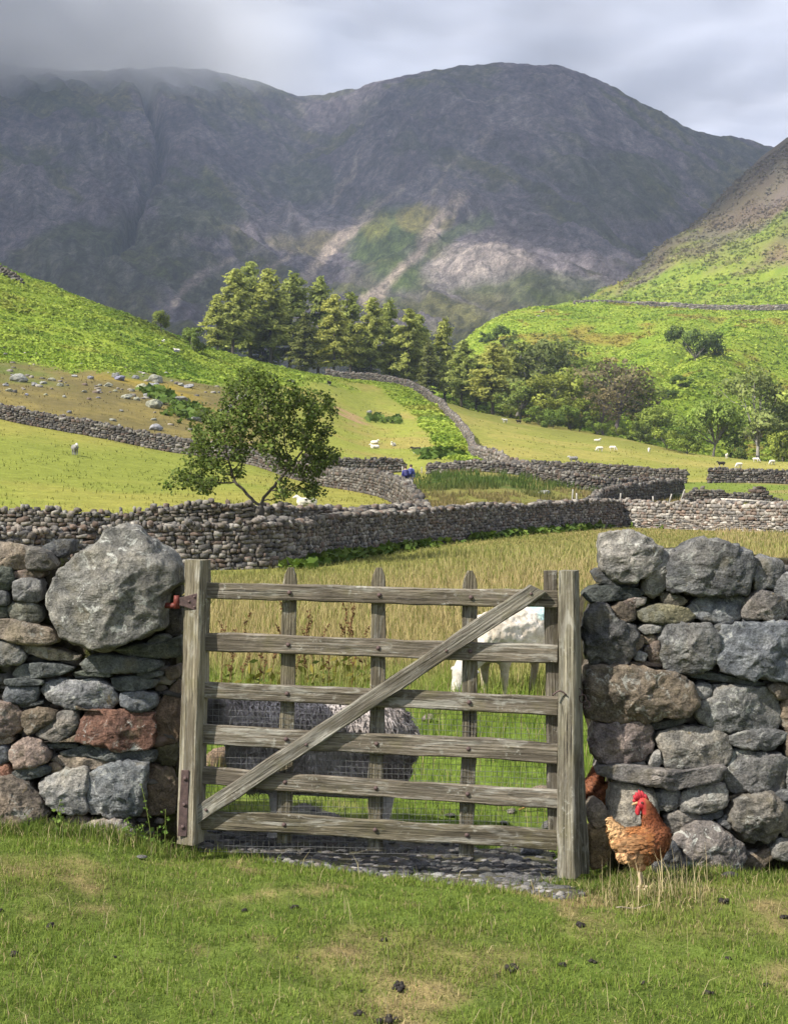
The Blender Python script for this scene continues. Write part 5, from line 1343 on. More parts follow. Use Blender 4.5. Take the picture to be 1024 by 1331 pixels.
# -- the grey ewe close behind the gate (faces -X)
rng = np.random.default_rng(31)
caps = [((-.27,0,.50),.185,(.05,0,.49),.205), ((.05,0,.49),.205,(.30,0,.50),.195), ((.30,0,.50),.19,(.40,0,.47),.13), ((-.26,0,.41),.185,(.28,0,.385),.195),
        ((-.30,0,.52),.15,(-.43,-.01,.60),.115), ((-.43,-.01,.60),.105,(-.50,-.02,.665),.085), ((-.49,-.02,.67),.078,(-.585,-.03,.635),.06), ((-.585,-.03,.635),.058,(-.665,-.035,.585),.042), ((-.665,-.035,.585),.04,(-.69,-.035,.57),.036),
        ((-.475,-.09,.70),.02,(-.455,-.155,.695),.022), ((-.475,.05,.70),.02,(-.455,.115,.695),.022),
        ((.40,0,.52),.05,(.46,0,.40),.035)]
for sx, sy in ((-.185,-.085), (-.17,.085)):
    caps += [((sx,sy,.40),.075,(sx-.005,sy,.25),.042), ((sx-.005,sy,.25),.038,(sx+.0,sy,.07),.026), ((sx,sy,.06),.03,(sx-.02,sy,.022),.034)]
for sx, sy in ((.33,-.085), (.345,.09)):
    caps += [((sx-.03,sy,.42),.10,(sx+.01,sy,.29),.055), ((sx+.01,sy,.29),.048,(sx+.045,sy,.225),.034), ((sx+.045,sy,.225),.034,(sx+.02,sy,.07),.027), ((sx+.02,sy,.06),.03,(sx-.0,sy,.022),.034)]
def ewe_cols(me, fleece, face, leg, headx=-.40, headz=.5, legz=.26):
    V = verts(me)
    n = fbm(V[:, 0]*9, V[:, 1]*9, V[:, 2]*9, o=3, seed=5)
    c = lerp(C(*fleece)*.75, C(*fleece)*1.2, sstep(-.4, .5, n))
    c = lerp(c, C(*face), sstep(headx+.05, headx-.06, V[:, 0])*(V[:, 2] > headz))
    c = lerp(c, C(*leg), sstep(legz+.03, legz-.05, V[:, 2]))
    return c
me = blob(caps, .013, 4)
V = verts(me); N = normals(me)
wool = sstep(.24, .34, V[:, 2])*sstep(-.50, -.40, V[:, 0])
V2 = V + N*(wool*(.020*fbm(V[:, 0]*11, V[:, 1]*11, V[:, 2]*7, o=3, seed=6)+.008*ridged(V[:, 0]*22, V[:, 1]*22, V[:, 2]*9, o=2, seed=7)))[:, None]
set_verts(me, V2); set_cols(me, ewe_cols(me, (.26,.23,.215), (.14,.13,.135), (.50,.47,.44), -.44))
EX, ED = (408-512)/F*6.78, 6.78
ewe = obj('sheep', me, WOOL, None, (EX, ED, float(gz(EX, ED))-.005))
ewe.scale = (.97, .97, 1.0); ewe.rotation_euler = (0, 0, .06)
tag(ewe, 'shaggy dark grey sheep standing close behind the gate', 'sheep')
msk = (V2[:, 2] > .27) & (V2[:, 0] > -.42)
P, N_, t, b, k = strands(me, msk, 15000, .05, .004, rng, 1.0, (.15, 0, 0), jitter=.28)
cn = fbm(P[:, 0]*8, P[:, 1]*8, P[:, 2]*5, o=3, seed=9)
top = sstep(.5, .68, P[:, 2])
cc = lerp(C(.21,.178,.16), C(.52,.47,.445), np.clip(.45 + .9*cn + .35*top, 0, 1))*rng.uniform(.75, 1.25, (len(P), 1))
f = obj('fleece', lock_mesh('fleece', P, N_, t, b, rng.uniform(.03, .075, len(P)), rng.uniform(.0025, .006, len(P)), rng.uniform(.006, .022, len(P)), .4, cc), LOCK, ewe); tag(f, kind='stuff')

# -- the white ewe grazing further back (head down, faces -X before turning)
def grazing_caps():
    c = [((-.26,0,.47),.175,(.05,0,.48),.20), ((.05,0,.48),.20,(.28,0,.48),.19), ((.28,0,.48),.185,(.37,0,.44),.13), ((-.25,0,.43),.16,(.25,0,.42),.17),
         ((-.30,0,.45),.135,(-.44,0,.32),.10), ((-.44,0,.32),.085,(-.52,0,.22),.075), ((-.52,0,.22),.066,(-.56,0,.13),.05), ((-.56,0,.13),.048,(-.585,0,.06),.034),
         ((-.50,-.06,.245),.022,(-.49,-.135,.235),.02), ((-.50,.06,.245),.022,(-.49,.135,.235),.02), ((.38,0,.46),.045,(.42,0,.30),.03)]
    for sx, sy in ((-.17,-.085), (-.22,.085)):
        c += [((sx,sy,.36),.07,(sx-.005,sy,.24),.04), ((sx-.005,sy,.24),.036,(sx,sy,.07),.025), ((sx,sy,.06),.028,(sx-.02,sy,.02),.032)]
    for sx, sy in ((.30,-.085), (.26,.09)):
        c += [((sx-.03,sy,.38),.10,(sx+.01,sy,.28),.052), ((sx+.01,sy,.28),.046,(sx+.045,sy,.22),.032), ((sx+.045,sy,.22),.032,(sx+.02,sy,.07),.026), ((sx+.02,sy,.06),.028,(sx,sy,.02),.032)]
    return c
me = blob(grazing_caps(), .0125, 4)
V = verts(me); N = normals(me)
wool = sstep(.26, .34, V[:, 2])*sstep(-.50, -.36, V[:, 0])
V2 = V + N*(wool*(0.012*fbm(V[:, 0]*14, V[:, 1]*14, V[:, 2]*14, o=3, seed=16)+.004*ridged(V[:, 0]*26, V[:, 1]*26, V[:, 2]*26, o=2, seed=15)+.004*fbm(V[:, 0]*40, V[:, 1]*40, V[:, 2]*40, o=2, seed=17)))[:, None]
set_verts(me, V2)
n = fbm(V2[:, 0]*10, V2[:, 1]*10, V2[:, 2]*10, o=3, seed=18)
c = lerp(C(.44,.38,.30), C(.60,.54,.46), sstep(-.4, .4, n))
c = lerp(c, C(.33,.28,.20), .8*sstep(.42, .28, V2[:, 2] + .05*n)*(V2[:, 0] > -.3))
c = lerp(c, C(.44,.41,.36), sstep(-.38, -.46, V2[:, 0]))
c = lerp(c, C(.35,.62,.60), .75*sstep(1.2, .3, ((V2[:, 0]-.20)/.12)**2 + ((V2[:, 1]+.02)/.2)**2 + 1.2*n)*(V2[:, 2] > .58))
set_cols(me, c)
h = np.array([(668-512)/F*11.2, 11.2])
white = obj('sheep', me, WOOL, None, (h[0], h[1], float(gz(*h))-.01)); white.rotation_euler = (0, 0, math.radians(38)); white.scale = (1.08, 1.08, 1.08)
tag(white, 'white sheep with a turquoise mark grazing behind the right end of the gate', 'sheep')
# a lamb behind the gate post: only an ear and a bit of its side show
lamb_me = blob([((-.12,0,.25),.095,(.14,0,.25),.10), ((-.14,0,.27),.06,(-.22,0,.36),.05), ((-.22,0,.365),.048,(-.30,0,.345),.034), ((-.21,-.04,.39),.013,(-.20,-.10,.395),.013), ((-.21,.04,.39),.013,(-.20,.10,.395),.013)] +
               [((sx,sy,.22),.035,(sx,sy,.03),.016) for sx in (-.12,.13) for sy in (-.05,.05)], .012, 4)
set_cols(lamb_me, np.tile([.66,.62,.55], (len(lamb_me.vertices), 1)))
h = np.array([(742-512)/F*11.0, 11.0]); l_ = obj('lamb', lamb_me, WOOL, None, (h[0], h[1], float(gz(*h)))); l_.rotation_euler = (0, 0, math.radians(75)); tag(l_, 'white lamb almost hidden behind the gate post, one ear showing', 'lamb')

# -- distant sheep
far_stand = blob([((-.27,0,.50),.17,(.28,0,.50),.19), ((-.30,0,.56),.12,(-.47,0,.68),.08), ((-.47,0,.68),.072,(-.63,0,.60),.045)] + [((sx,sy,.40),.06,(sx,sy,.03),.03) for sx in (-.22,.27) for sy in (-.09,.09)], .03, 3)
far_graze = blob([((-.27,0,.48),.17,(.28,0,.48),.19), ((-.30,0,.46),.13,(-.48,0,.27),.08), ((-.48,0,.27),.07,(-.58,0,.08),.04)] + [((sx,sy,.38),.06,(sx,sy,.03),.03) for sx in (-.22,.27) for sy in (-.09,.09)], .03, 3)
far_lie = blob([((-.25,0,.22),.18,(.30,0,.20),.20), ((-.28,0,.30),.12,(-.42,0,.45),.08), ((-.42,0,.45),.07,(-.57,0,.40),.045), ((-.2,-.12,.06),.05,(-.42,-.10,.05),.03)], .03, 3)
def coloured(me, fl, hd, lg):
    c_ = me.copy(); set_cols(c_, ewe_cols(c_, fl, hd, lg, -.38, .0 if me is far_graze else (.3 if me is far_lie else .5), .2 if me is not far_lie else -1)); return c_
WHT = ((.62,.58,.50), (.60,.58,.54), (.5,.47,.42)); BLK = ((.025,.02,.018), (.03,.025,.02), (.45,.42,.38)); GRY = ((.20,.19,.19), (.42,.41,.40), (.30,.29,.28))
LIB = {(a, b): coloured(me_, *cl) for a, me_ in (('s', far_stand), ('g', far_graze), ('l', far_lie)) for b, cl in (('w', WHT), ('b', BLK), ('y', GRY))}
for u, v, k_, c_, rz, lab, dm in [
 (98, 590, 's', 'y', 2.0, 'grey sheep standing alone in the left pasture', 45), (487, 575, 'l', 'w', 2.6, 'white lamb like sheep lying upper left on the middle slope', 120), (487, 581, 'l', 'w', .2, 'white sheep lying just below another on the middle slope', 120),
 (511, 578, 'l', 'w', 1.2, 'white sheep lying between the resting pair and the black one', 120), (541, 588, 's', 'b', .1, 'black sheep with pale legs beside the bracken strip', 120), (552, 588, 'g', 'w', .8, 'white sheep grazing next to the black one', 120),
 (745, 600, 's', 'y', .2, 'grey sheep standing low in the right pasture', 120), (776, 572, 'l', 'w', 3.0, 'uppermost white sheep of three by the rusty trees', 140), (779, 585, 'g', 'w', .2, 'white sheep grazing left of its neighbour in the right pasture', 140), (796, 584, 'g', 'w', 2.9, 'white sheep grazing right of its neighbour in the right pasture', 140),
 (843, 586, 'g', 'w', 1.3, 'white sheep below the bright rounded bush', 140), (937, 605, 's', 'b', 0, 'dark sheep standing above the gap in the straight wall', 130), (960, 606, 'g', 'w', .3, 'white sheep right of the dark one', 130), (982, 599, 'g', 'w', 2.8, 'white sheep under the white trunked tree', 140),
 (1003, 602, 'g', 'w', .4, 'white sheep right of the white trunked tree', 140), (944, 594, 's', 'w', 1.5, 'white sheep at the pasture edge beside the dense dark tree', 140), (656, 548, 's', 'w', .5, 'white sheep at the top of the right pasture', 150), (674, 549, 's', 'b', .3, 'dark sheep at the top of the right pasture under the trees', 150),
 (428, 499, 's', 'b', 1.1, 'black sheep on top of the slope by the climbing wall', 160), (398, 656, 'l', 'w', .3, 'white sheep under the hawthorn, behind the second wall', 46), (230, 455, 'l', 'w', .3, 'white sheep resting on the left skyline path', 180), (211, 444, 'l', 'w', 2.5, 'white sheep resting higher on the left skyline path', 180)]:
    h = hit(u, v + 2, dm)
    o = obj('sheep', LIB[(k_, c_)], WOOL, None, (h[0], h[1], h[2]-.03)); o.rotation_euler = (0, 0, rz); o.scale = (1.15,)*3
    tag(o, lab, 'sheep', 'sheep scattered over the pastures')

# -- hens
def hen_meshes():
    k = 1/319.0
    q = lambda u, v, y=0.0: ((u-830)*k, y, (1146-v)*k)
    caps = [(q(808,1081),15*k,q(845,1084),21.5*k), (q(845,1084),21.5*k,q(853,1076),18.5*k), (q(852,1076),18*k,q(846,1056),12*k), (q(846,1056),12*k,q(841,1040),9*k), (q(841,1040),9*k,q(835,1033),8.2*k),
            (q(807,1078),14*k,q(798,1066),9*k), (q(798,1066),8*k,q(793,1056),5*k), (q(824,1098,-.012),17*k,q(830,1112,-.016),9*k), (q(826,1098,.02),16*k,q(832,1112,.018),9*k), (q(815,1098),14*k,q(838,1096),17*k), (q(850,1092),15*k,q(852,1084),18*k)]
    me = blob(caps, .0038, 5)
    V = verts(me); u = V[:, 0]/k+830; v = 1146-V[:, 2]/k
    def col_at(u, v, n):
        c = lerp(C(.28,.115,.04), C(.165,.058,.024), sstep(826, 852, u + 12*n))
        c = lerp(c, C(.44,.27,.13), sstep(822, 800, u + 8*n)*sstep(1125, 1060, v))
        c = lerp(c, C(.44,.26,.13), sstep(1086, 1098, v + 6*n)*sstep(842, 830, u))
        c = lerp(c, C(.15,.045,.018), sstep(1068, 1052, v)*(u > 828))
        c = lerp(c, C(.30,.13,.05), sstep(1034, 1026, v)*(u > 834))
        c = lerp(c, C(.31,.03,.028), sstep(841, 834, u)*(v < 1046)*(v > 1024)*(u < 838))
        return c
    set_cols(me, col_at(u, v, fbm(V[:, 0]*30, V[:, 1]*30, V[:, 2]*30, o=2, seed=3)))
    rng = np.random.default_rng(8)
    P, N_, t, b, kk = strands(me, (v < 1112) & ((v > 1046) | (u > 841)), 3200, .02, .006, rng, .55, (-.9, 0, 0), jitter=.2)
    uu = P[:, 0]/k+830; vv = 1146-P[:, 2]/k
    cc = col_at(uu, vv, fbm(P[:, 0]*30, P[:, 1]*30, P[:, 2]*30, o=2, seed=3))*rng.uniform(.45, 1.5, (len(P), 1))
    nk = (vv < 1066)
    plum = lock_mesh('plumage', P, N_, t, b, np.where(nk, .013, .022)*rng.uniform(.7, 1.3, len(P)), np.where(nk, .0022, .0042)*rng.uniform(.8, 1.2, len(P)), .0040, .6, cc)
    # wing: long overlapping quills on the near side
    rw = np.random.default_rng(19); Pw = []; Lw = []; Ww = []; Cw = []
    for row in range(5):
        for i in range(17):
            f_ = i/16; uu_ = 846 - row*8 - f_*4 + rw.normal(0, 2.6); vv_ = 1066 + row*1.5 + f_*(26 - row*2.5) + rw.normal(0, 1.3)
            dome = math.sqrt(max(1-((vv_-1082)/24)**2, .1))
            Pw.append(q(uu_, vv_, -.066*dome-.012)); Lw.append((.024+.004*row)*rw.uniform(.7, 1.2)); Ww.append(.0046*rw.uniform(.7, 1.2)); Cw.append(lerp(C(.25,.10,.035), C(.38,.21,.10), row/4)*rw.uniform(.6, 1.3))
    Pw = np.array(Pw); n_ = len(Pw); tW = np.tile([-.97, 0, -.12], (n_, 1)) + rw.normal(0, .05, (n_, 3)); tW /= np.linalg.norm(tW, axis=1, keepdims=True)
    nW = np.tile([-.12, -1.0, .1], (n_, 1)); nW /= np.linalg.norm(nW, axis=1, keepdims=True)
    wing = lock_mesh('wing', Pw, nW, tW, np.cross(nW, tW), np.array(Lw), np.array(Ww), .004, .2, np.array(Cw))
    mb = MB()
    for i, (a_, hgt) in enumerate(((824, 4), (827, 8), (830.5, 11), (834, 10), (837, 6))):
        mb.tube(np.array([q(a_+3, 1029), q(a_, 1026-hgt*.6), q(a_-1.2, 1027-hgt)]), np.array([3.6, 2.6, .5])*k, 6)
    capsule(mb, q(824, 1030), 2.6*k, q(838, 1026.5), 2.4*k); capsule(mb, q(829, 1038, -.010), 3.2*k, q(828, 1046, -.010), 2.6*k); capsule(mb, q(829, 1038, .010), 3.2*k, q(828, 1046, .010), 2.6*k); capsule(mb, q(832, 1034, -.012), 4.6*k, q(833, 1036, -.012), 4.2*k); capsule(mb, q(832, 1034, .012), 4.6*k, q(833, 1036, .012), 4.2*k)
    comb = mb.mesh('comb', True)
    mb = MB(); mb.tube(np.array([q(829.5, 1032.5), q(825, 1033), q(820.5, 1035.5)]), np.array([3.6, 2.4, .4])*k, 8); beak = mb.mesh('beak', True)
    eye = MB(); capsule(eye, q(832.5, 1031, -.0245), 1.5*k, q(832.8, 1031, -.0245), 1.5*k, 8); eye = eye.mesh('eye', True)
    legs = []
    for y_, du in ((-.022, 0), (.022, 4)):
        mb = MB(); mb.tube(np.array([q(829+du, 1110, y_), q(829+du, 1124, y_), q(831+du, 1134, y_), q(831+du, 1144, y_)]), np.array([3.4, 2.3, 2.1, 2.3])*k, 7)
        for ex, ey in ((13, -.018), (15, .002), (12, .020), (-9, 0)):
            mb.tube(np.array([q(831+du, 1143, y_), q(831+du+ex*.5, 1143.5, y_+ey*.5), q(831+du+ex, 1145.5, y_+ey)]), np.array([1.9, 1.6, .7])*k, 5)
        legs.append(mb.mesh('leg', True))
    return me, plum, wing, comb, beak, eye, legs
HM = hen_meshes()
def plain(nm, c_, r_=.5, sp=.3):
    m = Mat(nm); p = m.oco(); a = m.noise(p, 150, 4, .6)
    return m.done(m.bsdf(m.mix(1.0, c_ + (1,), m.ramp(a, [(.3, (.8,.8,.8)), (.7, (1.2,1.2,1.2))]), 'MULTIPLY'), r_, m.bump(a, .3, .001), spec=sp))
COMB = plain('comb_red', (.33,.022,.030), .6); BEAK = plain('beak_horn', (.45,.28,.14), .4); SHANK = plain('shank', (.55,.42,.28), .5); EYE = plain('eye_amber', (.05,.02,.01), .15, .6)
m = Mat('feather'); FEATHER = m.done(m.bsdf(m.attr(), .65, None, spec=.2))
def make_hen(loc, rz, label, sc=1.0):
    o = obj('hen', HM[0], FEATHER, None, loc); o.rotation_euler = (0, 0, rz); o.scale = (sc,)*3
    tag(o, label, 'hen', 'hens by the wall')
    tag(obj('plumage', HM[1], FEATHER, o), kind='stuff'); obj('wing', HM[2], FEATHER, o); obj('comb', HM[3], COMB, o); obj('beak', HM[4], BEAK, o); obj('eye', HM[5], EYE, o)
    for l_ in HM[6]: obj('leg', l_, SHANK, o)
    return o
hx = (830-512)/F*5.6
make_hen((hx, 5.6, float(gz(hx, 5.6))), 0, 'red brown hen standing in front of the right wall')
hx = (789-512)/F*6.42
make_hen((hx, 6.42, float(gz(hx, 6.42))+.115), math.pi, 'second red brown hen peeping out behind the gate post')

# -- two walkers beyond the walls, seen from behind
def walker(u, d, label, jacket, trousers, seed, rz):
    x = (u-512)/F*d; z = float(gz(x, d))
    body = blob([((0,0,.98),.145,(0,0,1.38),.165), ((0,0,1.45),.06,(0,.01,1.54),.058), ((0,.01,1.62),.098,(0,.015,1.68),.10),
                 ((-.17,0,1.40),.062,(-.24,.0,1.12),.048), ((-.24,0,1.12),.045,(-.23,.10,.88),.036), ((-.23,.10,.88),.036,(-.22,.13,.80),.038), ((.17,0,1.40),.062,(.24,.0,1.12),.048), ((.24,0,1.12),.045,(.23,.10,.88),.036), ((.23,.10,.88),.036,(.22,.13,.80),.038),
                 ((-.085,0,.92),.10,(-.095,.03,.50),.068), ((-.095,.03,.50),.062,(-.10,-.02,.10),.042), ((-.10,-.03,.06),.045,(-.11,.12,.045),.04), ((.085,0,.92),.10,(.095,-.06,.50),.068), ((.095,-.06,.50),.062,(.10,-.16,.12),.042), ((.10,-.17,.07),.045,(.11,-.03,.045),.04)], .028, 3)
    V = verts(body); c = np.tile(C(*jacket), (len(V), 1)); c[V[:, 2] < .93] = trousers; c[V[:, 2] < .13] = (.05,.04,.035); c[V[:, 2] > 1.50] = (.40,.26,.20)
    c[(V[:, 2] > 1.60) & (V[:, 1] < .05) | (V[:, 2] > 1.70)] = (.05,.035,.025); c[(np.abs(V[:, 0]) > .17) & (V[:, 2] < .86) & (V[:, 2] > .74)] = (.40,.26,.20)
    set_cols(body, c)
    o = obj('person', body, HIDE, None, (x, d, z)); o.rotation_euler = (0, 0, rz); tag(o, label, 'person', 'walkers on the path')
    mb = MB(); mb.box((0, -.235, 1.22), (.30, .17, .46), col=C(*jacket)*.45); mb.box((0, -.34, 1.14), (.22, .06, .2), col=C(*jacket)*.6)
    pk = obj('backpack', mb.mesh('backpack'), HIDE, o)
    return o
walker(527, 91, 'walker on the left of the pair, in a dark blue jacket with backpack', (.035,.035,.17), (.42,.38,.34), 1, .2)
walker(534, 92.5, 'walker on the right of the pair, in a bright blue jacket', (.07,.09,.30), (.30,.28,.27), 2, -.25)
# ------------------------------------------------------------------ grass, bracken, pebbles, loose stones, plants
m = Mat('grass_blade'); GRASS = m.done(m.leaf(m.attr(), .35, .75))
m = Mat('frond'); BRK = m.done(m.leaf(m.attr(), .35, .7))
def pebble_front(x):
    u = 512 + F*x/6.0
    return np.interp(u, [255, 290, 350, 420, 560, 640, 700, 735, 760], [6.35, 6.2, 6.02, 5.93, 5.78, 5.6, 5.44, 5.42, 5.9])
def pebble_mask(x, y):
    n = .10*fbm(x*4, y*4, o=3, seed=91)
    inx = sstep(-.98, -.90, x + n*.3)*sstep(.80, .70, x + n*.3)
    back = 6.75 + .5*fbm(x*1.5, y*0+3, o=2, seed=92)
    return inx*sstep(0, .08, y - pebble_front(x) + n)*sstep(.3, -.1, y - back + n)
def blades(name, x, y, h, w, col, rng, lean=.45, seg=3, kind='grass', label=None):
    n = len(x); z = gz(x, y)
    az = rng.uniform(0, 2*math.pi, n); la = rng.uniform(0, 2*math.pi, n)
    l = np.abs(rng.normal(0, lean, n))*h
    dx, dy = np.cos(la)*l, np.sin(la)*l
    bx, by = np.cos(az)*w*.5, np.sin(az)*w*.5
    P = np.stack([x, y, z - .01], -1); D = np.stack([dx, dy, h], -1); B = np.stack([bx, by, bx*0], -1)
    mid = P + D*np.array([.36, .36, .60]); tip = P + D*np.stack([np.ones(n), np.ones(n), np.clip(1 - .35*(l/h)**2, .4, 1)], -1)
    V = np.stack([P-B, P+B, mid+B*.8, mid-B*.8, tip], 1).reshape(-1, 3)
    o = (np.arange(n)*5)[:, None]
    cc = np.stack([col*.8, col*.8, col, col, col*1.12], 1).reshape(-1, 3)
    me = mesh_np(name, V, [o + np.array([[0, 1, 2, 3]]), o + np.array([[3, 2, 4]])], np.clip(cc, 0, 1), smooth=True)
    ob = obj(name, me, GRASS); tag(ob, label, kind=('stuff'))
    return ob
rng = np.random.default_rng(55)
# close-cropped turf this side of the gate
n = 185000
y = 3.45*np.exp(rng.uniform(0, 1, n)*math.log(7.0/3.45)); x = (rng.uniform(-150, 1174, n)-512)/F*y
pm = pebble_mask(x, y); n1 = fbm(x*1.3, y*1.3, o=4, seed=22); n4 = fbm(x*4, y*4, o=3, seed=24); n5 = fbm(x*9, y*9, o=2, seed=25)
dry = sstep(.35, .75, n4 + .5*n1)
inwall = (y > 6.0)*(np.abs(x+.05) > .95)
keep = (pm < .35 + .25*n5) & (rng.uniform(0, 1, n) > dry*.45) & (rng.uniform(0, 1, n) > inwall*.5) & ~((y > 7.0))
x, y, n1, n4, n5, dry = (a[keep] for a in (x, y, n1, n4, n5, dry)); n = len(x)
edge = np.clip(sstep(.25, 0, np.abs(y - pebble_front(x)))*(np.abs(x) < .9) + sstep(5.75, 6.02, y)*(np.abs(x+.05) > .88), 0, 1)
h = (.016 + .008*sstep(-.3, .5, n5) + .008*sstep(.0, .5, -n4))*rng.uniform(.5, 1.7, n)*(1 + 1.0*edge*rng.uniform(0, 1, n))
c = lerp(C(.105,.17,.022), C(.205,.255,.045), rng.uniform(0, 1, n))
c = lerp(c, C(.22,.205,.06), np.clip(sstep(-.05, .5, n1)*.4 + .05, 0, 1)*rng.uniform(0, 1, n))
straw = rng.uniform(0, 1, n) < .09 + .5*dry + .08*sstep(0, .5, n1)
c[straw] = C(.36,.29,.14)*rng.uniform(.6, 1.1, (straw.sum(), 1))
blades('grass', x, y, h, rng.uniform(.0020, .0042, n), c, rng, .6, label='short sheep cropped grass this side of the gate')
# taller tufts at the wall feet and the posts, and seeding stalks
n = 9000
u_ = rng.choice([0, 1, 2, 3], n, p=[.42, .30, .16, .12])
x = np.where(u_ == 0, rng.uniform(-2.4, -.86, n), np.where(u_ == 1, rng.uniform(.92, 2.4, n), np.where(u_ == 2, rng.normal(.78, .10, n), rng.normal(1.02, .13, n))))
y = np.where(u_ == 0, 6.07 - np.abs(rng.normal(0, .10, n)), np.where(u_ == 1, 5.93 - np.abs(rng.normal(0, .09, n)), np.where(u_ == 2, rng.normal(5.72, .08, n), rng.normal(5.45, .14, n))))
c = lerp(C(.065,.115,.016), C(.15,.19,.035), rng.uniform(0, 1, n)); s_ = rng.uniform(0, 1, n) < np.where(u_ == 3, .55, .15); c[s_] = C(.40,.33,.17)*rng.uniform(.7, 1.1, (s_.sum(), 1))
blades('grass_tufts', x, y, rng.uniform(.025, .085, n)*np.where(u_ == 0, 1.15, .85), rng.uniform(.0025, .0045, n), c, rng, .5, kind='grass', label='longer grass growing along the wall feet')
n = 420
y = 3.6*np.exp(rng.uniform(0, 1, n)*math.log(6.0/3.6)); x = (rng.uniform(-40, 1064, n)-512)/F*y
k_ = pebble_mask(x, y) < .3; x, y = x[k_], y[k_]; n = len(x)
blades('grass_stalks', x, y, rng.uniform(.04, .13, n), rng.uniform(.0013, .0022, n), C(.46,.39,.21)*rng.uniform(.7, 1.15, (n, 1)), rng, .6, label='pale dry grass stalks in the turf')
n = 60
x = rng.normal((850-512)/F*5.45, .09, n); y = rng.normal(5.42, .09, n)
blades('seed_stalks', x, y, rng.uniform(.08, .24, n), rng.uniform(.0018, .0032, n), C(.55,.45,.26)*rng.uniform(.7, 1.15, (n, 1)), rng, .30, label='tall straw coloured grass stalks round the hen')
# meadow beyond the gate
n = 140000
d = 6.9*np.exp(rng.uniform(0, 1, n)**.85*math.log(66/6.9)); u = rng.uniform(-90, 1114, n); x = (u-512)/F*d; y = d
w1d = np.interp(u, [-260, 0, 240, 330, 372, 430, 520, 600, 700, 805, 850, 900, 960, 1030, 1150], [32, 31.3, 32.8, 33.3, 34.3, 38, 45, 50, 57, 65.2, 64, 62.5, 60.5, 58.5, 56])
n1 = fbm(x/9, y/9, o=4, seed=21); n2 = fbm(x*1.3, y*1.3, o=4, seed=22)
keep = (d < w1d - .35) & (pebble_mask(x, y) < .3) & ~((d < 7.3) & (rng.uniform(0, 1, n) < .3))
keep &= rng.uniform(0, 1, n) > .55*sstep(.1, .5, n2)*(d < 9)
d, u, x, y, n1, n2, w1d = (a[keep] for a in (d, u, x, y, n1, n2, w1d)); n = len(d)
tw = sstep(9.5, 15, d + 3*n1 + 1.5*n2)
h = (.07 + .05*rng.uniform(0, 1, n) + .06*sstep(7.5, 10, d)) * (1-tw) + (.14 + .13*rng.uniform(0, 1, n))*tw
g = lerp(C(.11,.19,.020), C(.20,.25,.04), rng.uniform(0, 1, n)); st = rng.uniform(0, 1, n) < .12; g[st] = C(.34,.29,.13)
t_ = lerp(C(.29,.22,.105), C(.47,.36,.18), rng.uniform(0, 1, n)); gr = rng.uniform(0, 1, n) < .20; t_[gr] = C(.15,.165,.035)
c = lerp(g, t_, tw*np.clip(.75 + .5*n1, 0, 1))
far = sstep(.55, .9, d/w1d + .35*n1)*(u < 930)*(u > 200)
c = lerp(c, lerp(C(.12,.16,.03), C(.20,.19,.05), rng.uniform(0, 1, n)), far*.75)
h = h*(1-.5*far)
blades('meadow_grass', x, y, h*rng.uniform(.6, 1.3, n), np.maximum(.003, .00055*d), c, rng, .38, label='long meadow grass, green near the gate and tawny beyond')
# short tufts that roughen the grazed pastures
rng = np.random.default_rng(57); n = 22000; d = 44*np.exp(rng.uniform(0, 1, n)*math.log(235/44)); u = rng.uniform(-60, 1090, n); x = (u-512)/F*d
k = (fbm(x/3, d/3, o=3, seed=94) > -.02) & (bracken_mask(u, d) < .2) & ~((u > 530) & (u < 890) & (d < 112)) & ~((u > 800) & (d < 70)); x, d = x[k], d[k]; n = len(x)
blades('pasture_grass', x, d, rng.uniform(.06, .16, n)*(1+d/260), .0007*d, ground_color(x, d)*rng.uniform(.75, 1.5, (n, 1)), rng, .5, label='short tufts in the grazed pastures')
# rushes and rough tussocks in the middle enclosures and pasture edges
n = 26000
d = rng.uniform(68, 109, n); u = rng.uniform(535, 885, n); x = (u-512)/F*d; y = d
n1 = fbm(x/9, y/9, o=4, seed=21); n3 = fbm(x/40, y/40, o=3, seed=23); q = fbm(x/2.2, y/2.2, o=3, seed=95)
keep = (q > -.05) & (d > np.interp(u, [535, 556, 600, 660, 700, 764, 805, 885], [66, 62, 66, 74, 78, 80, 72, 72])); d, u, x, y, q, n1, n3 = (a[keep] for a in (d, u, x, y, q, n1, n3)); n = len(d)
rush = sstep(.0, .25, n1 + .3*n3 + .2)*sstep(84, 96, d)
c = lerp(lerp(C(.17,.15,.05), C(.24,.18,.08), rng.uniform(0, 1, n)), lerp(C(.045,.085,.015), C(.085,.12,.025), rng.uniform(0, 1, n)), rush)
blades('rushes', x, y, rng.uniform(.2, .6, n)*(.6+.6*rush), np.full(n, .055), c, rng, .3, label='rough tussocks and rushes in the enclosure beyond the second wall')

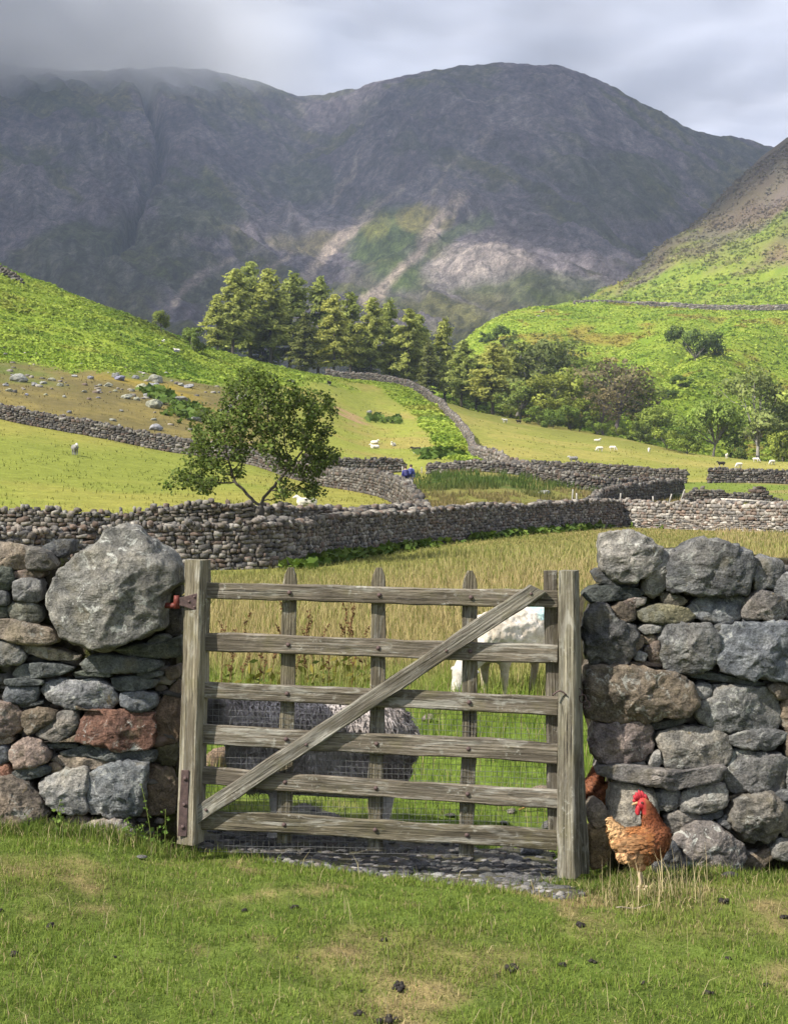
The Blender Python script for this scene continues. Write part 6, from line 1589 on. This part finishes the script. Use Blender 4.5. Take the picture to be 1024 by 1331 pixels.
def fronds(name, x, y, size, col, rng, label, per=5, lift=.45, flat=.55):
    n = len(x); z = gz(x, y)
    s = np.repeat(size, per); m_ = n*per
    P = np.stack([np.repeat(x, per) + rng.normal(0, .4, m_)*s, np.repeat(y, per) + rng.normal(0, .4, m_)*s, np.repeat(z, per) + rng.uniform(.1, 1, m_)*s*lift*1.6], -1)
    V, Q = cards(P, s*rng.uniform(.5, 1.0, m_), rng, flat=flat, aspect=1.7)
    cc = np.repeat(col, per, 0)*rng.uniform(.85, 1.15, (m_, 1))
    e_ = .02*np.maximum(y, 20); gx = (gz(x+e_, y)-gz(x-e_, y))/(2*e_); gy = (gz(x, y+e_)-gz(x, y-e_))/(2*e_)
    D = np.repeat(np.stack([-gx, -gy, np.ones(n)], -1), per, 0) + rng.normal(0, .38, (m_, 3))
    ob = obj(name, leafy_mesh(name, V, Q, np.repeat(np.clip(cc, 0, 1), 4, 0), D), BRK); tag(ob, label, kind='stuff')
def bracken_at(u0, u1, d0, d1, n, seed, size, label):
    rng = np.random.default_rng(seed)
    d = d0*np.exp(rng.uniform(0, 1, n)*math.log(d1/d0)); u = rng.uniform(u0, u1, n); x = (u-512)/F*d
    lump = fbm(x/3.2, d/3.2, o=3, seed=seed+1); lump2 = fbm(x/11, d/11, o=3, seed=seed+2)
    k = (rng.uniform(0, 1, n) < bracken_mask(u, d)) & (lump > -.55)
    x, d, u, lump, lump2 = x[k], d[k], u[k], lump[k], lump2[k]
    c = lerp(C(.15,.235,.018), C(.32,.39,.055), np.clip(.5 + .7*lump + .5*lump2 + rng.normal(0, .15, len(x)), 0, 1))
    n3 = fbm(x/40, d/40, o=3, seed=23); n1 = fbm(x/9, d/9, o=4, seed=21)
    c = lerp(c, C(.26,.17,.045), sstep(.3, .6, n3*.8 + n1*.6)*np.where(u > 640, .7, .35))
    c = lerp(c, c*np.array([.62, .72, .7]), sstep(.1, .5, fbm(x/18, d/18, o=3, seed=98)))
    fronds('bracken', x, d, size*(.7 + .9*sstep(-.3, .5, lump))*rng.uniform(.7, 1.3, len(x)), c, rng, label, 3, .4, .88)
bracken_at(-120, 565, 165, 285, 52000, 61, .29, 'bright green bracken on the left hill')
bracken_at(540, 700, 110, 272, 16000, 62, .30, 'bracken strip beside the climbing wall')
bracken_at(570, 1120, 255, 640, 70000, 63, .46, 'bracken and ferns over the right hill')
# heather, bents and rough grass on the upper right slope
rng = np.random.default_rng(65); n = 26000; d = rng.uniform(560, 1010, n); u = rng.uniform(740, 1130, n); x = (u-512)/F*d
k = (rng.uniform(0, 1, n) > bracken_mask(u, d)*.6) & (fbm(x/14, d/14, o=3, seed=96) > -.25); x, d = x[k], d[k]
fronds('heather', x, d, rng.uniform(.8, 2.0, len(x)), ground_color(x, d)*1.5, rng, 'heather and rough grass on the upper right slope', 3, .3)
# ferns along the first wall and on the lane
rng = np.random.default_rng(66)
n = 440; u = np.concatenate([rng.normal(430, 22, 170), rng.normal(500, 40, 110), rng.normal(690, 50, 120), rng.normal(745, 10, 40)])
d = np.interp(u, [330, 372, 430, 520, 600, 700, 805], [33, 34.2, 38, 45, 50, 57, 65]) - np.abs(rng.normal(.4, .7, n)); x = (u-512)/F*d
fronds('ferns', x, d, rng.uniform(.12, .28, n), lerp(C(.065,.12,.015), C(.13,.18,.03), rng.uniform(0, 1, n)), rng, 'ferns growing along the foot of the first wall', 7, .6)

# mud and pebbles under the gate
rng = np.random.default_rng(71)
n = 5200; x = rng.uniform(-1.0, .85, n); y = rng.uniform(5.35, 7.6, n)
k = rng.uniform(0, 1, n) < pebble_mask(x, y)*(.65 + .35*(y < 6.4)); x, y = x[k], y[k]; n = len(x)
s = rng.uniform(.011, .040, (n, 1))*np.stack([rng.uniform(.9, 1.7, n), rng.uniform(.8, 1.2, n), rng.uniform(.4, .7, n)], -1)
az = rng.uniform(0, math.pi, n); A = np.stack([np.cos(az), np.sin(az), az*0], -1); B = np.stack([-np.sin(az), np.cos(az), az*0], -1)
front = sstep(1.0, .3, y - pebble_front(x))*sstep(-.8, .1, x)
cc = stone_cols(n, rng, np.array([[.20,.19,.19],[.26,.25,.25],[.15,.15,.16],[.30,.28,.26],[.22,.19,.17]]))*(.42+.28*front)[:, None]
o = obj('gravel', rocks_mesh('gravel', np.stack([x, y, gz(x, y)+s[:, 2]*.25], -1), A, B, np.tile([0, 0, 1.0], (n, 1)), s, cc, rng, .12), FSTONE); tag(o, 'small grey gravel in the hollow under the gate', kind='stuff')
mx_ = np.linspace(-1.05, .95, 90); my_ = np.linspace(5.3, 7.7, 110); MX, MY = np.meshgrid(mx_, my_, indexing='ij'); pm = pebble_mask(MX, MY)
MZ = gz(MX, MY) + np.where(pm > .12, .010 + .012*fbm(MX*9, MY*9, o=3, seed=97), -.05)
MUD = Mat('mud'); p = MUD.pos(); a = MUD.noise(p, 25, 6, .7); b = MUD.noise(p, 5, 4, .6)
MUDM = MUD.done(MUD.bsdf(MUD.mix(MUD.mr(b, .4, .65), MUD.ramp(a, [(.3, (.035,.030,.026)), (.7, (.085,.074,.066))]), (.075,.07,.03, 1)), .75, MUD.bump(a, .9, .02), spec=.3))
tag(obj('mud', mesh_np('mud', np.stack([MX, MY, MZ], -1).reshape(-1, 3), grid_quads(90, 110), smooth=True), MUDM), 'trodden dark mud in the hollow under the gate', kind='structure')
def rock_mesh(seed, sub=3, flat=.6, rough=.22, name='stone'):
    bm = bmesh.new(); bmesh.ops.create_icosphere(bm, subdivisions=sub, radius=.5)
    V = np.array([v.co[:] for v in bm.verts]); o3 = np.random.default_rng(seed).uniform(-40, 40, 3)
    rr = np.random.default_rng(seed)
    for q in range(9):
        nrm = rr.normal(size=3); nrm /= np.linalg.norm(nrm); lim = rr.uniform(.30, .47); dd = V@nrm - lim
        V = V - np.maximum(dd, 0)[:, None]*nrm*.85
    q = V + o3
    V = V*(1 + rough*fbm(q[:, 0]*2.2, q[:, 1]*2.2, q[:, 2]*2.2, o=4, seed=seed))[:, None]
    V[:, 2] *= flat
    for v, c_ in zip(bm.verts, V): v.co = c_
    me = bpy.data.meshes.new(name); bm.to_mesh(me); bm.free()
    me.polygons.foreach_set('use_smooth', np.ones(len(me.polygons), bool))
    return me
RKS = [rock_mesh(200+i, 3, .5 + .08*(i % 4)) for i in range(7)]
RKF = [rock_mesh(230+i, 4, .62 + .06*(i % 3), .26, 'boulder') for i in range(5)]
def put_rock(name, lib, loc, size, rz, col, lic, label, group, cat):
    o = obj(name, lib, STONE, None, loc); o.scale = size; o.rotation_euler = (rng.uniform(-.2, .2), rng.uniform(-.2, .2), rz); o.color = (*col, lic)
    tag(o, label, cat, group); return o
# larger loose stones at the front edge of the gravel
GS = 'loose stones in the gravel under the gate'
big = [(322, 1084, .16, .06, 'rounded brownish stone at the left end of the gravel', (.20,.165,.14)), (296, 1091, .09, .04, 'grey stone left of the rounded brownish one', (.19,.185,.18)), (345, 1102, .11, .05, 'dark flat stone under the sheep', (.11,.105,.105)), (690, 1112, .17, .06, 'flat blue grey slab against the foot of the gate post', (.17,.18,.20)),
       (400, 1112, .13, .05, 'dark slab in the mud below the first upright', (.11,.105,.105)), (645, 1128, .075, .035, 'pale oval pebble near the gate post', (.27,.255,.24)), (668, 1118, .08, .04, 'grey rounded pebble beside the flat slab', (.22,.21,.21)), (700, 1144, .06, .03, 'pale pebble at the front edge by the post', (.30,.29,.28)), (712, 1078, .10, .05, 'grey stone behind the foot of the gate post', (.2,.19,.19)), (548, 1108, .07, .03, 'small grey pebble in the middle of the gravel', (.21,.2,.2)), (385, 1088, .06, .03, 'small dark stone by the sheep hoof', (.12,.115,.11))]
for i, (u, v, s_, hh, lab, col) in enumerate(big):
    h = hit(u, v); put_rock('stone', RKS[i % 7], (h[0], h[1], h[2]+hh*.25), (s_, s_*.75, hh*1.8), rng.uniform(0, 3), col, .3, lab, GS, 'stone')
k = 0
while k < 105:
    u = rng.uniform(300, 735); v = rng.uniform(1096, 1162); h = hit(u, v)
    if pebble_mask(h[0], h[1]) < .6 or rng.uniform(0, 1) > .25 + .75*sstep(520, 690, u): continue
    s_ = rng.uniform(.034, .082); g_ = rng.uniform(.13, .26)
    put_rock('pebble', RKS[k % 7], (h[0], h[1], h[2]+.012), (s_*rng.uniform(1, 1.5), s_, s_*rng.uniform(.6, .9)), rng.uniform(0, 3), (g_*1.02, g_, g_*rng.uniform(.93, 1.03)), .2, 'grey pebble among many at the edge of the gravel under the gate', 'pebbles along the gravel edge', 'pebble'); k += 1
for u, v, s_, hh, lab, col in [(286, 1000, .20, .17, 'tan rock lying in the grass behind the left end of the gate', (.36,.25,.17)), (555, 938, .11, .06, 'pale pinkish stone in the grass between sheep and post', (.32,.27,.23)), (704, 1036, .16, .09, 'pale tan stone in the grass just left of the gate post', (.38,.29,.22)), (664, 1058, .07, .03, 'small pale stone in the worn grass behind the gate', (.34,.3,.27)), (655, 1072, .06, .03, 'grey pebble in the worn grass behind the gate', (.2,.2,.2)), (585, 1062, .08, .03, 'flat grey stone behind the right upright', (.24,.22,.2))]:
    h = hit(u, v); put_rock('stone', RKS[int(u) % 7], (h[0], h[1], h[2]+hh*.3), (s_, s_*.8, hh*1.7), u, col, .2, lab, 'stones in the grass behind the gate', 'stone')
# boulder slope on the left
BG = 'boulders strewn over the rough slope'
named = [(408, 316, 408/1, 0)]
rocks = [(203,494,22,'large grey boulder on the boulder slope, left of a bracken tuft'), (176,490,10,None), (151,489,13,None), (156,492,16,'pale rounded boulder in the middle of the boulder cluster'), (25,494,20,'flat boulder at the left end of the boulder slope'), (57,497,10,None), (78,500,9,None), (45,500,9,None), (118,491,10,None), (141,501,12,None), (165,516,16,'squat boulder below the boulder cluster'), (185,503,14,None), (200,503,18,'boulder just below the large grey one'),
 (235,521,22,'long pale boulder by the lower bracken tuft'), (228,519,12,None), (246,502,14,None), (236,500,10,None), (200,528,22,'flat grey boulder low on the slope'), (256,545,15,None), (262,541,9,None), (147,545,9,None), (155,553,8,None), (90,535,8,None), (200,545,8,None), (203,557,16,'boulder just above the long dark wall'), (218,569,14,None), (190,563,10,None), (130,500,7,None), (110,508,8,None), (68,493,9,None), (98,488,8,None), (190,513,9,None), (178,518,10,None), (128,516,6,None), (216,485,7,None), (150,507,7,None), (172,507,7,None), (280,548,10,None), (315,520,24,'broad brownish boulder behind the hawthorn'), (300,530,12,None), (340,525,10,None), (378,496,10,None), (480,535,7,None), (12,507,9,None), (35,512,7,None), (8,500,8,None), (60,512,6,None), (84,515,6,None), (158,533,7,None), (222,508,8,None), (207,449,7,None), (229,456,8,None), (705,404,6,None), (699,410,5,None), (690,532,6,None), (706,640,14,'flat grey boulder in the rough enclosure')]
for i, (u, v, w, lab) in enumerate(rocks):
    h = hit(u, v+2, 30 if v > 600 else (118 if u < 420 else 150)); s_ = w/F*h[1]*1.1
    put_rock('boulder', RKF[i % 5], (h[0], h[1], h[2]+s_*.12), (s_, s_*.8, s_*rng.uniform(.7, 1.0)), rng.uniform(0, 3), (.25*rng.uniform(.75, 1.2),)*2 + (.24*rng.uniform(.75, 1.2),), .6, lab or 'grey boulder among many strewn over the rough slopes', BG, 'boulder')
rng = np.random.default_rng(81)
n = 260; u = rng.uniform(-20, 330, n); d = rng.uniform(122, 185, n); x = (u-512)/F*d
k = (fbm(x/12, d/12, o=3, seed=82) > -.02); x, d = x[k], d[k]; n = len(x)
s = rng.uniform(.2, .6, (n, 1))*np.stack([rng.uniform(.9, 1.6, n), rng.uniform(.8, 1.2, n), rng.uniform(.5, .8, n)], -1)
o = obj('scattered_stones', rocks_mesh('scattered_stones', np.stack([x, d, gz(x, d)+.05], -1), np.tile([1.0, 0, 0], (n, 1)), np.tile([0, 1.0, 0], (n, 1)), np.tile([0, 0, 1.0], (n, 1)), s, stone_cols(n, rng, bright=1.25), rng, .2), FSTONE); tag(o, 'small stones strewn over the boulder slope', kind='stuff')
# tufts of bracken among the boulders
n = 260; u = np.concatenate([rng.normal(208, 9, 90), rng.normal(240, 11, 90), rng.normal(500, 10, 40), rng.normal(572, 14, 40)]); d = np.concatenate([rng.normal(158, 3, 90), rng.normal(147, 3, 90), rng.normal(212, 3, 40), rng.normal(150, 4, 40)]); x = (u-512)/F*d
fronds('bracken_tufts', x, d, rng.uniform(.5, 1.0, n), lerp(C(.06,.11,.015), C(.11,.16,.025), rng.uniform(0, 1, n)), rng, 'tufts of bracken among the boulders', 5)

# seeding dock stems in the long grass behind the gate
def dock(seed, H):
    r = np.random.default_rng(seed); mb = MB(); hd = MB()
    t = np.linspace(0, 1, 8); bend = r.uniform(-.16, .16, 2)
    P = np.stack([bend[0]*t**2, bend[1]*t**2, t], -1)*H
    mb.tube(P, np.linspace(.0045, .0018, 8), 5, col=(.14,.085,.04))
    br = []
    for q in range(4):
        a = P[4+q % 3]; az = r.uniform(0, 6.28); L = H*r.uniform(.10, .2); e = a + np.array([math.cos(az)*L*.55, math.sin(az)*L*.4, L]); Pb = np.array([a, (a+e)/2, e]); mb.tube(Pb, np.array([.0022, .0018, .001]), 4, col=(.14,.085,.04), cap=False); br.append(Pb)
    C0 = []
    for Pb in br + [P[4:]]:
        for q in range(16): s_ = r.uniform(.15, 1); C0.append(np.array([np.interp(s_, np.linspace(0, 1, len(Pb)), Pb[:, j]) for j in range(3)]) + r.normal(size=3)*.006)
    C0 = np.array(C0); V, Q = cards(C0, r.uniform(.009, .02, len(C0)), r, aspect=1.2)
    hd.add(V, Q); cc = np.repeat(C(.13,.065,.030)*r.uniform(.6, 1.5, (len(C0), 1)), 4, 0)
    seeds = mesh_np('seed_head', V, Q, cc)
    lv = np.array([[0, 0, .06*H], [.02, 0, .14*H], [-.02, .01, .2*H], [.015, .01, .3*H], [-.01, -.01, .4*H]]); V, Q = cards(lv, np.array([.06, .07, .05, .045, .035]), r, aspect=2.6)
    return mb.mesh('stem', True), seeds, mesh_np('leaf', V, Q, np.repeat(lerp(C(.08,.12,.02), C(.2,.17,.03), r.uniform(0, 1, 5)), 4, 0))
DK = [dock(300+i, .62) for i in range(5)]
for i, (u, v, vt, lab) in enumerate([(288, 905, 808, None), (300, 905, 815, None), (327, 900, 800, 'dock stem with a broad seed head, highest left of the first upright'), (338, 900, 825, None), (352, 905, 822, None), (366, 900, 778, 'dock stem leaning across the first upright'), (395, 890, 790, 'straight dock stem right of the first upright'), (408, 895, 810, None), (420, 890, 812, None), (436, 885, 815, None), (447, 885, 780, 'leaning dock stem left of the tallest one'), (452, 890, 778, 'tallest dock stem, just left of the middle upright'), (463, 885, 800, None), (475, 890, 815, None), (312, 910, 850, None), (342, 910, 852, None), (382, 900, 848, None), (402, 900, 846, None), (428, 900, 850, None), (457, 900, 842, None), (470, 895, 838, None), (296, 915, 845, None)]):
    h = hit(u, v, 7.2); H = ztan(vt, h[1]) - h[2]
    r_ = empty('dock_plant', h, i*1.3); r_.scale = (1, 1, H/.62); tag(r_, lab or 'brown seeding dock stem among others behind the left half of the gate', 'plant', 'seeding docks behind the gate')
    obj('stem', DK[i % 5][0], BARK, r_); obj('seed_head', DK[i % 5][1], BRK, r_); obj('leaf', DK[i % 5][2], BRK, r_)
# leafy weeds at the foot of the left wall
def weed(seed, H, nl, wide, round_=False):
    r = np.random.default_rng(seed); mb = MB(); t = np.linspace(0, 1, 7); b = r.uniform(-.15, .15, 2)
    P = np.stack([b[0]*t**1.5, b[1]*t**1.5, t], -1)*H; mb.tube(P, np.linspace(.0028, .0012, 7), 5, col=(.13,.16,.04))
    pos = []; sz = []
    for q in range(nl):
        s_ = (q+.6)/nl; a = np.array([np.interp(s_, t, P[:, j]) for j in range(3)]); az = q*2.4; L = wide*(1-.6*s_)
        for w in range(3): pos.append(a + np.array([math.cos(az+w*.5-.5)*L*(.5+.25*w), math.sin(az+w*.5-.5)*L*(.5+.25*w), r.uniform(-.004, .012)])); sz.append(L*r.uniform(.5, .8))
    V, Q = cards(np.array(pos), np.array(sz), r, flat=.6, aspect=1.2 if round_ else 1.7)
    c_ = lerp(C(.075,.145,.02), C(.16,.23,.045), r.uniform(0, 1, len(pos)))
    return mb.mesh('stem', True), mesh_np('leaves', V, Q, np.repeat(c_, 4, 0))
for i, (u, v, vt, nl, w_, rd, lab) in enumerate([(72, 1082, 1040, 7, .035, False, 'pale green weed in front of the left wall, nearest the frame edge'), (80, 1088, 1052, 6, .03, False, 'bushy weed beside the pale one at the left wall'), (168, 1092, 1062, 8, .035, False, 'bushy weed below the big blue grey stone'), (198, 1090, 1018, 9, .022, False, 'tall thin weed with a seeding top by the gate stile'), (215, 1090, 1052, 6, .04, True, 'broad leaved weed at the foot of the hinge stile'), (180, 1090, 1072, 7, .035, False, 'low weed between the thin one and the bushy one'), (36, 1082, 1058, 5, .03, False, 'small weed under the brown corner stone'), (190, 1096, 1070, 6, .03, True, 'low round leaved weed right of the lichened bottom stone'), (206, 1096, 1076, 6, .03, False, 'little weed at the foot of the broad leaved one')]):
    h = hit(u, v, 4); d_ = min(h[1], 6.02); h = np.array([(u-512)/F*d_, d_, float(gz((u-512)/F*d_, d_))]); H = ztan(vt, d_)-h[2]
    r_ = empty('weed', h, i*.9); tag(r_, lab, 'plant', 'weeds at the foot of the left wall'); st_, lv = weed(330+i, H, nl, w_, rd)
    obj('stem', st_, BARK, r_); obj('leaves', lv, BRK, r_)
h = np.array([(277-512)/F*6.1, 6.1, 0]); 
# sheep droppings and bits of peat on the turf
rng = np.random.default_rng(88)
def dung_mesh(seed):
    r = np.random.default_rng(seed); mb = MB()
    for q in range(9): mb.add(ROCKV*np.array([.010, .010, .008])*r.uniform(.7, 1.3) + np.array([*r.normal(0, .010, 2), r.uniform(.002, .014)]), T=ROCKT)
    return mb.mesh('dung', True)
DM = [dung_mesh(i) for i in range(4)]
DUNG_LABELS = ['crumbled droppings left of the gate, a step before the wall', 'droppings at the left frame edge, mid lawn', 'small droppings on the bare patch left of centre', 'droppings cut by the left frame edge, highest of them', 'droppings just before the left end of the gravel', 'droppings right of those before the gravel end', 'droppings in the middle of the lawn below the middle upright', 'large droppings low in the lawn, right of the middle', 'tiny droppings low in the lawn, left of the large ones', 'droppings at the bottom edge in the middle', 'droppings straight before the gate post', 'biggest droppings on the bare patch below the gate post', 'droppings between the biggest ones and the hen', 'droppings low on the right side of the lawn', 'droppings near the right frame edge', 'droppings just above the large low ones', 'droppings at the right frame edge beside the wall', 'small droppings low below the hen', 'small droppings just left of the biggest ones', 'droppings in the dry grass right of the hen', 'small droppings near the right frame edge, upper of two', 'droppings right of those before the gate post', 'tiny droppings left of the middle of the lawn', 'large droppings cut by the bottom edge']
DUNG = plain('dung', (.022, .018, .015), .7, .2)
for i, (u, v, s_) in enumerate([(66,1205,1.1), (20,1244,1.0), (150,1245,.5), (0,1185,.8), (318,1187,.9), (383,1181,.9), (498,1223,.9), (517,1287,1.1), (470,1290,.6), (467,1320,.9), (755,1205,1.3), (667,1265,1.5), (731,1256,.9), (920,1294,1.0), (994,1283,.8), (518,1283,.9), (1018,1195,1.0), (835,1280,.7), (645,1272,.8), (940,1175,1.2), (946,1250,.7), (770,1252,.8), (386,1246,.5), (505,1329,1.4)]):
    h = hit(u, v); o = obj('dropping', DM[i % 4], DUNG, None, h); o.rotation_euler = (0, 0, i*.7); o.scale = (s_*.62,)*3; tag(o, DUNG_LABELS[i], 'dropping', 'droppings on the turf')
h = hit(948, 1142); put_rock('stone', RKS[2], (h[0], h[1], h[2]+.012), (.085, .06, .05), .4, (.13,.12,.11), .3, 'small dark stone in the dry grass below the right wall', 'stones on the turf', 'stone')
h = hit(185, 1118); put_rock('stone', RKS[4], (h[0], h[1], h[2]+.01), (.05, .04, .03), .4, (.30,.29,.27), .3, 'small pale pebble in the turf left of the gate', 'stones on the turf', 'stone')
# dead bracken frond and a dry twig
mb = MB(); h = hit(690, 1056); b0 = h + np.array([0, 0, .012])
a0 = pt(672, 1055, h[1]-.05) ; ax = np.array([.20, .05, .02])
t = np.linspace(0, 1, 8)[:, None]; P = b0 + np.array([-.07, -.03, .0]) + ax*t + np.array([0, 0, .02])*np.sin(t*3.1)
mb.tube(P-b0, np.linspace(.006, .002, 8), 5, col=(.42,.25,.09))
for q in range(11):
    s_ = .38 + q*.055; c_ = np.array([np.interp(s_, t[:, 0], P[:, j]) for j in range(3)]) - b0; L = .055*(1.25-s_)
    for sg in (-1, 1):
        e = c_ + np.array([.018, sg*L*.9, sg*-.3*L - .004]); wv_ = np.array([.0045, 0, 0]); mb.add(np.array([c_-wv_, c_+wv_, e+wv_*.5, e-wv_*.5]), Q=[[0, 1, 2, 3]], col=(.34,.18,.085))
tag(obj('dead_frond', mb.mesh('dead_frond'), BRK, None, b0), 'dead brown fern frond lying behind the foot of the gate post', 'frond')
h = hit(825, 1184); mb = MB(); P = np.stack([np.linspace(-.08, .08, 8), .01*np.sin(np.arange(8)*.9), .012+.006*np.cos(np.arange(8))], -1); mb.tube(P, np.linspace(.0035, .002, 8), 5, col=(.30,.25,.19))
o = obj('twig', mb.mesh('twig', True), BARK, None, h); o.rotation_euler = (0, 0, .35); tag(o, 'dry grey twig lying on the turf in front of the hen', 'twig')
# slender fence posts beside the far walls
def post(u, v, vt, d, lab, lean=0.0, pale=True):
    x = (u-512)/F*d; z = float(gz(x, d)); H = max(ztan(vt, d)-z, .5); mb = MB(); t = np.linspace(-.1, 1, 5)
    mb.tube(np.stack([lean*t, 0*t, H*t], -1), .045, 6, col=(.30,.28,.25) if pale else (.12,.10,.09)); o = obj('fence_post', mb.mesh('fence_post', True), BARK, None, (x, d, z)); tag(o, lab, 'post', 'old fence posts by the walls')
for u, vt, d, lab, ln in [(742, 636, 78, 'thin pale post standing in the rough enclosure, leftmost by the long wall', .1), (749, 641, 74, 'short post next to the leftmost one by the long wall', 0), (804, 641, 78, 'thin post below the dark spur wall', .1), (850, 645, 84, 'post close to the corner of the spur wall', -.1), (866, 642, 84, 'leaning post at the spur wall corner', .3), (880, 636, 86, 'tallest leaning post at the wall corner', .45), (100, 548, 117, 'thin post against the long dark wall, left part', .1), (118, 553, 116.5, 'thin post against the long dark wall, right of the first', 0), (10, 527, 117.5, 'thin post at the left end of the long dark wall', .05), (548, 612, 112, 'fence post right of the walkers', 0), (600, 612, 111, 'fence post above the low wall', 0), (523, 606, 96, 'pale gate post left of the walkers', 0)]:
    post(u, 0, vt, d, lab, ln)
mb = MB(); P = np.array([(-.02, 0, .9), (.9, .1, .86), (1.7, .15, .80)]); mb.tube(P - P[0], [.05, .045, .04], 6, col=(.42,.38,.32))
h0 = pt(936, 650, 62.6); o = obj('wooden_rail', mb.mesh('wooden_rail', True), BARK, None, (h0[0], h0[1], h0[2]+.02)); o.scale = (1.5,)*3; tag(o, 'pale wooden rail lying along the top of the sunlit wall', 'rail')
# ------------------------------------------------------------------ the air: thin haze, and cloud wrapped round the left summit
def volume_box(name, lo, hi, mat):
    mb = MB(); lo = np.array(lo, float); hi = np.array(hi, float); mb.box((lo+hi)/2, hi-lo)
    me = mb.mesh(name); fix_normals(me); return obj(name, me, mat)
m = Mat('haze'); v = m.n('VolumePrincipled'); v.inputs['Color'].default_value = (.62, .72, 1.0, 1); v.inputs['Density'].default_value = HAZE; v.inputs['Anisotropy'].default_value = .1
m.done(v.outputs[0], 'Volume')
tag(volume_box('haze', (-4300, -4300, -80), (4300, 4300, 900), m.m), 'thin blue grey haze filling the valley air', kind='stuff')
m = Mat('mist'); p = m.pos()
n1 = m.noise(m.scale(p, (1, 1, 1.6)), .0045, 4, .55)
sx = m.n('SeparateXYZ'); m.set(sx.inputs[0], p)
base_z = m.math("ADD", m.math("MULTIPLY", sx.outputs[0], .16), 745)       # the cloud base climbs to the right
dz = m.math('SUBTRACT', sx.outputs[2], base_z)
f = m.math('ADD', m.math('MULTIPLY', dz, .0085), m.math('MULTIPLY', m.math('SUBTRACT', n1, .5), 3.2))
edge = m.math('MULTIPLY', m.mr(sx.outputs[0], -120, -420, 0, 1), m.mr(sx.outputs[0], -1750, -1500, 0, 1))
den = m.math('MULTIPLY', m.math('MULTIPLY', m.mr(f, 0, 1.2, 0, .012), edge), m.mr(sx.outputs[2], 885, 840, 0, 1))
v = m.n('VolumePrincipled'); v.inputs['Color'].default_value = (.93, .95, 1.0, 1); m.set(v.inputs['Density'], den)
m.done(v.outputs[0], 'Volume')
tag(volume_box('mist', (-1780, 2000, 600), (-120, 2950, 890), m.m), 'grey cloud wrapping the left summit', kind='stuff')
